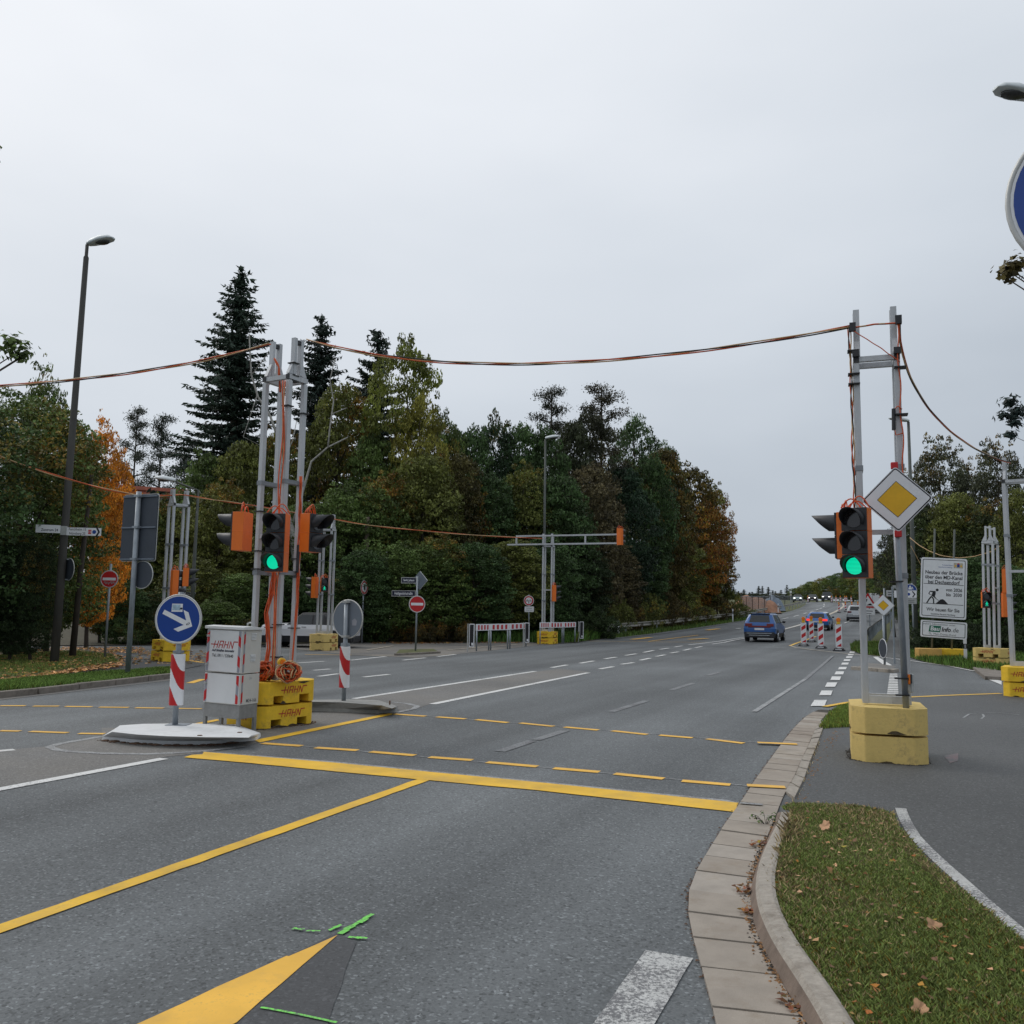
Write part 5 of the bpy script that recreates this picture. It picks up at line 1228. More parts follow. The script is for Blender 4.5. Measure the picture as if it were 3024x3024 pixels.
# ------------------------------------------------------------------ barriers
def board(parent, a, b, z, h, n, y=-.03):
    """a,b local x range"""
    w = (b-a); mb = MB(); mb.box(((a+b)/2, y+.015, z), (w, .03, h)); f = mb.build('striped_board', 'sign_white', parent, bevel=.006)
    k = w/(2*n+1); pol = [[(a+k*(2*i+1), z-h*.38), (a+k*(2*i+2), z-h*.38), (a+k*(2*i+2), z+h*.38), (a+k*(2*i+1), z+h*.38)] for i in range(n)]
    decal('red_bars', [(pol, 'sign_red')], f, y0=y-.0015)
def barrier(label, ptsb, posts, top_off=.86, h=.25, n=4):
    P0 = G(*ptsb[0]); root = thing('barrier', label, 'barrier', P0, 0, 'red and white striped barriers at the far kerb')
    for (a, b) in zip(ptsb, ptsb[1:]):
        A, B = G(*a)-P0, G(*b)-P0; L = (B-A).length; ang = math.atan2((B-A).y, (B-A).x)
        seg = bpy.data.objects.new('barrier_section', None); seg.empty_display_size = .1
        mb = MB(); zz = .90
        # board as real box in rotated frame
        rot = Matrix.Rotation(ang, 3, 'Z'); c = (A+B)/2+Vector((0, 0, zz))
        mb.box(c, (L-.03, .04, h), 0, rot); f = mb.build('striped_board', 'sign_white', root, bevel=.008); bpy.data.objects.remove(seg)
        k = (L-.03)/(2*n+1); pol = [[(-L/2+.015+k*(2*i+1), -h*.36), (-L/2+.015+k*(2*i+2), -h*.36), (-L/2+.015+k*(2*i+2), h*.36), (-L/2+.015+k*(2*i+1), h*.36)] for i in range(n)]
        [decal('red_bar', [([q_], 'sign_red')], f, loc=c, rz=ang, y0=-.022) for q_ in pol]
        for t in (.06, .94):
            p = A.lerp(B, t); mb = MB(); mb.tube([(p.x, p.y+.05, 0), (p.x, p.y+.05, .80)], .03, 8); mb.build('post', 'galv', root, smooth=True)
    return root
barrier('nearer red and white striped barrier at the far kerb behind the long lane markings', [(1404, 1924), (1445, 1921), (1502, 1917), (1556, 1909)], 0, n=4)
barrier('farther striped barrier in front of the yellow blocks of the arm mast', [(1593, 1904), (1622, 1903), (1662, 1901), (1700, 1898)], 0, n=4)
def end_post(label, px, py):
    P = G(px, py); r_ = thing('marker_post', label, 'marker post', P, R(-15), 'narrow black marker posts at the barrier ends')
    mb = MB(); mb.tube([(-.10, 0, 0), (-.10, 0, 1.05)], .025, 8); mb.build('post', 'galv_light', r_)
    mb = MB(); mb.slab(rrect(.20, .86, .03, .06, .62), -.03, 0, 0); mb.build('frame', 'sign_white', r_)
    decal('black_face', [([rrect(.15, .80, .03, .06, .62)], 'sign_black'), ([rrect(.07, .10, .01, .09, .30)], 'sign_white')], r_, y0=-.032)
end_post('black marker post at the left end of the nearer barrier', 1388, 1926); end_post('black marker post between the two barriers', 1552, 1911); end_post('black marker post at the right end of the farther barrier', 1714, 1897)

# ------------------------------------------------------------------ warning beacons with lamps
def beacon(label, P, rz, far=False, h=1.0, lampc='amber', group='red and white warning beacons with amber lamps', flip=False):
    s = thing('warning_beacon', label, 'warning beacon', P, rz, group)
    mb = MB(); mb.prism([(-.24, -.40), (.24, -.40), (.24, .40), (-.24, .40)], 0, .05); mb.prism([(-.19, -.3), (.19, -.3), (.19, .3), (-.19, .3)], .05, .11); ft = mb.build('foot', 'rubber', s, bevel=.01)
    if not far: decal('white_label', [([[(-.14, .03), (.14, .03), (.14, .085), (-.14, .085)]], 'sign_white')], s, loc=(0, -.3005, 0))
    z0, z1, w = .18, .18+h, .27
    outline = [(-w/2, z1), (-w/2, z0), (-.05, z0-.07), (.05, z0-.07), (w/2, z0), (w/2, z1)]
    mb = MB(); mb.slab(outline, -.025, .025); b = mb.build('board', 'sign_white', s)
    rect = [(-.105, z0+.01), (.105, z0+.01), (.105, z1-.01), (-.105, z1-.01)]
    decal('stripes', [([rect], 'refl_silver' if False else 'sign_white'), (stripe_polys(rect, R(125 if not flip else 55), .155, .06), 'sign_red')], b, y0=-.0265)
    mb = MB(); mb.box((0, 0, z1+.06), (.15, .10, .13)); mb.build('lamp_case', 'lamp_yellow', s, bevel=.01)
    mb = MB(); mb.tube([(0, -.06, z1+.19), (0, .06, z1+.19)], .095, 20); mb.build('lamp', lampc, s, bevel=.01)
    mb = MB(); mb.box((0, 0, .12), (.06, .04, .08)); mb.build('stem', 'galv', s)
    return s
for px, py, lab in ((2374, 1908, 'leftmost of the four close warning beacons'), (2397, 1896, 'warning beacon partly behind the blue hatchback, second from the left'), (2425, 1915, 'third close warning beacon, in front of the blue hatchback'), (2478, 1922, 'rightmost close warning beacon standing alone by the block dashes')):
    beacon(lab, G(px, py), face(G(px, py))-R(4))
fb = [(2478, 1809), (2497, 1806), (2516, 1806), (2534, 1806), (2482, 1777), (2495, 1777), (2500, 1779), (2514, 1778), (2456, 1775), (2469, 1775), (2386, 1777)]
for i, (px, py) in enumerate(fb):
    P = G(px, max(py, 1779)); beacon(('first small far beacon on the closed lane, nearest the lane bend', 'second small far beacon on the closed lane', 'third small far beacon on the closed lane', 'fourth small far beacon, beside the right mast leg', 'leftmost beacon of the farthest row at the crest bend', 'second beacon of the farthest row at the crest bend', 'third beacon of the farthest row at the crest bend', 'rightmost beacon of the farthest row at the crest bend', 'lone far beacon just right of the oncoming grey van', 'far beacon between the oncoming van and the beacon row', 'far beacon left of the dark oncoming car')[i], P, face(P), far=True, h=.85)
# ------------------------------------------------------------------ building-site information board
Pi = G(2781, 1948); ib = thing('information_board', 'large white building site information board with digging worker symbol on two posts', 'information board', Pi, rot=(0, R(3.2), face(Pi)+R(6)))
dI = depth(Pi); kI = FPX/dI
zt0, zb0 = HZ(Pi, 1648), HZ(Pi, 1826)
wI, hI = 124/kI, zt0-zb0
for sx in (-.25, .25):
    mb = MB(); mb.tube([(sx*wI*.86, .05, 0), (sx*wI*.86, .05, HZ(Pi, 1562))], .035, 10); mb.build('post', 'pole_green', ib, smooth=True)
mb = MB(); mb.slab(rrect(wI, hI, .07, 0, (zt0+zb0)/2), -.02, .01); mainp = mb.build('main_panel', 'sign_white', ib)
zc0 = (zt0+zb0)/2
def frame_pol(w, h, r, cx, cz, t):
    a, b = rrect(w, h, r, cx, cz), rrect(w-2*t, h-2*t, r*.8, cx, cz); n = len(a)
    return [[a[i], a[(i+1) % n], b[(i+1) % n], b[i]] for i in range(n)]
decal('frame_line', [(frame_pol(wI*.93, hI*.945, .05, 0, zc0, .022), 'sign_black')], mainp, y0=-.0215)
def bx(x): return (x-.5)*wI
def bz(z): return zt0-z*hI
for i, (t, zz) in enumerate((('Neubau der Brücke', .245), ('über den MD-Kanal', .325), ('bei Dechsendorf', .405))):
    text(t, hI*.082, 'sign_black', mainp, (0, -.0225, bz(zz)), bold=.004, sx=.86)
text('von 2026', hI*.075, 'sign_black', mainp, (bx(.73), -.0225, bz(.525)), bold=.004, sx=.86); text('bis  2030', hI*.075, 'sign_black', mainp, (bx(.73), -.0225, bz(.605)), bold=.004, sx=.86)
text('Wir bauen für Sie', hI*.080, 'sign_black', mainp, (0, -.0225, bz(.862)), bold=.003, sx=.86); text('Staatliches Bauamt Nürnberg', hI*.036, 'sign_grey_text', mainp, (0, -.0225, bz(.935)), bold=.002, sx=.86)
text('Freistaat Bayern', hI*.028, 'sign_blue', mainp, (bx(.58), -.0225, bz(.115)), sx=.9); text('Staatsbauverwaltung', hI*.028, 'sign_blue', mainp, (bx(.53), -.0225, bz(.150)), sx=.9)
decal('crest', [([rrect(.20*wI, .085*hI, .02, bx(.81), bz(.115))], 'paint_cream'), ([circ(.022*wI, 8, bx(.75), bz(.12)), circ(.022*wI, 8, bx(.87), bz(.12))], 'sign_yellow'), ([rrect(.055*wI, .05*hI, .01, bx(.81), bz(.115))], 'sign_blue'), ([rrect(.04*wI, .02*hI, .005, bx(.81), bz(.085))], 'sign_red')], mainp, y0=-.0215)
ln = stroke([(bx(.07), bz(.437)), (bx(.93), bz(.437))], .02)+stroke([(bx(.07), bz(.765)), (bx(.93), bz(.765))], .02)
wk = [circ(.032*wI, 14, bx(.365), bz(.535)), [(bx(.20), bz(.555)), (bx(.33), bz(.555)), (bx(.335), bz(.60)), (bx(.31), bz(.66)), (bx(.245), bz(.635)), (bx(.265), bz(.575)), (bx(.225), bz(.575))]]
wk += stroke([(bx(.215), bz(.56)), (bx(.185), bz(.60)), (bx(.205), bz(.615))], .028)+stroke([(bx(.24), bz(.65)), (bx(.19), bz(.70)), (bx(.145), bz(.76))], .045)+stroke([(bx(.25), bz(.65)), (bx(.29), bz(.69)), (bx(.295), bz(.765))], .042)+stroke([(bx(.325), bz(.58)), (bx(.31), bz(.65)), (bx(.34), bz(.675))], .03)+stroke([(bx(.22), bz(.615)), (bx(.42), bz(.72))], .016)
wk += [[(bx(.33), bz(.768)), (bx(.44), bz(.69)), (bx(.49), bz(.68)), (bx(.53), bz(.70)), (bx(.62), bz(.768))]]
decal('worker_symbol', [(ln, 'sign_black'), (wk, 'sign_black')], mainp, y0=-.0215)
zt1, zb1 = HZ(Pi, 1834), HZ(Pi, 1884); zc1 = (zt1+zb1)/2; h1_ = zt1-zb1
mb = MB(); mb.slab(rrect(wI, h1_, .05, .04, zc1), -.02, .01); lp = mb.build('lower_panel', 'sign_white', ib)
decal('frame_line', [(frame_pol(wI*.93, h1_*.84, .04, .04, zc1, .022), 'sign_black'), ([[(-.30*wI, zc1-.17*h1_), (-.05*wI, zc1-.17*h1_), (-.03*wI, zc1+.2*h1_), (-.28*wI, zc1+.2*h1_)]], 'sign_green')], lp, y0=-.0215)
text('Bau', h1_*.34, 'sign_white', lp, (-.165*wI, -.0245, zc1+.01), bold=.006, shear=.1); text('Info', h1_*.36, 'sign_black', lp, (.075*wI, -.0245, zc1), bold=.006, shear=.2, sx=.9); text('.de', h1_*.36, 'sign_grey_text', lp, (.265*wI, -.0245, zc1), bold=.001, shear=.2, sx=.9)
text('weitere Informationen unter', h1_*.16, 'sign_grey_text', lp, (-.08*wI, -.0225, zc1+.29*h1_), sx=.95); text('Main-Donau-Kanal', h1_*.17, 'sign_grey_text', lp, (.05*wI, -.0225, zc1-.29*h1_), sx=.95)
decal('magnifier_symbol', [(stroke([(-.27*wI+.03*math.cos(a), zc1-.27*h1_+.03*math.sin(a)) for a in [k*.7 for k in range(10)]], .01)+stroke([(-.25*wI, zc1-.3*h1_), (-.235*wI, zc1-.35*h1_)], .012), 'sign_grey_text')], lp, y0=-.0215)
for k, (px, lab, m_) in enumerate(((2748, 'pale orange ballast block left under the information board', 'block_orange'), (2815, 'yellow ballast block right under the information board', 'block_yellow'))):
    P = Pi+Vector(((px-2783)/kI, 0, 0)); b = block(lab, P+Vector((0, .1, -.06)), face(Pi)+R(90), m_, mark=k == 1, h=.46, group='ballast blocks under the information board', L_=72/kI, texts=k == 1, chip=False)

# posts to the right
def delineator(label, px, py, top_py, rz=0, r=1.0, P=None):
    P = P or G(px, py); H = min(1.25, HZ(P, top_py)); s = thing('delineator_post', label, 'delineator post', P, rz, 'white roadside delineator posts')
    w = .06*r; mb = MB(); mb.prism([(-w, -.03), (w, -.03), (0, .06)], 0, H*.62); mb.build('lower_shaft', 'sign_white', s)
    mb = MB(); mb.prism([(-w*.98, -.029), (w*.98, -.029), (0, .058)], H*.62, H*.82); mb.build('black_band', 'sign_black', s)
    mb = MB(); mb.prism([(-w, -.03), (w, -.03), (0, .06)], H*.82, H); mb.build('top', 'sign_white', s)
    mb = MB(); mb.box((0, -.033, H*.72), (w*.9, .006, H*.14)); mb.build('reflector', 'refl_silver', s)
    return s
delineator('tall white delineator post right of the information board', 2851, 1961, 1888, 0)
delineator('white delineator post at the start of the left guardrail', 1826, 1876, 1833); delineator('small delineator post behind the left guardrail above the blue car', 2164, 1836, 1796, P=G(2164, 1836))
delineator('tiny delineator post behind the left guardrail in front of the soil heap', 2298, 1812, 1781); delineator('delineator post leaning by the right guardrail end', 2571, 1876, 1848, r=1.2); delineator('tiny delineator post far along the right guardrail', 2636, 1822, 1798)

# signs by the far right lane
s, P, H = pole_sign('small diamond priority sign on the refuge behind the right mast', 2613, 1971, R(-12), 1812, r=.034); zD = HZ(P, 1788)
mb = MB(); mb.tube([(0, 0, 0), (0, 0, zD-.3)], .0341, 8)
kD = FPX/depth(P); sd = 29/kD
mb = MB(); mb.slab(diamond(sd*.92*.80, 0, .03), -.06, -.045, 1, 0); mb.slab(diamond(sd*.98*.80, 0, .03), -.045, -.038, 1); spd = mb.build('sign_plate', ['sign_white', 'sign_rim'], s, loc=(0, 0, zD))
decal('sign_face', [([diamond(sd*.47*.80, 0, .004)], 'sign_black'), ([diamond(sd*.44*.80, 0, .004)], 'sign_yellow')], spd, y0=-.0615)
mb = MB(); mb.tube([(0, 0, H-.05), (0, 0, zD+.05)], .03, 8); mb.build('pole_top', 'galv', s)
zr_ = HZ(P, 1915); rd = round_plate(s, zr_, .29, 'sign_back_dark', y=-.05, back='sign_back_dark', rim='sign_white')
for o in rd: o.rotation_euler = (0, 0, R(-78))
# cycle path sign + plate, direction finger
s, P, H = pole_sign('round blue pedestrian and cycle path sign with a small plate behind the right mast', 2700, 1925, R(-14), 1722, r=.04)
kS = FPX/depth(P); z_ = HZ(P, 1743); rS = 18.5/kS; round_plate(s, z_, rS, 'sign_white', cx=-6/kS)
fx = -6/kS
pp_ = [circ(.04*rS/.3, 10, fx, z_+.18*rS/.3)]+[[(fx-.06, z_+.13), (fx+.06, z_+.13), (fx+.08, z_+.03), (fx-.08, z_+.03)]]+stroke([(fx+.09, z_+.14), (fx+.12, z_+.05)], .03)+stroke([(fx-.06+.05*math.cos(a), z_-.12+.05*math.sin(a)) for a in [k*.8 for k in range(9)]], .014)+stroke([(fx+.08+.05*math.cos(a), z_-.12+.05*math.sin(a)) for a in [k*.8 for k in range(9)]], .014)
decal('sign_face', [([circ(rS*.93, 36, fx, z_)], 'sign_blue'), (pp_+stroke([(fx-rS*.85, z_-.01), (fx+rS*.85, z_-.01)], .015), 'sign_white')], s, loc=(0, -.0465, 0))
z2 = HZ(P, 1775); mb = MB(); mb.slab(rrect(34/kS, 17/kS, .02, fx, z2), -.045, -.03); mb.build('plate', 'galv_light', s); decal('plate_lines', [(stroke([(fx-.15, z2+.03), (fx+.15, z2+.03)], .025)+stroke([(fx-.15, z2-.05), (fx+.15, z2-.05)], .025), 'sign_grey_text')], s, loc=(0, -.046, 0))
fsg = thing('direction_sign', 'white direction board with small symbols just right of the right mast pole', 'direction sign', G(2702, 1962), R(-16)); P = fsg.location; kF = FPX/depth(P); zf = HZ(P, 1755)
mb = MB(); mb.tube([(-.62, .04, 0), (-.62, .04, zf+.25)], .03, 8); mb.build('post', 'galv', fsg)
mb = MB(); mb.box((-20/kF, 0, zf), (62/kF, .02, 21/kF)); f = mb.build('direction_board', 'sign_white', fsg)
decal('symbols', [([rrect(8/kF, 8/kF, .01, -22/kF, zf)], 'sign_red'), ([circ(4.3/kF, 16, -11/kF, zf)], 'sign_blue'), (stroke([(0, zf+8/kF), (6/kF, zf), (0, zf-8/kF)], 3/kF), 'sign_black')], f, y0=-.0105)
# white road direction sign and speed limits farther on
s, P, H = pole_sign('white road direction board just left of the right mast pole', 2616, 1890, R(-16), 1737, r=.06, topH=None); kF = FPX/depth(P); zf = HZ(P, 1752); mb = MB(); mb.box((24/kF, -.03, zf), (38/kF, .03, 18/kF)); f = mb.build('direction_board', 'sign_white', s); decal('lines', [(stroke([(10/kF, zf+3/kF), (38/kF, zf+3/kF)], 2.5/kF)+stroke([(10/kF, zf-4/kF), (38/kF, zf-4/kF)], 2.5/kF), 'sign_grey_text')], f, y0=-.046)
mb = MB(); mb.box((34/kF, .0, HZ(P, 1738)), (22/kF, .03, 20/kF)); mb.build('upper_board', 'lamp_grey', s)
for i, (px, cy, r_, tx, lab) in enumerate(((2609, 1768, 12, '50', 'round speed limit sign left behind the small diamond sign'), (2628, 1767, 9.5, '', 'round overtaking ban sign right behind the small diamond sign'))):
    P = atd(px, 76); s = thing('round_sign', lab, 'road sign', P, R(-18)); kF = FPX/depth(P); zz = HZ(P, cy); mb = MB(); mb.tube([(0, 0, 0), (0, 0, zz)], .04, 8); mb.build('pole', 'galv', s)
    mb = MB(); mb.slab(circ(r_/kF, 24, 0, zz), -.06, -.045); mb.build('sign_plate', 'sign_white', s); decal('sign_face', [([circ(r_/kF*.95, 24, 0, zz)], 'sign_red'), ([circ(r_/kF*.7, 24, 0, zz)], 'sign_white')], s, y0=-.062)
    if tx: text(tx, r_/kF*.95, 'sign_black', s, (0, -.067, zz), bold=.01)
    else: decal('symbol', [([rrect(.22, .14, .03, -.08, zz), rrect(.22, .14, .03, .12, zz)], 'sign_black')], s, y0=-.067)
# road works triangle with plate
P = G(2568, 1832)+Vector((.0, -1.5, 0)); P = Vector((*G(2572, 1872)[:2], 0)); P.z = T(P.x, P.y)
s = thing('road_works_sign', 'red bordered road works triangle above a white plate behind the right mast leg', 'road sign', P, R(-17)); kF = FPX/depth(P)
mb = MB(); mb.tube([(-2/kF, .03, 0), (-2/kF, .03, HZ(P, 1752))], .04, 8); mb.build('pole', 'galv', s)
za, zb_ = HZ(P, 1750), HZ(P, 1795); xl, xr = -32/kF, 20/kF; xm = -6/kF
tri = [(xl, zb_), (xr, zb_), (xm, za)]
def shrink(t, k):
    cx = sum(p[0] for p in t)/3; cz = sum(p[1] for p in t)/3; return [(cx+(p[0]-cx)*k, cz+(p[1]-cz)*k) for p in t]
mb = MB(); mb.slab(tri, -.05, -.03, 1, 0); mb.build('sign_plate', ['sign_red', 'sign_back'], s)
decal('sign_face', [([shrink(tri, .68)], 'sign_white'), ([[(xm-4/kF, zb_+7/kF), (xm+13/kF, zb_+7/kF), (xm+8/kF, zb_+13/kF), (xm+3/kF, zb_+12/kF)], circ(2/kF, 10, xm-3/kF, zb_+24/kF)]+stroke([(xm-3/kF, zb_+22/kF), (xm-7/kF, zb_+14/kF), (xm-10/kF, zb_+7/kF)], 2.5/kF), 'sign_black')], s, y0=-.051)
zz = HZ(P, 1807); mb = MB(); mb.slab(rrect(46/kF, 17/kF, .03, xm-4/kF, zz), -.05, -.03); mb.build('plate', 'sign_white', s); decal('plate_lines', [(stroke([(xm-10/kF, zz+3/kF), (xm+12/kF, zz+2/kF)], 2.5/kF)+stroke([(xm-10/kF, zz-4/kF), (xm+8/kF, zz-5/kF)], 2/kF), 'sign_grey_text')], s, y0=-.051)
# thin post and wires on the right bank
P = G(3004, 1937); s = thing('thin_post', 'thin grey post standing in the dark at the right behind the leaning mast', 'post', P); mb = MB(); mb.tube([(0, 0, 0), (0, 0, HZ(P, 1835))], .03, 8); mb.build('shaft', 'galv', s)
Lp = G(2706, 1925); 
def wire(label, pts, r=.018, mat='cream_cable', name='overhead_wire'):
    root = thing(name, label, 'cable'); mb = MB(); mb.tube(resample(pts, 30), r, 6); mb.build('strand', mat, root, smooth=True)
dl = depth(Lp); wire('pale cable sagging behind the information board from the lamp to the leaning mast', [WP(2687, 1588, dl), WP(2715, 1611, dl-.5), WP(2745, 1628, dl-1), WP(2780, 1641, dl-1.5), WP(2830, 1648, dl-2), WP(2875, 1644, dl-2.6), WP(2925, 1630, dl-4), WP(2955, 1612, dl-5)])
wire('thin cable low behind the information board', [WP(2690, 1612, dl), WP(2715, 1660, dl), WP(2780, 1760, dl), WP(2858, 1790, dl), WP(2905, 1808, dl), WP(3000, 1812, dl)], .010)

# ------------------------------------------------------------------ guardrails
def guardrail(label, pts_px, top=.75, side=1, mat='rail', step=4.0, end_low=False, off=.5):
    base = [G(*p) for p in pts_px]; L = resample(base, step=step); root = thing('guardrail', label, 'guardrail')
    prof = [(0, .0), (.05, -.02), (.05, -.08), (.0, -.13), (0, -.18), (.05, -.23), (.05, -.29), (0, -.31), (-.015, -.155)]
    for i in range(len(L)-1):
        a, b = L[i], L[i+1]; a = Vector((a.x, a.y, T(a.x, a.y))); b = Vector((b.x, b.y, T(b.x, b.y))); t = (b-a).normalized(); n = Vector((t.y, -t.x, 0))*side
        ha = hb = top
        if end_low and i == 0: ha = .18
        if end_low and i == 1 and False: ha = .5
        mb = MB(); vs = [a+n*x+Vector((0, 0, ha+z)) for x, z in prof]+[b+n*x+Vector((0, 0, hb+z)) for x, z in prof]; k = len(prof)
        mb.add(vs, [(j, (j+1) % k, k+(j+1) % k, k+j) for j in range(k)]+[tuple(range(k)), tuple(reversed(range(k, 2*k)))]); mb.build('rail_section', mat, root)
        mb = MB(); p = b; q = p-n*.08; mb.box((q.x, q.y, q.z+top/2-.05), (.08, .10, top)); mb.build('post', 'galv', root)
GRD = [(1768, 1884), (1815, 1876), (1861, 1871), (1962, 1859), (2107, 1839), (2194, 1827), (2250, 1815), (2302, 1806)]
guardrail('weathered guardrail along the left side of the rising road', [(1768, 1884), (1815, 1876), (1861, 1871), (1962, 1859), (2107, 1839), (2194, 1827), (2250, 1815), (2302, 1806), (2338, 1798), (2364, 1790), (2378, 1783)], end_low=True)
guardrail('dark guardrail curving along the right lane next to the cycle path', [(2560, 1905), (2566, 1890), (2586, 1868), (2612, 1845), (2632, 1826), (2644, 1812), (2652, 1803)], side=-1, step=2.6, mat='rail_dark')
guardrail('distant pale guardrail across the bend behind the far beacons', [(2444, 1776), (2480, 1776), (2515, 1776), (2545, 1777)], side=1, step=3.0)

# ------------------------------------------------------------------ soil heap, site fence
P = G(2215, 1815)
def heap(name, label, cat, mat, cx, cd_, w, dpt, h, seed):
    base = atd(cx, cd_); rr = np.random.default_rng(seed); n = 26; mb = MB(); vs = []
    ph = rr.uniform(0, 6, 6)
    for i in range(n+1):
        for j in range(13):
            u, v = i/n*2-1, j/12*2-1; r2 = min(1, abs(u)**3.5+abs(v)**2.2); z = h*(1-r2)*(1+.10*math.sin(5*u+ph[0])+.08*math.sin(11*u+ph[1]+v*2))+.12*math.sin(23*u+ph[2]+9*v)*(1-r2)
            vs.append((u*w/2, v*dpt/2, max(-.1, z)))
    mb.add(vs, [(i*13+j, (i+1)*13+j, (i+1)*13+j+1, i*13+j+1) for i in range(n) for j in range(12)])
    t = thing(name, label, cat, base, face(base)); mb.build('mound', mat, t, smooth=True); return t
heap('soil_heap', 'reddish brown heap of bare soil behind the site fence', 'soil heap', 'soil', 2228, 118, 6.6, 8, HZ(atd(2228, 118), 1764), 1)
heap('tarp_pile', 'blue grey sheeted pile right of the soil heap', 'covered pile', 'tarp', 2282, 126, 3.4, 5, HZ(atd(2282, 126), 1764), 2)
def fence_panel(p0, p1, h, label, mesh=True):
    A, B = Vector(p0), Vector(p1); r_ = thing('fence_panel', label, 'fence', A, group='mesh panels of the site fence by the soil heap'); B = B-A
    mb = MB(); mb.beam((0, 0, 0), (0, 0, h), .06, .06); mb.beam(B, B+Vector((0, 0, h)), .06, .06); mb.beam((0, 0, h), B+Vector((0, 0, h)), .06, .06); mb.beam((0, 0, .15), B+Vector((0, 0, .15)), .06, .06); mb.build('frame', 'fence_wire', r_)
    mb = MB()
    for k in range(1, 22): q = B*(k/22); mb.beam(q+Vector((0, 0, .15)), q+Vector((0, 0, h)), .012, .012)
    for k in range(1, 7): mb.beam(Vector((0, 0, h*k/7)), B+Vector((0, 0, h*k/7)), .012, .012)
    mb.build('wire_mesh', 'fence_wire', r_)
fp = [atd(px, d_) for px, d_ in ((2186, 100), (2204, 102), (2222, 106), (2240, 110), (2258, 114), (2276, 120), (2296, 128), (2318, 140), (2340, 150))]
for i, (a, b) in enumerate(zip(fp, fp[1:])): fence_panel(a, b, HZ(a, 1762), ('first', 'second', 'third', 'fourth', 'fifth', 'sixth', 'seventh', 'eighth')[i]+' panel from the left of the mesh site fence in front of the soil heap')
P = atd(2336, 150); s = thing('site_sign', 'small white and red site sign above the fence at the bend', 'sign', P, face(P)); kF = FPX/depth(P); mb = MB(); mb.tube([(0, .05, 0), (0, .05, HZ(P, 1745))], .06, 8); mb.build('pole', 'galv', s)
for i, y in enumerate((1748, 1757)): mb = MB(); mb.box((0, 0, HZ(P, y)), (6/kF, .05, 6/kF)); mb.build('plate', 'sign_white' if i == 0 else 'paint_cream', s)

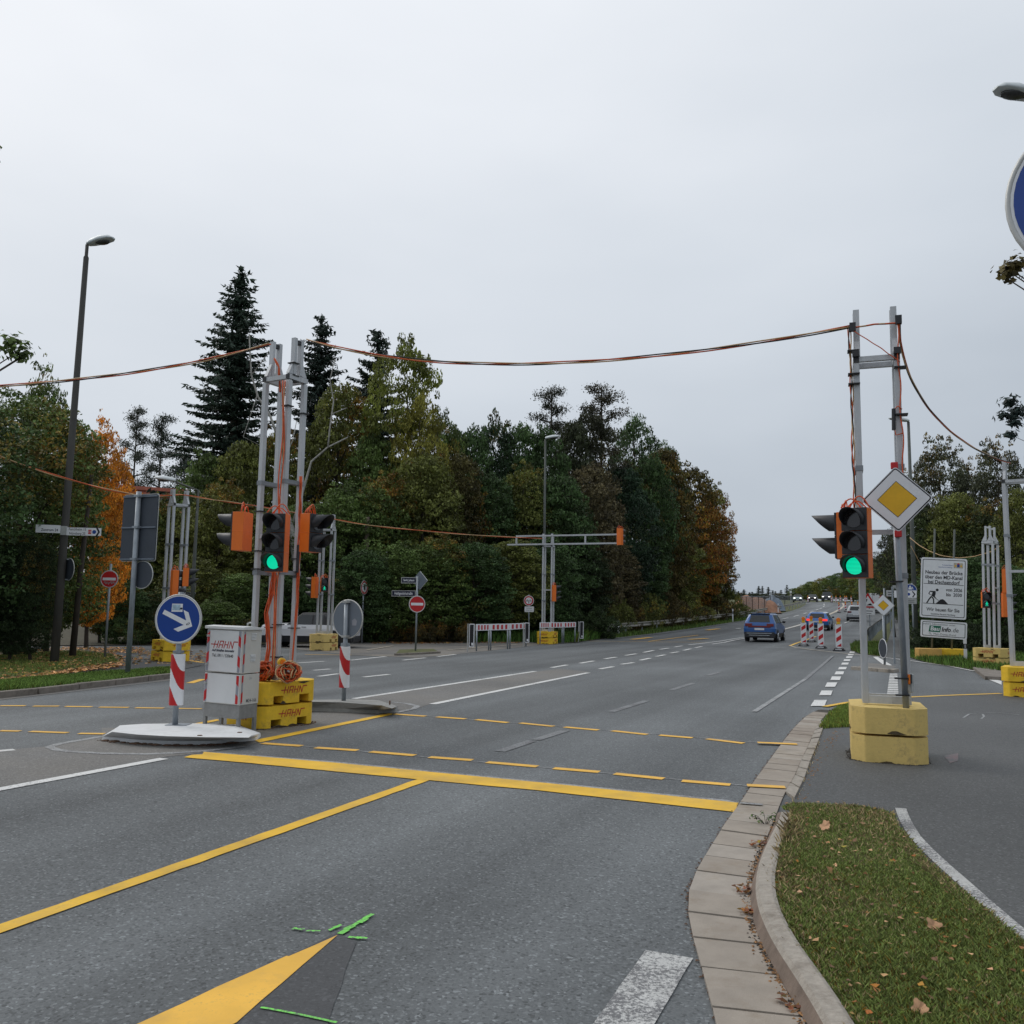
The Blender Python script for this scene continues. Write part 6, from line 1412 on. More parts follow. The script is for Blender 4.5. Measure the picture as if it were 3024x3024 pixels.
# ------------------------------------------------------------------ cars
def car(name, label, P, heading, paint, L, Wd, H, style='hatch', roof=None, head_on=False, lit=False, hood=.95, plate=True, cat='car', glass='car_glass', trim='black_plastic'):
    root = thing(name, label, cat, P, -heading)
    w = Wd/2; b = .98*H/1.5 if style != 'van' else 1.15; hz_ = hood
    if style == 'van': S = [(-.5, 0), (-.49, 0), (-.46, 0), (-.42, 0), (.10, 0), (.13, 0), (.30, 0), (.41, 1), (.485, 1), (.5, 2)]
    elif style == 'convertible': S = [(-.5, 2), (-.485, 1), (-.33, 1), (-.18, 0), (-.08, 0), (-.06, 0), (.06, 0), (.20, 1), (.46, 1), (.5, 2)]
    else: S = [(-.5, 0), (-.485, 0), (-.40, 0), (-.30, 0), (-.06, 0), (-.03, 0), (.14, 0), (.30, 1), (.46, 1), (.5, 2)]
    # ring: 0 sill,1 lower side,2 shoulder,3 belt,4 window top,5 roof edge,6 roof mid(centre)
    rings = []
    for i, (f, k) in enumerate(S):
        y = f*L; end = i in (0, len(S)-1); sx = .80 if end else (.97 if i in (1, len(S)-2) else 1.0)
        zs = [.22, .46, .72, b, H-.09, H-.015, H]; xs = [w*.92, w*.99, w*1.0, w*.95, w*.72, w*.56, 0]
        ys = [y]*7
        if k == 0 and i <= 2 and style not in ('van',):      # sloping tail
            lean_ = [0.08, 0, .0, .10, .40, .54, .54] if style != 'suv' else [0.08, 0, 0, .08, .34, .48, .48]
            ys = [y+(lean_[j] if i < 2 else lean_[j]*.55) for j in range(7)]
        if style == 'van' and i <= 1: ys = [y+q for q in (.02, 0, 0, .02, .06, .10, .10)]
        if k >= 1:
            h2 = hz_ if k == 1 else hz_-.12; t = (f-.3)/.2 if f > 0 else 0
            h2 = h2-.06*max(0, min(1, t)); zs[3] = min(b, h2-.05); zs[4] = h2-.02; zs[5] = h2; zs[6] = h2+.03; xs[4] = w*.86; xs[5] = w*.7
        if style == 'convertible' and k == 1 and f < 0: zs[4] = b+.02; zs[5] = b+.04; zs[6] = b+.05; xs[4] = w*.86
        rings.append([(xs[j]*sx, ys[j], zs[j]) for j in range(7)])
    n = len(rings); body, win, top_ = MB(), MB(), MB()
    glassi = {'hatch': (2, 6), 'suv': (2, 6), 'van': (5, 6), 'convertible': (3, 6)}[style]
    def quad(mb, a, b_, c, d):
        mb.add([a, b_, c, d], [(0, 1, 2, 3)]); mb.add([(-q[0], q[1], q[2]) for q in (d, c, b_, a)], [(0, 1, 2, 3)])
    for i in range(n-1):
        for j in range(6):
            a, b_, c, d = rings[i][j], rings[i+1][j], rings[i+1][j+1], rings[i][j+1]
            k0, k1 = S[i][1], S[i+1][1]; tgt = body
            side_glass = j == 3 and glassi[0] <= i < glassi[1] and not (i == 4 and style != 'van')
            wind = (k0 == 0 and k1 == 1 and S[i+1][0] > 0 and j >= 3) or (k0 == 1 and k1 == 0 and style == 'convertible' and j >= 3 and False)
            if side_glass or wind: tgt = win
            elif style == 'convertible' and j == 3 and k0 == 0 and k1 == 0: tgt = 'roof'
            elif j == 0: tgt = None; quad(top_, a, b_, c, d) if trim == 'roofx' else None; tgt = 'trim'
            elif j >= 4 and k0 == 0 and k1 == 0 and roof: tgt = 'roof'
            elif style == 'convertible' and k0 == 1 and k1 == 0 and j >= 3: tgt = 'roof'
            if tgt == 'trim': quad(trimb, a, b_, c, d) if False else tr.append((a, b_, c, d))
            elif tgt == 'roof': top_l.append((a, b_, c, d))
            else: quad(tgt, a, b_, c, d)
    for (r0, rev, mid) in ((rings[0], True, S[0][1] == 0), (rings[-1], False, False)):
        for j in range(6):
            a, d = r0[j], r0[j+1]; vs = [a, (-a[0], a[1], a[2]), (-d[0], d[1], d[2]), d]; f = (0, 1, 2, 3) if not rev else (3, 2, 1, 0)
            tgt = win if (mid and j == 3 and style == 'x') else body
            if j == 0: trimcap.append((vs, f)); continue
            tgt.add(vs, [f])
        a = r0[0]
    body.add([rings[0][0], (-rings[0][0][0],)+rings[0][0][1:], (-rings[-1][0][0],)+rings[-1][0][1:], rings[-1][0]], [(0, 1, 2, 3)])
    ob = body.build('body', paint, root, bevel=.045); 
    gl_ = win.build('window', glass, root)
    if rings and S[0][1] == 0 and style != 'van':
        a3, a4 = Vector(rings[0][3]), Vector(rings[0][4]); lo_ = a3.lerp(a4, .10); hi_ = a3.lerp(a4, .93); up_n = Vector((0, -(a4.z-a3.z), (a4.y-a3.y))).normalized()*.012
        mbw = MB(); vs = [Vector((-lo_.x*.86, lo_.y, lo_.z)), Vector((lo_.x*.86, lo_.y, lo_.z)), Vector((hi_.x*.92, hi_.y, hi_.z)), Vector((-hi_.x*.92, hi_.y, hi_.z))]
        mbw.add([v+up_n for v in vs]+vs, [(0, 1, 2, 3), (4, 5, 1, 0), (5, 6, 2, 1), (6, 7, 3, 2), (7, 4, 0, 3)]); mbw.build('rear_window', glass, root)
    t2 = MB()
    for q in tr: quad(t2, *q)
    for vs, f in trimcap: t2.add(vs, [f])
    t2.build('lower_trim', trim, root); tr.clear(); trimcap.clear()
    if top_l:
        t3 = MB()
        for q in top_l: quad(t3, *q)
        t3.build('roof', roof, root); top_l.clear()
    rw = .315 if style != 'van' else .34
    for sy in (-.31, .33) if style != 'convertible' else (-.30, .33):
        for sx in (-1, 1):
            c = Vector((sx*(w-.095), sy*L, rw)); mb = MB(); mb.tube([c-Vector((.10, 0, 0)), c+Vector((.10, 0, 0))], rw, 24); wh = mb.build('wheel', 'tyre', root, bevel=.015)
            mb = MB(); o_ = c+Vector((sx*.098, 0, 0)); mb.tube([o_-Vector((.01, 0, 0)), o_+Vector((.01, 0, 0))], rw*.62, 16)
            for k in range(5):
                a = k*2*math.pi/5; mb.beam(o_+Vector((sx*.012, 0, 0)), o_+Vector((sx*.012, math.cos(a)*rw*.6, math.sin(a)*rw*.6)), .05, .015)
            mb.build('rim', 'chrome' if style != 'convertible' else 'car_dark', wh)
            mb = MB(); arc = [(sx*(w+.001), sy*L+math.cos(a)*(rw+.055), rw+math.sin(a)*(rw+.055)) for a in [k*math.pi/12 for k in range(13)]]; arc = [Vector(p) for p in arc]
            ce = Vector((sx*(w-.01), sy*L, rw)); mb.add([Vector((sx*(w+.004), p.y, p.z)) for p in arc]+[Vector((sx*(w+.004), sy*L+rw+.055, .22)), Vector((sx*(w+.004), sy*L-rw-.055, .22))][::1], [tuple(range(13))+(14, 13)][0:1]); mb.build('wheel_arch', 'black_plastic', root)
    yr, yf = -L/2, L/2
    hm = {'van': 1.9}.get(style, b)
    for sx in (-1, 1):
        mb = MB(); mb.box((sx*w*.66, yr+.015, b-.10 if style != 'van' else 1.05), (w*.42, .06, .15 if style != 'van' else .28)); mb.build('taillight', 'tail_lit' if lit else 'taillight', root, bevel=.01)
        mb = MB(); mb.box((sx*w*.62, yf+.0, hz_-.24), (w*.34, .06, .11)); mb.build('headlight', 'headlight' if head_on else 'chrome', root, bevel=.01)
        ym = .12*L if style != 'van' else .30*L
        mb = MB(); mb.ell((sx*(w+.10), ym, b+.07), (.10, .06, .08), 10, 6); mb.beam((sx*(w-.05), ym, b+.02), (sx*(w+.08), ym, b+.05), .04, .03); mb.build('mirror', 'car_dark', root, smooth=True)
    mb = MB(); mb.box((0, yr-.012, .70 if style != 'van' else .7), (.52, .02, .11)); mb.build('number_plate', 'sign_white', root)
    mb = MB(); mb.box((0, yr+.012, .34), (Wd*.80, .06, .16)); mb.build('bumper', 'black_plastic', root, bevel=.02)
    if head_on: mb = MB(); mb.box((0, yf+.008, .45), (Wd*.55, .05, .26)); mb.build('grille', 'car_dark', root); mb = MB(); mb.box((0, yf+.04, .42), (.52, .02, .11)); mb.build('number_plate', 'sign_white', root)
    return root
tr, trimcap, top_l = [], [], []
H246 = R(24.6)
def carpos(px, py, L, heading):
    r_ = G(px, py); return Vector((*(r_+Vector((math.sin(heading), math.cos(heading), 0))*L/2)[:2], 0))
def place(px, py, L, heading):
    P = carpos(px, py, L, heading); P.z = T(P.x, P.y)+.01; return P
c = car('car', 'blue compact SUV seen from behind on the near lane of the main road', place(2243, 1897, 4.1, H246), H246, 'car_blue', 4.1, 1.76, 1.57, 'suv')
mb = MB(); mb.box((0, -2.07, .84), (1.2, .03, .09)); mb.build('light_bar', 'taillight', c)
for z, wd in ((.47, 1.35), (.36, 1.1)): mb = MB(); mb.box((0, -2.105, z), (wd, .03, .025)); mb.build('bumper_strip', 'chrome', c)
for sx in (-1, 1): mb = MB(); mb.beam((sx*.56, -1.3, 1.595), (sx*.56, .5, 1.60), .03, .035); mb.build('roof_rail', 'galv_light', c)
mb = MB(); mb.box((0, -2.05, .39), (1.62, .10, .30)); mb.build('bumper_cover', 'black_plastic', c, bevel=.02)
mb = MB(); mb.box((0, -1.68, 1.53), (1.05, .14, .04)); mb.build('roof_spoiler', 'car_dark', c)
def tilt_to_slope(o, heading):
    P = o.location; d = Vector((math.sin(heading), math.cos(heading), 0)); s_ = (T(*(P+d*2)[:2])-T(*(P-d*2)[:2]))/4; o.rotation_euler = (math.atan(s_), 0, -heading)
h2_ = R(25); c = car('car', 'bright blue hatchback with a pale roof behind the close warning beacons', place(2413, 1863, 4.0, h2_), h2_, 'car_blue_bright', 4.0, 1.76, 1.43, 'hatch', roof='car_silver', lit=True); tilt_to_slope(c, h2_)
h3 = R(22.5); c = car('car', 'silver car with dark lower tail partly hidden by the right mast leg', place(2528, 1836, 4.3, h3), h3, 'car_silver', 4.3, 1.80, 1.62, 'suv'); tilt_to_slope(c, h3)
h4 = R(23.5); c = car('van', 'white delivery van beyond the silver car', place(2578, 1811, 5.2, h4), h4, 'car_white', 5.2, 2.0, 2.45, 'van', cat='van', hood=1.25); tilt_to_slope(c, h4)
mb = MB(); mb.box((0, -2.61, 1.45), (.02, .02, 1.7)); mb.build('door_gap', 'black_plastic', c)
for px, d_, hd, paint, L, Wd, H, st_, lab in ((2444, 190, R(205), 'car_grey', 4.9, 1.9, 1.95, 'van', 'dark grey van with headlights on coming over the crest'), (2401, 186, R(203), 'car_dark', 4.4, 1.8, 1.5, 'hatch', 'dark car with bright headlights left of the oncoming van'), (2357, 180, R(200), 'car_pale', 4.3, 1.8, 1.5, 'hatch', 'pale green car at the far left end of the guardrail')):
    P = atd(px, d_); c = car('car' if st_ != 'van' else 'van', lab, P, hd, paint, L, Wd, H, st_, head_on=True, hood=1.0 if st_ == 'hatch' else 1.2, cat='car' if st_ != 'van' else 'van')
hw = R(-90); Pw = atd(920, 36.2)
c = car('parked_car', 'white convertible with black soft top parked behind the far masts', Pw, R(-88), 'car_white', 3.7, 1.70, 1.36, 'convertible', roof='rubber', hood=.92)
mb = MB(); mb.box((.853, .05, .80), (.02, .18, .03)); mb.build('door_handle', 'chrome', c); 
for o in list(c.children):
    if o.name.startswith('door_handle'): o2 = o.copy(); COL.objects.link(o2); o2.location = (-1.706, 0, 0)

# ------------------------------------------------------------------ houses glimpsed through the trees
def house(label, P, rz, w, d_, h, rh):
    r_ = thing('house', label, 'house', P, rz)
    mb = MB(); mb.box((0, 0, h/2), (w, d_, h)); mb.build('wall', 'house_wall', r_)
    mb = MB(); mb.add([(-w/2-.5, -d_/2-.6, h-.2), (w/2+.5, -d_/2-.6, h-.2), (w/2+.5, 0, h+rh), (-w/2-.5, 0, h+rh), (w/2+.5, d_/2+.6, h-.2), (-w/2-.5, d_/2+.6, h-.2)], [(0, 1, 2, 3), (3, 2, 4, 5), (0, 3, 5), (1, 4, 2)]); rf = mb.build('roof', 'roof_tile', r_)
    mb = MB()
    for k in range(int(rh*3)):
        t = (k+.5)/(rh*3); y = -d_/2-.6+(d_/2+.6)*t; z = h-.2+(rh+.2)*t; mb.beam((-w/2-.5, y-.02, z+.03), (w/2+.5, y-.02, z+.03), .12, .05)
    q_ = mb.build('tile_course', 'roof_tile', rf); q_['kind'] = 'stuff'
    mb = MB(); mb.box((-w*.3, -.6, h+rh+.1), (.5, .5, 1.2)); mb.build('chimney', 'house_wall', rf)
    for i in range(3):
        for z in (1.6, 4.2):
            if z > h-1: continue
            x = -w/2+w*(i+.5)/3; mb = MB(); mb.box((x, -d_/2-.01, z), (1.3, .08, 1.3)); wn = mb.build('window', 'sign_white', r_); mb = MB(); mb.box((x, -d_/2-.055, z), (1.1, .02, 1.1)); mb.build('pane', 'car_glass', wn)
Ph = atd(392, 64); house('white house with a red tiled roof behind the orange maple', Ph, R(25), 5.2, 6, 5.0, HZ(Ph, 1436)-5.0)
Ph = atd(780, 58); house('pale house with red roof hidden behind the trees beyond the left mast', Ph, R(12), 11, 8, 4.8, 2.6)
# ------------------------------------------------------------------ vegetation
def leaf_mesh(name, cen, size, up_bias=.5, clump=None, aspect=.62, mat='leaf', seed=0, tint=None, axis=None):
    """diamond leaves with four corners each, random orientation; colour attribute carries natural variation"""
    rg = np.random.default_rng(seed); n = len(cen); cen = np.asarray(cen, float)
    nrm = rg.normal(size=(n, 3)); nrm[:, 2] += up_bias*2; nrm /= np.linalg.norm(nrm, axis=1)[:, None]
    a = rg.normal(size=(n, 3)) if axis is None else np.asarray(axis)+rg.normal(size=(n, 3))*.25
    a -= (a*nrm).sum(1)[:, None]*nrm; a /= np.linalg.norm(a, axis=1)[:, None]+1e-9
    b = np.cross(nrm, a); s = (np.asarray(size)*rg.uniform(.65, 1.3, n))[:, None]
    fold = nrm*s*.12
    V = np.stack([cen-a*s*.5, cen+b*s*aspect*.5-fold-a*s*.05, cen+a*s*.5, cen-b*s*aspect*.5-fold-a*s*.05], 1).reshape(-1, 3)
    me = bpy.data.meshes.new(name); me.vertices.add(4*n); me.vertices.foreach_set('co', V.ravel())
    me.loops.add(4*n); me.loops.foreach_set('vertex_index', np.arange(4*n, dtype=np.int32)); me.polygons.add(n)
    me.polygons.foreach_set('loop_start', np.arange(0, 4*n, 4, dtype=np.int32)); me.polygons.foreach_set('loop_total', np.full(n, 4, np.int32))
    me.update(calc_edges=True)
    at = me.color_attributes.new('tint', 'FLOAT_COLOR', 'POINT'); c = np.ones((n, 4), np.float32)
    cl = rg.uniform(0, 1, n) if clump is None else clump
    t0 = rg.uniform(0, 1, n) if tint is None else np.clip(tint+rg.normal(size=n)*.18, 0, 1)
    c[:, 0] = t0; c[:, 1] = np.clip(cl+rg.normal(size=n)*.04, 0, 1); c[:, 2] = rg.uniform(0, 1, n)
    at.data.foreach_set('color', np.repeat(c, 4, 0).ravel()); me.materials.append(MATS[mat]); return me
def vnoise(p, f, seed):
    rg = np.random.default_rng(seed); k = rg.normal(size=(6, 3))*f; ph = rg.uniform(0, 6.3, 6); return np.sin(p@k.T+ph).mean(1)
def crown_decid(name, seed, rx=3., h=10., z0=.8, nclump=150, nleaf=20000, leaf=.21, top_taper=.6, lump=.22, fill=.18, droop=0):
    rg = np.random.default_rng(seed); C = []
    u = rg.uniform(-1, 1, nclump*3); ph = rg.uniform(0, 2*np.pi, nclump*3)
    q3 = np.sqrt(1-np.abs(u)**3.2); d = np.stack([q3*np.cos(ph), q3*np.sin(ph), u], 1)
    # keep well separated clumps
    keep = []
    for v in d:
        if all(((v-w)**2).sum() > .03 for w in keep[-400:]): keep.append(v)
        if len(keep) >= nclump: break
    d = np.array(keep); rad = 1+lump*vnoise(d, 2.2, seed)*2.2+rg.normal(size=len(d))*.06
    hz = (h-z0)/2; zc = z0+hz; prof = np.where(d[:, 2] > 0, 1-(1-top_taper)*d[:, 2]**2*.6, 1)
    c = np.stack([d[:, 0]*rx*rad*prof, d[:, 1]*rx*rad*prof, zc+d[:, 2]*hz*(.93+.12*(rad-1))], 1)*np.array([.86, .86, 1]); c[:, 2] = zc+(c[:, 2]-zc)*.92
    inn = c*1.0; kin = int(len(c)*.5); inn = c[rg.integers(0, len(c), kin)]*1.0; inn[:, :2] *= .55; inn[:, 2] = zc+(inn[:, 2]-zc)*.7
    ns = int(nclump*.55); us = rg.uniform(-.6, 1, ns); ps = rg.uniform(0, 2*np.pi, ns); rs = rg.uniform(.98, 1.2, ns)*(1+lump*.5*rg.normal(size=ns)*.6)
    spr = np.stack([np.sqrt(1-us*us)*np.cos(ps)*rx*rs*.86, np.sqrt(1-us*us)*np.sin(ps)*rx*rs*.86, zc+us*hz*.92*(.55+.45*rs)], 1)
    nb_ = len(c)+len(inn); c = np.vstack([c, inn, spr]); r = rg.uniform(.16, .30, len(c))*rx; r[nb_:] = rg.uniform(.06, .13, ns)*rx; tintc = rg.uniform(.15, .85, len(c)); 
    clumpv = .5+.9*vnoise(c, .45, seed+5)+rg.normal(size=len(c))*.10
    w = r**2; w[len(d):nb_] *= fill*2; w[nb_:] *= 1.3; idx = rg.choice(len(c), nleaf, p=w/w.sum())
    o = rg.normal(size=(nleaf, 3)); o /= np.linalg.norm(o, axis=1)[:, None]; o[:, 2] = np.where(o[:, 2] < -.1, o[:, 2]*.5, o[:, 2]); rr = rg.uniform(.35, 1.0, nleaf)**.45
    o *= (rr*r[idx])[:, None]; o[:, 2] *= .62
    P = c[idx]+o; P[:, 2] -= droop*np.hypot(o[:, 0], o[:, 1])
    me = leaf_mesh(name, P, leaf, .55, clump=clumpv[idx], seed=seed+1, tint=tintc[idx]); return me, c
def trunk_mesh(h, r, limbs, seed, mat='bark', h_l=(.3, .8), spread=2.0, wob=.15):
    rr = random.Random(seed); mb = MB(); pts = [Vector((rr.uniform(-wob, wob)*(i > 0), rr.uniform(-wob, wob)*(i > 0), h*i/7)) for i in range(8)]
    mb.tube(pts, [r*(1-.85*i/7)*(1.35 if i == 0 else 1) for i in range(8)], 9)
    for k in range(limbs):
        z = h*rr.uniform(*h_l); a = rr.random()*6.28; i = int(z/h*7); b = pts[i].lerp(pts[min(7, i+1)], z/h*7-i); L = spread*rr.uniform(.6, 1.1)*(1-.4*z/h)
        q = [b]; 
        for s_ in (.35, .7, 1): q.append(b+Vector((math.cos(a)*L*s_+rr.uniform(-.1, .1), math.sin(a)*L*s_+rr.uniform(-.1, .1), L*s_*.75+rr.uniform(0, .2))))
        mb.tube(q, [r*.38, r*.25, r*.14, r*.04], 6)
        e = q[2]; 
        for _ in range(2): a2 = a+rr.uniform(-1, 1); mb.tube([e, e+Vector((math.cos(a2), math.sin(a2), .7))*L*.4], [r*.13, r*.03], 5)
    me = bpy.data.meshes.new('trunk'); me.from_pydata(mb.v, [], mb.f); me.materials.append(MATS[mat]); me.polygons.foreach_set('use_smooth', [True]*len(mb.f)); me.update(); return me
def spruce_meshes(seed, h=20., rad=4.0, power=.85, gap=.0, dens=1.0, z_start=1.2):
    rg = np.random.default_rng(seed); C, A = [], []; mb = MB(); mb.tube([(0, 0, 0), (0, 0, h*.5), (0, 0, h*.98)], [h*.014+.05, h*.008, .02], 8); z = z_start
    while z < h*.985:
        f = z/h; Lb = rad*(1-f)**power*(1+.10*math.sin(z*2.1))+.12; nb = int(rg.integers(4, 8)); a0 = rg.uniform(0, 6.3)
        for k in range(nb):
            a = a0+k*2*np.pi/nb+rg.normal()*.2; L = Lb*rg.uniform(.5, 1.15); rise = .35*f+.05-.28*(1-f); zz = z+rg.normal()*.2
            if rg.random() < gap: continue
            nn = max(3, int(L/.13*dens)); t = np.linspace(.1, 1, nn); curve = np.stack([np.cos(a)*L*t, np.sin(a)*L*t, zz+L*(rise*t-.18*t**2+.16*t**4)], 1)
            if L > .7: mb.tube([tuple(curve[0]*[0, 0, 1]), tuple(curve[nn//2]), tuple(curve[-1])], [.035, .02, .008], 4, cap=False)
            side = np.array([-np.sin(a), np.cos(a), 0])
            for q, tt_ in zip(curve, t):
                wd = .12+.42*L/3*(1-tt_)*1.2
                for sgn in (-1, 1):
                    m = 1+int(wd/.16)
                    for g_ in range(m):
                        off = sgn*wd*(g_+.6)/m; C.append(q+side*off+np.array([0, 0, -.10*abs(off)-rg.uniform(0, .10)])); A.append(side*sgn*.8+np.array([np.cos(a), np.sin(a), -.35])*.7)
                C.append(q+[0, 0, -.10]); A.append(np.array([np.cos(a)*.3, np.sin(a)*.3, -1]))
        z += rg.uniform(.17, .30)*(1 if h > 12 else 1.3)
    for k in range(30): C.append(np.array([rg.normal()*.05, rg.normal()*.05, h-.03*k])); A.append(np.array([rg.normal()*.5, rg.normal()*.5, 1]))
    cr_ = leaf_mesh('crown', C, .30, .2, clump=np.full(len(C), .95), aspect=.36, seed=seed, axis=A)
    tm = bpy.data.meshes.new('trunk'); tm.from_pydata(mb.v, [], mb.f); tm.materials.append(MATS['bark']); tm.update(); return cr_, tm
def pine_meshes(seed, h=16., cr=2.2, n=16, leaf=.20):
    rg = np.random.default_rng(seed); mb = MB(); bend = rg.normal(size=2)*.3
    tp = lambda z: Vector((bend[0]*math.sin(z/h*2.5), bend[1]*math.sin(z/h*2), z)); mb.tube([tp(h*i/8) for i in range(9)], [.2*(1-.85*i/8)+.02 for i in range(9)], 8); C = []
    for k in range(n):
        z = h*(.52+.47*(k+.5)/n); L = cr*(1.15-.8*((z/h-.5)/.5)**1.5)*rg.uniform(.55, 1.1); a = k*2.4+rg.normal()*.3; b = tp(z); e = b+Vector((math.cos(a)*L, math.sin(a)*L, L*.25)); mb.tube([b, b.lerp(e, .5)+Vector((0, 0, -.05)), e], [.06, .045, .02], 5)
        for g_ in range(4):
            c = b.lerp(e, .45+.2*g_)+Vector((rg.normal()*.2, rg.normal()*.2, .12)); m = 110; o = rg.normal(size=(m, 3))*np.array([.36, .36, .17])*(.8+.4*rg.random()); C += list(np.array(c)+o)
    cm = leaf_mesh('crown', np.array(C), leaf, .6, clump=np.full(len(C), .95), aspect=.4, seed=seed)
    tm = bpy.data.meshes.new('trunk'); tm.from_pydata(mb.v, [], mb.f); tm.materials.append(MATS['bark']); tm.update(); return cm, tm

PROTO = {}
for k, sd in enumerate((21, 22, 23, 24)):
    cm, _ = crown_decid('crown', sd, rx=3.1, h=10., z0=.3, nclump=170, nleaf=24000, leaf=.20); PROTO['d%d' % k] = (cm, trunk_mesh(8.6, .20, 9, sd, spread=2.2))
cm, _ = crown_decid('crown', 31, rx=3.0, h=10., z0=2.2, nclump=100, nleaf=15000, leaf=.19, lump=.38, fill=.1, top_taper=.5); PROTO['open0'] = (cm, trunk_mesh(9.2, .18, 16, 31, spread=2.6))
cm, _ = crown_decid('crown', 32, rx=3.0, h=10., z0=2.6, nclump=90, nleaf=13000, leaf=.18, lump=.45, fill=.1, top_taper=.45); PROTO['open1'] = (cm, trunk_mesh(9.4, .18, 20, 32, spread=2.7))
cm, _ = crown_decid('crown', 33, rx=3.0, h=10., z0=.4, nclump=150, nleaf=24000, leaf=.17, lump=.25, fill=.16, droop=.3, top_taper=.85); PROTO['willow'] = (cm, trunk_mesh(9.2, .16, 18, 33, spread=2.4))
cm, _ = crown_decid('crown', 41, rx=2.8, h=7.6, z0=.0, nclump=200, nleaf=42000, leaf=.115, lump=.20, top_taper=.8); PROTO['near0'] = (cm, trunk_mesh(6.6, .16, 10, 41, spread=2.0))
cm, _ = crown_decid('crown', 42, rx=2.6, h=8, z0=.2, nclump=150, nleaf=24000, leaf=.14, lump=.28, top_taper=.55); PROTO['near1'] = (cm, trunk_mesh(7.2, .14, 12, 42, spread=2.0))
cm, _ = crown_decid('crown', 51, rx=1.6, h=1.9, z0=-.1, nclump=60, nleaf=4500, leaf=.13, lump=.3); PROTO['bush0'] = (cm, None)
cm, _ = crown_decid('crown', 52, rx=1.6, h=1.6, z0=-.1, nclump=60, nleaf=5000, leaf=.10, lump=.4); PROTO['bush1'] = (cm, None)
PROTO['spruce0'] = spruce_meshes(61, 20, 4.1, .80); PROTO['spruce1'] = spruce_meshes(62, 17, 3.4, .72, gap=.12); PROTO['spruce2'] = spruce_meshes(63, 15, 3.2, .6, gap=.2)
PROTO['pine0'] = pine_meshes(71, 16, 2.4); PROTO['pine1'] = pine_meshes(72, 14, 2.1, 13)
cm, tm = spruce_meshes(64, 9, 2.2, .8, dens=.6); PROTO['sprucefar'] = (cm, tm)

def tree(kind, label, P, H, wr, base_h, base_r, color=(.045, .058, .022), autumn=-.3, rz=None, group=None, name='deciduous_tree', cat='tree', sxy=None):
    """wr: crown radius wanted"""
    r_ = thing(name, label, cat, P, random.uniform(0, 6.28) if rz is None else rz, group)
    cm, tm = PROTO[kind]; sc = (wr/base_r, wr/base_r, H/base_h)
    o = bpy.data.objects.new('crown', cm); COL.objects.link(o); o.parent = r_; o.scale = sc; o.color = (*color, autumn)
    if tm: t = bpy.data.objects.new('trunk', tm); COL.objects.link(t); t.parent = r_; t.scale = sc
    return r_
BH = {'d0': (10, 3.1), 'd1': (10, 3.1), 'd2': (10, 3.1), 'd3': (10, 3.1), 'open0': (10, 3.), 'open1': (10, 3.), 'willow': (10, 3.), 'near0': (7.6, 2.8), 'near1': (8, 2.6), 'bush0': (1.9, 1.6), 'bush1': (1.6, 1.6), 'spruce0': (20, 4.1), 'spruce1': (17, 3.4), 'spruce2': (15, 3.2), 'pine0': (16, 2.4), 'pine1': (14, 2.1), 'sprucefar': (9, 2.2)}
def T_(kind, px, top, dist, hw_px, label, color=(.045, .058, .022), autumn=-.3, group=None, name='deciduous_tree', cat='tree', rz=None):
    P = atd(px, dist); H = max(1., HZ(P, top)); k = FPX/depth(P); bh, br = BH[kind]
    return tree(kind, label, P, H*1.02, hw_px/k, bh, br, color, autumn, rz, group, name, cat)
DG, MG, LG, OL, BR = (.050, .086, .030), (.080, .118, .033), (.11, .13, .032), (.104, .116, .030), (.086, .072, .036)
_gd = [(p[0], (G(*p)-CAM).xy.length) for p in GRD]
def gdist(px): return float(np.interp(px, [q[0] for q in _gd], [q[1] for q in _gd]))
print('GD', _gd)
gW = 'broadleaf trees of the roadside wood'
# left: big maple mass and orange maple
T_('near0', 40, 1160, 30, 250, 'large dark green maple filling the left edge behind the lamp pole', MG, .08, name='maple_tree')
T_('near0', -230, 1120, 27, 300, 'dark green maple cut by the left edge', DG, .0, name='maple_tree', rz=2.1)
T_('near1', 145, 1215, 32, 125, 'dark maple between the lamp pole and the orange maple', MG, .10, name='maple_tree')
T_('near1', 78, 1085, 33, 90, 'slender maple shoot rising above the left crowns', MG, .1, name='maple_tree')
T_('near1', 262, 1240, 35, 95, 'bright orange autumn maple left of the large dark sign', (.46, .19, .02), -.6, name='maple_tree')
T_('near1', 318, 1345, 41, 85, 'smaller orange maple behind the large dark sign', (.42, .17, .02), -.6, name='maple_tree')
T_('near1', 300, 1600, 39, 70, 'low yellow green maple branches above the no entry sign', (.16, .14, .025), .2, name='maple_tree')
P = G(213, 1943); tk = thing('tree_trunk', 'bare brown trunk rising between the lamp pole and the no entry sign', 'tree trunk', P, rot=(0, R(1.6), 0)); mb = MB(); mb.tube([(0, 0, -.05), (0, 0, 2.5), (.05, 0, 5.4)], [.095, .075, .05], 12); mb.build('trunk', 'bark', tk, smooth=True)
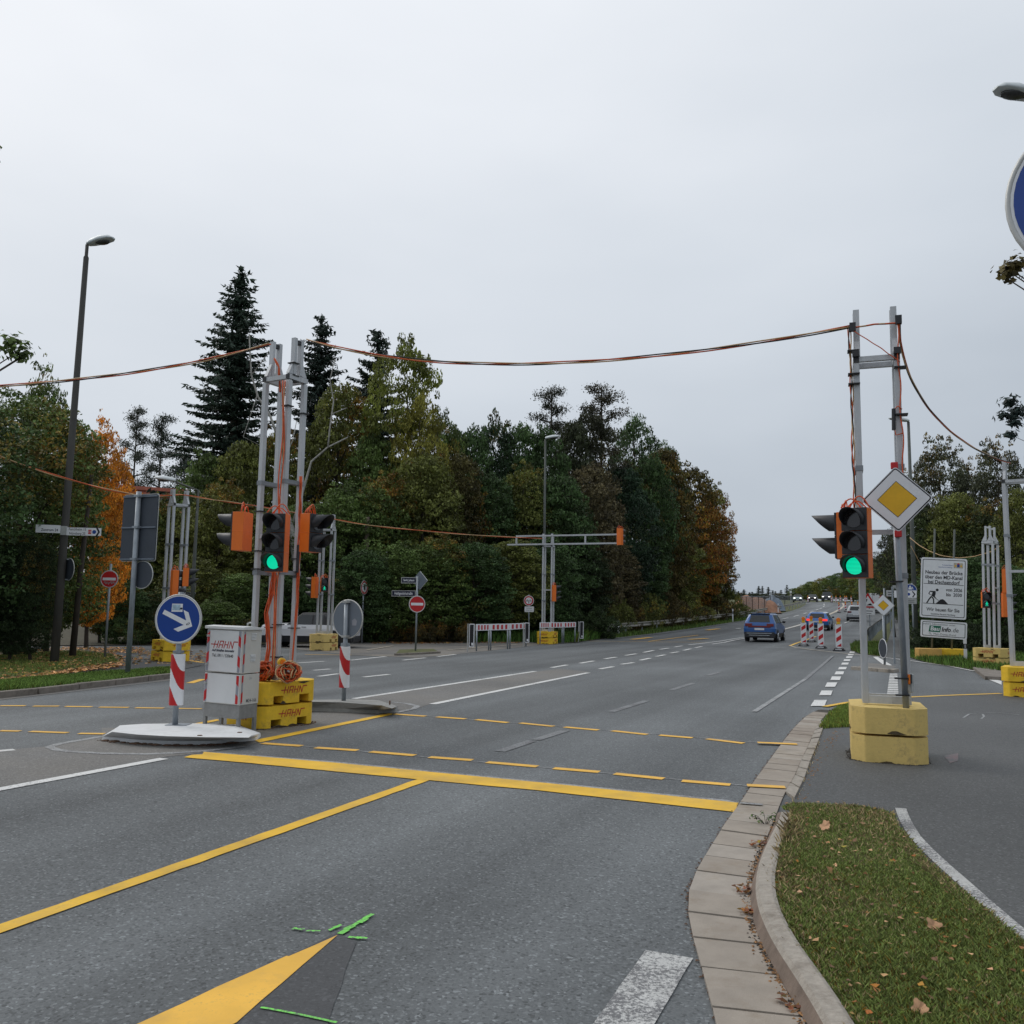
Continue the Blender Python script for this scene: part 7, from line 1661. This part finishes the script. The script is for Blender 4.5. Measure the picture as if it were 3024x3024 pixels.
# conifers
T_('spruce0', 662, 812, 54, 290, 'tallest dark spruce standing left of the left mast', (.034, .052, .038), -.5, name='spruce_tree', rz=.6)
T_('spruce1', 915, 948, 60, 215, 'dark spruce directly behind the top of the left mast', (.028, .042, .034), -.5, name='spruce_tree')
T_('spruce2', 1090, 996, 62, 205, 'third dark spruce, right of the left mast', (.028, .042, .032), -.5, name='spruce_tree')
T_('pine0', 372, 1222, 82, 60, 'thin pine left of the big spruce, taller of the pair', (.035, .045, .030), -.5, name='pine_tree', rz=1); T_('pine1', 440, 1240, 84, 58, 'thin pine left of the big spruce, right of the pair', (.03, .042, .030), -.5, name='pine_tree', rz=3)
T_('pine1', 515, 1330, 76, 60, 'low dark pine at the foot of the tallest spruce', (.022, .034, .024), -.5, name='pine_tree')
T_('pine0', 1627, 1163, 66, 78, 'pine standing up from the wood above the central street lamp', (.028, .032, .020), -.5, name='pine_tree', rz=2); T_('pine0', 1768, 1156, 68, 95, 'tall brownish pine, highest crown of the central wood', (.045, .040, .022), -.5, name='pine_tree', rz=5)
# taller deciduous
T_('open0', 1185, 1018, 52, 105, 'tall yellow green tree right of the spruces with airy crown', (.13, .15, .03), -.3); T_('open1', 1228, 1150, 50, 80, 'yellow tinged tree leaning out to the right below the airy crown', (.19, .18, .035), -.2)
T_('d0', 985, 1130, 53, 120, 'olive tree with a red brown patch behind the left mast', OL, .42)
# second row and front rows of the wood
rowsW = [(450, 1462, 47, 75, 'd3', MG, .25), (395, 1500, 48, 70, 'd0', OL, .3), (410, 1470, 52, 80, 'd1', OL, .3), (335, 1480, 56, 70, 'd2', OL, .35), (580, 1330, 50, 90, 'd1', MG, .2), (505, 1500, 47, 100, 'd2', OL, .3), (700, 1300, 49, 105, 'd2', OL, .25), (800, 1250, 50, 90, 'd3', OL, .3), (1090, 1270, 51, 95, 'd1', MG, .3), (1290, 1230, 56, 70, 'open0', MG, .35), (1330, 1265, 58, 75, 'd0', DG, .05),
    (1385, 1258, 58, 80, 'd1', DG, .0), (1450, 1222, 60, 85, 'd3', (.026, .048, .022), .0), (1530, 1240, 60, 85, 'd2', DG, .05), (1600, 1255, 60, 75, 'd1', DG, .0), (1690, 1235, 62, 80, 'd0', (.034, .042, .02), .1), (1740, 1215, 64, 85, 'open0', (.034, .036, .02), .15), (1875, 1218, 64, 85, 'open1', DG, .0), (1960, 1300, 62, 75, 'open1', DG, .1),
    (640, 1420, 45, 110, 'd3', OL, .25), (760, 1500, 43, 110, 'd0', OL, .28), (880, 1480, 44, 110, 'd2', MG, .25), (560, 1640, 41, 95, 'd1', OL, .22), (1010, 1430, 45, 120, 'd1', MG, .3), (1120, 1400, 46, 115, 'd3', MG, .32), (1240, 1340, 47, 130, 'd0', OL, .40), (1340, 1330, 50, 100, 'd2', (.065, .058, .02), .48),
    (1430, 1390, 52, 110, 'd1', DG, .05), (1540, 1370, 54, 110, 'd3', OL, .12), (1640, 1400, 54, 110, 'd2', DG, .08), (1740, 1370, 55, 110, 'd1', BR, .18), (1830, 1370, 57, 105, 'd0', (.024, .045, .024), -.1), (1900, 1330, 59, 100, 'd3', DG, .15), (1950, 1320, 60, 85, 'd2', (.075, .06, .018), .5),
    (2040, 1372, 62, 92, 'd1', (.085, .07, .018), .55), (2090, 1480, 63, 75, 'd3', (.07, .06, .018), .5), (2118, 1440, 66, 50, 'open0', OL, .5), (2128, 1600, 66, 42, 'open1', (.06, .06, .02), .4), (1990, 1560, 58, 90, 'd0', OL, .38),
    (1180, 1600, 42, 95, 'd1', MG, .1), (1070, 1620, 41, 90, 'd2', DG, .15), (1290, 1580, 43, 105, 'd3', MG, .25), (1400, 1600, 44, 110, 'd0', DG, .08), (1510, 1590, 46, 105, 'd2', OL, .1), (1620, 1580, 49, 95, 'd1', DG, .1), (1710, 1600, 51, 95, 'd3', (.03, .045, .02), .05), (1800, 1590, 53, 100, 'd2', BR, .12), (1890, 1600, 55, 90, 'd0', DG, .0), (2060, 1640, 62, 75, 'd2', OL, .4),
    (960, 1700, 40, 75, 'd3', DG, .1), (850, 1690, 41, 85, 'd0', DG, .1), (700, 1690, 40, 90, 'd2', MG, .1), (460, 1740, 40, 80, 'd3', DG, .12), (350, 1700, 39, 80, 'd1', DG, .2), (640, 1770, 38, 75, 'd1', MG, .05)]
adj = {'d0': 'dense', 'd1': 'rounded', 'd2': 'broad', 'd3': 'lumpy', 'open0': 'airy', 'open1': 'sparse'}
def landmark(px):
    for lim, s_ in ((470, 'behind the large dark sign on the left'), (620, 'behind the blue arrow sign'), (740, 'behind the white cabinet'), (900, 'behind the left mast'), (1040, 'behind the mast by the white car'), (1180, 'behind the round grey sign back'), (1300, 'behind the street name post'), (1430, 'left of the striped barrier'), (1560, 'behind the nearer striped barrier'), (1650, 'behind the mast with the long arm'), (1760, 'below the long arm of the far mast'), (1880, 'behind the orange signal at the arm end'), (1990, 'right of the long arm behind the guardrail'), (2080, 'behind the tall round sign back')):
        if px < lim: return s_
    return 'at the right end of the wood above the soil heap'
seen = {}
for i, (px, tp, ds_, hw, kd, colr, au) in enumerate(rowsW):
    hue = 'dark green' if colr in (DG,) else 'mid green' if colr == MG else 'olive' if colr == OL else 'brownish' if colr == BR else 'autumn tinted' if au > .35 else 'deep green'
    lvl = 'in the back row' if tp < 1300 else 'in the middle row' if tp < 1480 else 'low in the front row'
    if px > 1680: ds_ = max(ds_, gdist(px+40)+3.5+(ds_-50)*.25)
    T_(kd, px, tp, ds_, hw, f'{adj[kd]} {hue} tree {lvl} {landmark(px)}'.replace('right of the long arm behind the guardrail', 'right of the long arm').replace('behind the mast by the white car', 'behind the white car mast').replace('behind the orange signal at the arm end', 'behind the arm end signal').replace('at the right end of the wood above the soil heap', 'at the right end of the wood').replace('behind the large dark sign on the left', 'behind the large dark sign').replace('below the long arm of the far mast','below the long arm').replace('autumn tinted', 'autumnal'), colr, au-.15, group=gW)
# understorey, hedge and weeds
rr = random.Random(4)
ORD = ['first', 'second', 'third', 'fourth', 'fifth', 'sixth', 'seventh', 'eighth', 'ninth', 'tenth', 'eleventh', 'twelfth', 'thirteenth', 'fourteenth', 'fifteenth', 'sixteenth', 'seventeenth', 'eighteenth', 'nineteenth', 'twentieth']
gB = 'bushes along the foot of the wood'
for px in range(360, 1130, 42):
    T_(rr.choice(('bush0', 'bush1')), px+rr.uniform(-12, 12), rr.uniform(1790, 1850), (37.2 if px < 740 else 40.8)+rr.uniform(0, 1.6), rr.uniform(42, 60), ORD[(px-360)//42]+' bush from the left along the far side street hedge', (.045, .075, .022) if rr.random() < .6 else (.035, .05, .02), -.1, group=gB, name='bush', cat='bush')
for px in range(1100, 1400, 34):
    T_('bush1', px+rr.uniform(-8, 8), rr.uniform(1822, 1848), 41.5+rr.uniform(0, 1.5), rr.uniform(34, 46), ORD[(px-1100)//34]+' brownish weed thicket from the left behind the street name post', (.062, .060, .028), .1, group='weed thickets behind the far pavement', name='bush', cat='bush')
for px in range(1400, 1800, 36):
    T_('bush0', px+rr.uniform(-8, 8), rr.uniform(1790, 1835), 46.5+rr.uniform(0, 1.5)+(px-1400)*.01, rr.uniform(34, 46), ORD[(px-1400)//36]+' green bush from the left behind the striped barriers', (.035, .055, .02), -.1, group='bushes behind the barriers', name='bush', cat='bush')
for px in range(1800, 2190, 32):
    T_('bush0', px+rr.uniform(-8, 8), rr.uniform(1745, 1800), gdist(px)+2.2, rr.uniform(34, 44), ORD[(px-1800)//32]+' bush from the left behind the left guardrail', OL if rr.random() < .6 else (.07, .055, .02), .35, group='bushes behind the left guardrail', name='bush', cat='bush')
for px in range(-260, 130, 60):
    T_('near0', px, rr.uniform(1560, 1640), 26.6+rr.uniform(-.3, .6), 72, ORD[(px+260)//60]+' ivy covered hedge bush from the left by the lamp pole', (.030, .048, .020), -.1, group='hedge bushes at the left edge', name='hedge_bush', cat='hedge')
# birch with white limbs
Pb = atd(812, 43); bi = thing('birch_tree', 'bare white limbed birch between the legs of the left mast and the spruces', 'birch', Pb); mb = MB(); kb = FPX/depth(Pb)
def bp(px, py, dy=0): 
    z = HZ(Pb, py); return Vector(((px-812)/kb, dy, z))
mb.tube([bp(880, 1905), bp(872, 1700), bp(850, 1560), bp(822, 1480), bp(812, 1380), bp(800, 1300)], [.20, .17, .15, .12, .10, .07], 9)
for pts, r_ in (([(800, 1300), (770, 1230), (728, 1170), (708, 1110), (703, 1050), (698, 990)], .07), ([(812, 1380), (802, 1250), (800, 1190), (790, 1120), (800, 1060)], .05), ([(850, 1560), (880, 1440), (900, 1360), (950, 1318), (1010, 1290)], .07), ([(950, 1318), (952, 1260), (960, 1180), (948, 1120), (962, 1060)], .045), ([(960, 1220), (1000, 1200)], .03), ([(812, 1380), (840, 1300), (850, 1240)], .03), ([(728, 1170), (690, 1290), (765, 1325)], .02), ([(708, 1110), (740, 1060), (755, 1040)], .03)):
    mb.tube([bp(x, y, .15*math.sin(i)) for i, (x, y) in enumerate(pts)], [r_*(1-.7*i/len(pts)) for i in range(len(pts))], 6)
mb.build('trunk', 'bark_light', bi, smooth=True)
Pb = atd(1280, 57); kb = FPX/depth(Pb); dt = thing('dead_tree', 'thin bare branch tips above the wood right of the yellow green tree', 'tree', Pb); mb = MB()
for pts in ([(1285, 1300), (1285, 1260), (1278, 1242), (1290, 1234)], [(1284, 1262), (1300, 1250), (1304, 1244)], [(1285, 1262), (1274, 1246)]): mb.tube([Vector(((x-1280)/kb, 0, HZ(Pb, y))) for x, y in pts], .03, 5)
mb.tube([(0, 0, 0), (.1, 0, HZ(Pb, 1300))], [.15, .03], 6); mb.build('trunk', 'bark', dt)
mb = MB(); Pq = G(1045, 1893)+Vector((.2, 1.5, 0)); wp_ = thing('wooden_pole', 'old wooden pole in front of the wood left of the round grey sign back', 'pole', Pq); mb.tube([(0, 0, 0), (0, 0, HZ(Pq, 1527))], [.14, .11], 12); mb.build('shaft', 'wood', wp_, smooth=True)

# right side
gR = 'trees of the right hand wood'
for px, tp, ds_, hw, kd, colr, au, lab in ((2790, 1285, 58, 95, 'willow', (.060, .068, .040), 0, 'tall willow with airy grey green top above the information board'), (2965, 1285, 56, 85, 'willow', (.055, .062, .036), 0, 'tall willow with airy top at the right edge'), (2878, 1350, 60, 80, 'willow', (.055, .062, .036), 0, 'lower willow between the two tall willows'), (2706, 1390, 60, 60, 'willow', (.05, .058, .03), 0, 'smaller airy willow beside the large priority sign'), (2640, 1560, 64, 52, 'open1', (.05, .056, .034), 0, 'sparse grey green tree seen between the right mast legs'),
        (2740, 1500, 52, 90, 'd1', (.040, .056, .020), .12, 'dense tree behind the blue cycle path sign'), (2830, 1450, 51, 100, 'd2', OL, .18, 'dense olive tree behind the information board'), (2930, 1480, 50, 100, 'd3', (.04, .054, .02), .1, 'dense tree behind the leaning mast'), (3030, 1440, 48, 95, 'd0', OL, .15, 'dense tree cut by the right edge'), (2870, 1640, 46, 85, 'd0', DG, .05, 'low dark tree right of the information board'), (2780, 1680, 46, 80, 'd1', DG, .1, 'low dark tree hidden by the information board'), (2970, 1660, 44, 85, 'd2', DG, .05, 'low dark tree behind the right edge mast'), (3060, 1680, 43, 85, 'd1', DG, 0, 'low dark tree beyond the right edge'), (2720, 1760, 50, 45, 'd3', DG, .1, 'low bushy tree beside the cycle path')):
    T_(kd, px, tp, ds_, hw, lab, colr, au, group=gR)
for px in range(2700, 3060, 40):
    T_('bush0', px+rr.uniform(-8, 8), rr.uniform(1840, 1880), 40.5+rr.uniform(0, 2), rr.uniform(36, 50), ORD[(px-2700)//40]+' dark bush from the left on the right bank', (.028, .042, .018), -.1, group='bushes on the right bank', name='bush', cat='bush')
rt = [(2352, 1736, 268, 26, MG), (2378, 1726, 262, 26, LG), (2402, 1716, 255, 30, MG), (2430, 1706, 245, 30, LG), (2458, 1698, 235, 32, MG), (2486, 1690, 222, 34, DG), (2514, 1684, 205, 36, MG), (2544, 1676, 185, 38, LG), (2574, 1664, 165, 40, MG), (2604, 1645, 148, 42, DG), (2632, 1622, 130, 44, MG), (2655, 1600, 112, 46, DG), (2672, 1640, 95, 40, MG), (2682, 1700, 80, 36, DG), (2660, 1730, 98, 34, MG), (2636, 1715, 118, 34, OL), (2600, 1728, 145, 34, MG), (2560, 1730, 165, 34, DG), (2520, 1735, 190, 30, MG), (2480, 1738, 215, 28, DG), (2440, 1742, 235, 26, OL)]
for i, (px, tp, ds_, hw, colr) in enumerate(rt):
    where = 'beyond the oncoming cars' if px < 2450 else 'above the far beacons' if px < 2530 else 'seen below the right signal heads' if px < 2610 else 'between the right mast legs'
    T_('d%d' % (i % 4), px, tp, ds_, hw, f'{ORD[i] if i < 20 else "last"} tree counted inward from the crest in the row right of the road', (colr[0]*1.25, colr[1]*1.15, colr[2]*1.1), .22, group='row of trees right of the rising road')
for i, px in enumerate(list(range(2140, 2372, 14))):
    T_('sprucefar', px+rr.uniform(-4, 4), rr.uniform(1728, 1750), 300+rr.uniform(-20, 40), rr.uniform(17, 26), 'distant dark conifer on the skyline beyond the soil heap', (.022, .034, .022), -.5, group='distant conifers on the skyline', name='spruce_tree')
    T_('d%d' % (i % 4), px+7, rr.uniform(1750, 1760), 265+rr.uniform(-10, 10), rr.uniform(15, 20), 'distant low tree below the skyline conifers', (.035, .05, .022), .1, group='distant low trees beyond the soil heap')

# branches reaching in from outside the frame
def reach_tree(label, px, dist, tips, leaf, colr, seed, needle=False, H=10):
    P = atd(px, dist); r_ = thing('deciduous_tree' if not needle else 'pine_tree', label, 'tree', P); k = FPX/depth(P); rg = np.random.default_rng(seed); mb = MB(); mb.tube([(0, 0, 0), (0, 0, H)], [.25, .12], 10); C = []
    for tx, ty, rad, n in tips:
        e = Vector(((tx-px)/k, 0, HZ(P, ty))); b = Vector((0, 0, e.z-1.2)); mb.tube([b, b.lerp(e, .5)+Vector((0, 0, .1)), e], [.04, .012, .004], 6)
        m = n; o = rg.normal(size=(m, 3))*np.array([rad, rad, rad*.7])/k*.5; C += list(np.array(e)+o)
        back = b.lerp(e, .45); C += list(np.array(back)+np.clip(rg.normal(size=(m*2, 3)), -1.6, 1.6)*.14)
    q_ = rg.normal(size=(5000, 3)); q_ /= np.linalg.norm(q_, axis=1)[:, None]; C += list(q_*(rg.uniform(.3, 1, 5000)**.5)[:, None]*np.array([.9, .9, 1.3])+np.array([0, 0, H]))
    mb.build('trunk', 'bark', r_, smooth=True); cm = leaf_mesh('crown', np.array(C), leaf, .4, clump=np.full(len(C), .8), seed=seed, aspect=.3 if needle else .7)
    o = bpy.data.objects.new('crown', cm); COL.objects.link(o); o.parent = r_; o.color = (*colr, .1)
reach_tree('tree outside the left edge with one leafy branch tip reaching in', -420, 11, [(4, 1030, 44, 60), (28, 1040, 18, 12), (-25, 1010, 50, 80), (8, 1048, 30, 20)], .07, MG, 81, H=6.5)
reach_tree('oak outside the right edge with a leafy twig reaching in below the blue sign', 3560, 9, [(3016, 812, 40, 50), (2994, 824, 20, 12), (3038, 785, 44, 70), (3012, 800, 20, 14)], .06, (.075, .06, .02), 82, H=6)
reach_tree('pine outside the right edge with dark needle branches reaching in', 3300, 24, [(3010, 1190, 26, 90), (2986, 1232, 20, 70), (3020, 1250, 24, 90), (3004, 1288, 20, 70), (3030, 1220, 30, 120)], .16, (.02, .034, .03), 83, needle=True, H=10)

# ---- grass as stuff
def inside(poly, x, y):
    c = np.zeros(len(x), bool); n = len(poly); j = n-1
    for i in range(n):
        xi, yi = poly[i][:2]; xj, yj = poly[j][:2]
        m = ((yi > y) != (yj > y)) & (x < (xj-xi)*(y-yi)/(yj-yi+1e-12)+xi); c ^= m; j = i
    return c
def grass(name, label, poly, n, h, w, z, colr, autumn=-.2, seed=0, lean=.5, patch=1.3, maxy=None):
    rg = np.random.default_rng(seed); P = np.array([p[:2] for p in poly]); lo, hi = P.min(0), P.max(0)
    if maxy: hi[1] = min(hi[1], maxy)
    x = rg.uniform(lo[0], hi[0], n*6); y = rg.uniform(lo[1], hi[1], n*6); m = inside(poly, x, y); x, y = x[m][:n], y[m][:n]; n = len(x)
    nv = .5+.5*vnoise(np.stack([x, y, x*0], 1), patch*2, seed+1)*1.6; hh = h*rg.uniform(.5, 1.25, n)*(.6+.6*np.clip(nv, 0, 1)); a = rg.uniform(0, 6.28, n); l = rg.uniform(.1, 1, n)*lean*hh
    dx, dy = np.cos(a), np.sin(a); ww = w*rg.uniform(.6, 1.3, n)
    zt = np.array([T(a_, b_) for a_, b_ in zip(x, y)]) if hi[1] > 45 else 0*x
    B = np.stack([x, y, zt+z-.01], 1); side = np.stack([-dy, dx, 0*x], 1)*ww[:, None]/2; mid = B+np.stack([dx*l*.35, dy*l*.35, hh*.6], 1); tip = B+np.stack([dx*l, dy*l, hh], 1)
    V = np.stack([B-side, B+side, mid+side*.8, tip, mid-side*.8], 1).reshape(-1, 3)
    me = bpy.data.meshes.new(name); me.vertices.add(5*n); me.vertices.foreach_set('co', V.ravel()); me.loops.add(5*n); me.loops.foreach_set('vertex_index', np.arange(5*n, dtype=np.int32)); me.polygons.add(n)
    me.polygons.foreach_set('loop_start', np.arange(0, 5*n, 5, dtype=np.int32)); me.polygons.foreach_set('loop_total', np.full(n, 5, np.int32)); me.update(calc_edges=True)
    at = me.color_attributes.new('tint', 'FLOAT_COLOR', 'POINT'); c = np.ones((n, 4), np.float32); c[:, 0] = rg.uniform(0, 1, n); c[:, 1] = np.clip(1-nv*.5+rg.normal(size=n)*.35, 0, 1); c[:, 2] = rg.uniform(0, 1, n)
    at.data.foreach_set('color', np.repeat(c, 5, 0).ravel()); me.materials.append(MATS['grass']); o = bpy.data.objects.new(name, me); COL.objects.link(o); o.color = (*colr, autumn); tag(o, label, 'grass', kind='stuff'); return o
GRN = (.165, .23, .05); DRY = (.48, .39, .22)
vis = [tuple(p) for p in ISLP]
grass('grass', 'short green grass covering the near island at the lower right', vis, 90000, .036, .007, .075, (.185, .235, .07), .16, 91, 1.1)
grass('dry_grass', 'dry straw coloured blades mixed into the near island grass', vis, 9000, .034, .006, .078, (.36, .28, .16), -.5, 92, 1.2)
edge = [tuple(off_right(KF[i], i, .10)[:2]) for i in range(0, 58, 3)]+[tuple(off_right(KF[i], i, .24)[:2]) for i in range(57, 0, -3)]
grass('dry_grass', 'dry tufts hanging over the raised kerb', edge, 1500, .055, .006, .075, (.34, .27, .15), -.5, 93, 1.3)
edge2 = [(Vector((*a, 0))) for a in ISL[6:15]]; e2 = [tuple(p[:2]) for p in edge2]+[(p.x-.10, p.y-.05) for p in reversed(edge2)]
grass('dry_grass', 'dry tufts along the white edge strip', e2, 1300, .045, .006, .07, (.34, .26, .15), -.4, 94, 1.2)
tuft = P2([(2419, 2156), (2440, 2122), (2452, 2108), (2477, 2088), (2510, 2084), (2530, 2100), (2530, 2150), (2456, 2152)])
grass('grass', 'grass patch between the gutter and the yellow blocks', tuft, 5200, .07, .009, .012, GRN, .2, 95)
cob = P2([(2300, 2405), (2345, 2366), (2376, 2302), (2392, 2254), (2413, 2201), (2425, 2158), (2432, 2158), (2420, 2201), (2400, 2254), (2383, 2302), (2355, 2370), (2330, 2390)])
grass('dry_grass', 'dry weeds growing along the small cobbles', cob, 1500, .04, .006, .01, DRY, -.3, 96)
grass('grass', 'long green grass of the left verge along the far kerb', P2([(-200, 2044), (0, 2022), (200, 2006), (370, 1995), (508, 1984), (510, 1998), (430, 2008), (250, 2025), (0, 2052), (-200, 2078)]), 30000, .085, .012, .07, (.16, .25, .06), -.1, 97, .8)
grass('grass', 'mown grass under the left lamp pole', P2([(-200, 1990), (0, 2010), (100, 1996), (250, 1974), (345, 1958), (330, 1938), (240, 1927), (150, 1930), (-200, 1950)]), 20000, .06, .012, .045, (.15, .20, .05), .05, 98)
grass('grass', 'tall weeds and grass in front of the hedge behind the barriers', P2([(1380, 1898), (1560, 1896), (1600, 1901), (1699, 1898), (1770, 1888), (1790, 1880), (1700, 1885), (1560, 1884), (1380, 1884)]), 22000, .45, .03, .03, (.085, .165, .035), -.2, 99)
grass('grass', 'grass strip along the left guardrail', [tuple(G(*p)[:2]) for p in ((1770, 1888), (1861, 1879), (1962, 1866), (2107, 1846), (2194, 1833), (2250, 1820), (2250, 1812), (2194, 1822), (2107, 1834), (1962, 1852), (1861, 1864), (1770, 1880))], 16000, .28, .035, -.03, (.10, .16, .04), .0, 100)
grass('grass', 'grass on the right bank around the information board', P2([(2686, 1915), (2684, 1942), (2740, 1959), (2861, 1978), (3024, 2000), (3200, 2010), (3200, 1930), (2900, 1915)]), 30000, .22, .022, .03, (.09, .16, .035), -.05, 101)
grass('grass', 'grass between the right guardrail and the cycle path', P2([(2512, 1920), (2524, 1905), (2612, 1905), (2610, 1933), (2598, 1939), (2540, 1931)]), 14000, .24, .022, .03, (.10, .16, .04), .05, 102)
# fallen leaves
def fallen(name, label, poly, n, size, z, seed, mat='leaf', colr=(.22, .10, .045), au=1.2, curl=.25):
    rg = np.random.default_rng(seed); P = np.array([p[:2] for p in poly]); lo, hi = P.min(0), P.max(0); x = rg.uniform(lo[0], hi[0], n*8); y = rg.uniform(lo[1], hi[1], n*8); m = inside(poly, x, y); x, y = x[m][:n], y[m][:n]
    me = leaf_mesh(name, np.stack([x, y, np.full(len(x), z)+rg.uniform(0, .02, len(x))], 1), size, 2.2, seed=seed, aspect=.75); o = bpy.data.objects.new(name, me); COL.objects.link(o); o.color = (*colr, au if au < 1 else .45); tag(o, label, 'leaves', kind='stuff'); return o
fallen('fallen_leaves', 'brown fallen leaves scattered on the near grass island', vis, 230, .034, .095, 111, colr=(.38, .22, .12))
fallen('fallen_leaves', 'carpet of orange brown leaves around the left pole bases', P2([(-100, 1985), (0, 2016), (100, 2002), (250, 1980), (352, 1966), (378, 1950), (340, 1930), (440, 1935), (420, 1915), (180, 1915), (-100, 1940)]), 1500, .13, .05, 112, colr=(.50, .27, .12))
fallen('fallen_leaves', 'leaf litter drifting along the edge of the leaf bed', P2([(0, 2016), (100, 2002), (250, 1980), (352, 1966), (368, 1972), (250, 1988), (100, 2008), (0, 2022)]), 420, .13, .06, 113, colr=(.55, .30, .14))
fallen('fallen_leaves', 'scattered litter on the side street around the far left blocks', P2([(360, 1965), (600, 1960), (640, 1925), (380, 1920)]), 320, .12, .02, 114, colr=(.25, .17, .10))
fallen('fallen_leaves', 'litter along the foot of the weeds on the far pavement', P2([(1090, 1903), (1400, 1901), (1560, 1900), (1560, 1897), (1400, 1897), (1090, 1898)]), 240, .14, .03, 115, colr=(.26, .15, .08))
for k, (px, py, s_) in enumerate(((2204, 2640, .07), (2212, 2708, .05), (2240, 2503, .06), (2352, 2982, .07))):
    c = G(px, py); q = [(c.x-s_, c.y-s_*.8), (c.x+s_, c.y-s_*.8), (c.x+s_, c.y+s_*.8), (c.x-s_, c.y+s_*.8)]; fallen('fallen_leaves', ('small red brown leaf clump on the gutter slabs ' + ('by the kerb bend', 'just below the kerb bend', 'near the weeds', 'at the bottom edge')[k]), q, 22, .035, .025, 120+k, colr=(.20, .075, .04))
def oak_leaf(label, P, s, rz, mat='leaf_pale'):
    pts = []
    for i in range(24):
        a = i/24*2*math.pi; r_ = s*(.62+.38*abs(math.cos(a*2.5)))*(1 if abs(math.sin(a)) < .98 else 1.1); pts.append((r_*math.cos(a)*.62, r_*math.sin(a)))
    mb = MB(); vs = [(x, y, .02*math.sin(x/s*3)+.012*(y/s)**2) for x, y in pts]+[(0, 0, -.004)]; mb.add(vs, [(i, (i+1) % 24, 24) for i in range(24)]); mb.v = mb.v
    t = thing('fallen_leaf', label, 'leaf', P, rot=(R(18), R(8), rz)); mb.build('blade', mat, t)
    mb = MB(); mb.tube([(0, -s, .01), (0, -s*1.4, .02)], .0015, 5); mb.build('stalk', mat, t)
oak_leaf('largest pale oak leaf lying at the top of the near grass island', G(2436, 2440, zc=.11), .055, 0)
oak_leaf('pale curled leaf in the middle right of the near grass island', G(2757, 2732, zc=.105), .038, 1.2); oak_leaf('pale leaf near the bottom centre of the near grass island', G(2715, 2978, zc=.105), .034, .5); oak_leaf('brown leaf left of the middle of the near grass island', G(2450, 2570, zc=.105), .03, 2.2, 'leaf_litter')
# grit and litter gathered in corners; block and island crumbs add contact shade
def litter(label, pts, wid, n, seed, size=.014, mat='joint_dirt', z=.012):
    rg = np.random.default_rng(seed); P_ = resample([Vector((p[0], p[1], 0)) for p in pts], 200); mb = MB(); cl = rg.uniform(0, 199, max(4, n//14))
    for _ in range(n):
        i = int(np.clip(rg.choice(cl)+rg.normal()*5 if rg.random() < .6 else rg.uniform(0, 199), 0, 198)); p = P_[i]; s_ = size*rg.uniform(.3, 1.2); x, y = p.x+rg.normal()*wid, p.y+rg.normal()*wid; a = rg.uniform(0, 6.28)
        mb.add([(x+s_*math.cos(a+k*2.1)*rg.uniform(.6, 1.2), y+s_*math.sin(a+k*2.1)*rg.uniform(.6, 1.2), z) for k in range(3)]+[(x, y, z+s_*.5)], [(0, 1, 3), (1, 2, 3), (2, 0, 3)])
    o = mb.build('litter', mat, None); tag(o, label, 'litter', kind='stuff')
litter('grit and leaf crumbs along the joint between asphalt and gutter slabs', [tuple(p[:2]) for p in A_[20:560]], .012, 700, 1, .012, 'rust_edge', .006)
litter('brown crumbs washed against the raised kerb', [tuple(p[:2]) for p in KF[:56]], .022, 500, 2, .014, 'leaf_litter', .016)
litter('dirt crumbs along the kerb foot', [tuple(p[:2]) for p in KF[:56]], .018, 600, 3, .012, 'joint_dirt', .016)
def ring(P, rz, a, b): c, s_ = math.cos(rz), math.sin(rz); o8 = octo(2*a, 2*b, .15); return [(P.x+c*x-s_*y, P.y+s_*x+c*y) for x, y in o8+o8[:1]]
litter('dark crumbs added as contact shade round the foot of the right yellow blocks', ring(PA_, rzA, .41, .53), .014, 420, 4, .012, 'joint_dirt', .012)  # crumbs added to darken the contact line under the right blocks
litter('dark crumbs added as contact shade round the foot of the left yellow blocks', ring(PB_, rzB-R(6), .41, .53), .025, 300, 5, .018, 'rust_edge', .006)  # added dark ring, stands in for contact shade below the left blocks
litter('dark crumbs added as contact shade along the front of the white island', [tuple(p[:2]) for p in e_], .03, 260, 6, .018, 'rust_edge', .006)  # added dark crumbs imitate contact shade where the island meets the road
litter('stray leaf crumbs on the footway', [tuple(G(*p)[:2]) for p in ((2360, 2360), (2420, 2230), (2480, 2160))], .05, 160, 7, .014, 'leaf_litter', .012)
# small weed on the gutter
wd = thing('weed', 'small green weed growing from the gutter joint beside the grass tip', 'weed', G(2262, 2440)); rg = np.random.default_rng(5); C = []
mb = MB()
for k in range(9):
    a = k*.7; e = Vector((math.cos(a)*.09-.02, math.sin(a)*.05, .05+.02*(k % 3))); mb.tube([(0, 0, 0), tuple(e*.6+Vector((0, 0, .02))), tuple(e)], .002, 4); C += [np.array(e)+rg.normal(size=3)*.012 for _ in range(6)]
mb.build('stem', 'bark', wd); o = bpy.data.objects.new('foliage', leaf_mesh('foliage', np.array(C), .022, .6, seed=5)); COL.objects.link(o); o.parent = wd; o.color = (.05, .09, .025, -.3)
print('objects', len(bpy.data.objects), 'tris', sum(len(m.polygons)*2 for m in bpy.data.meshes))
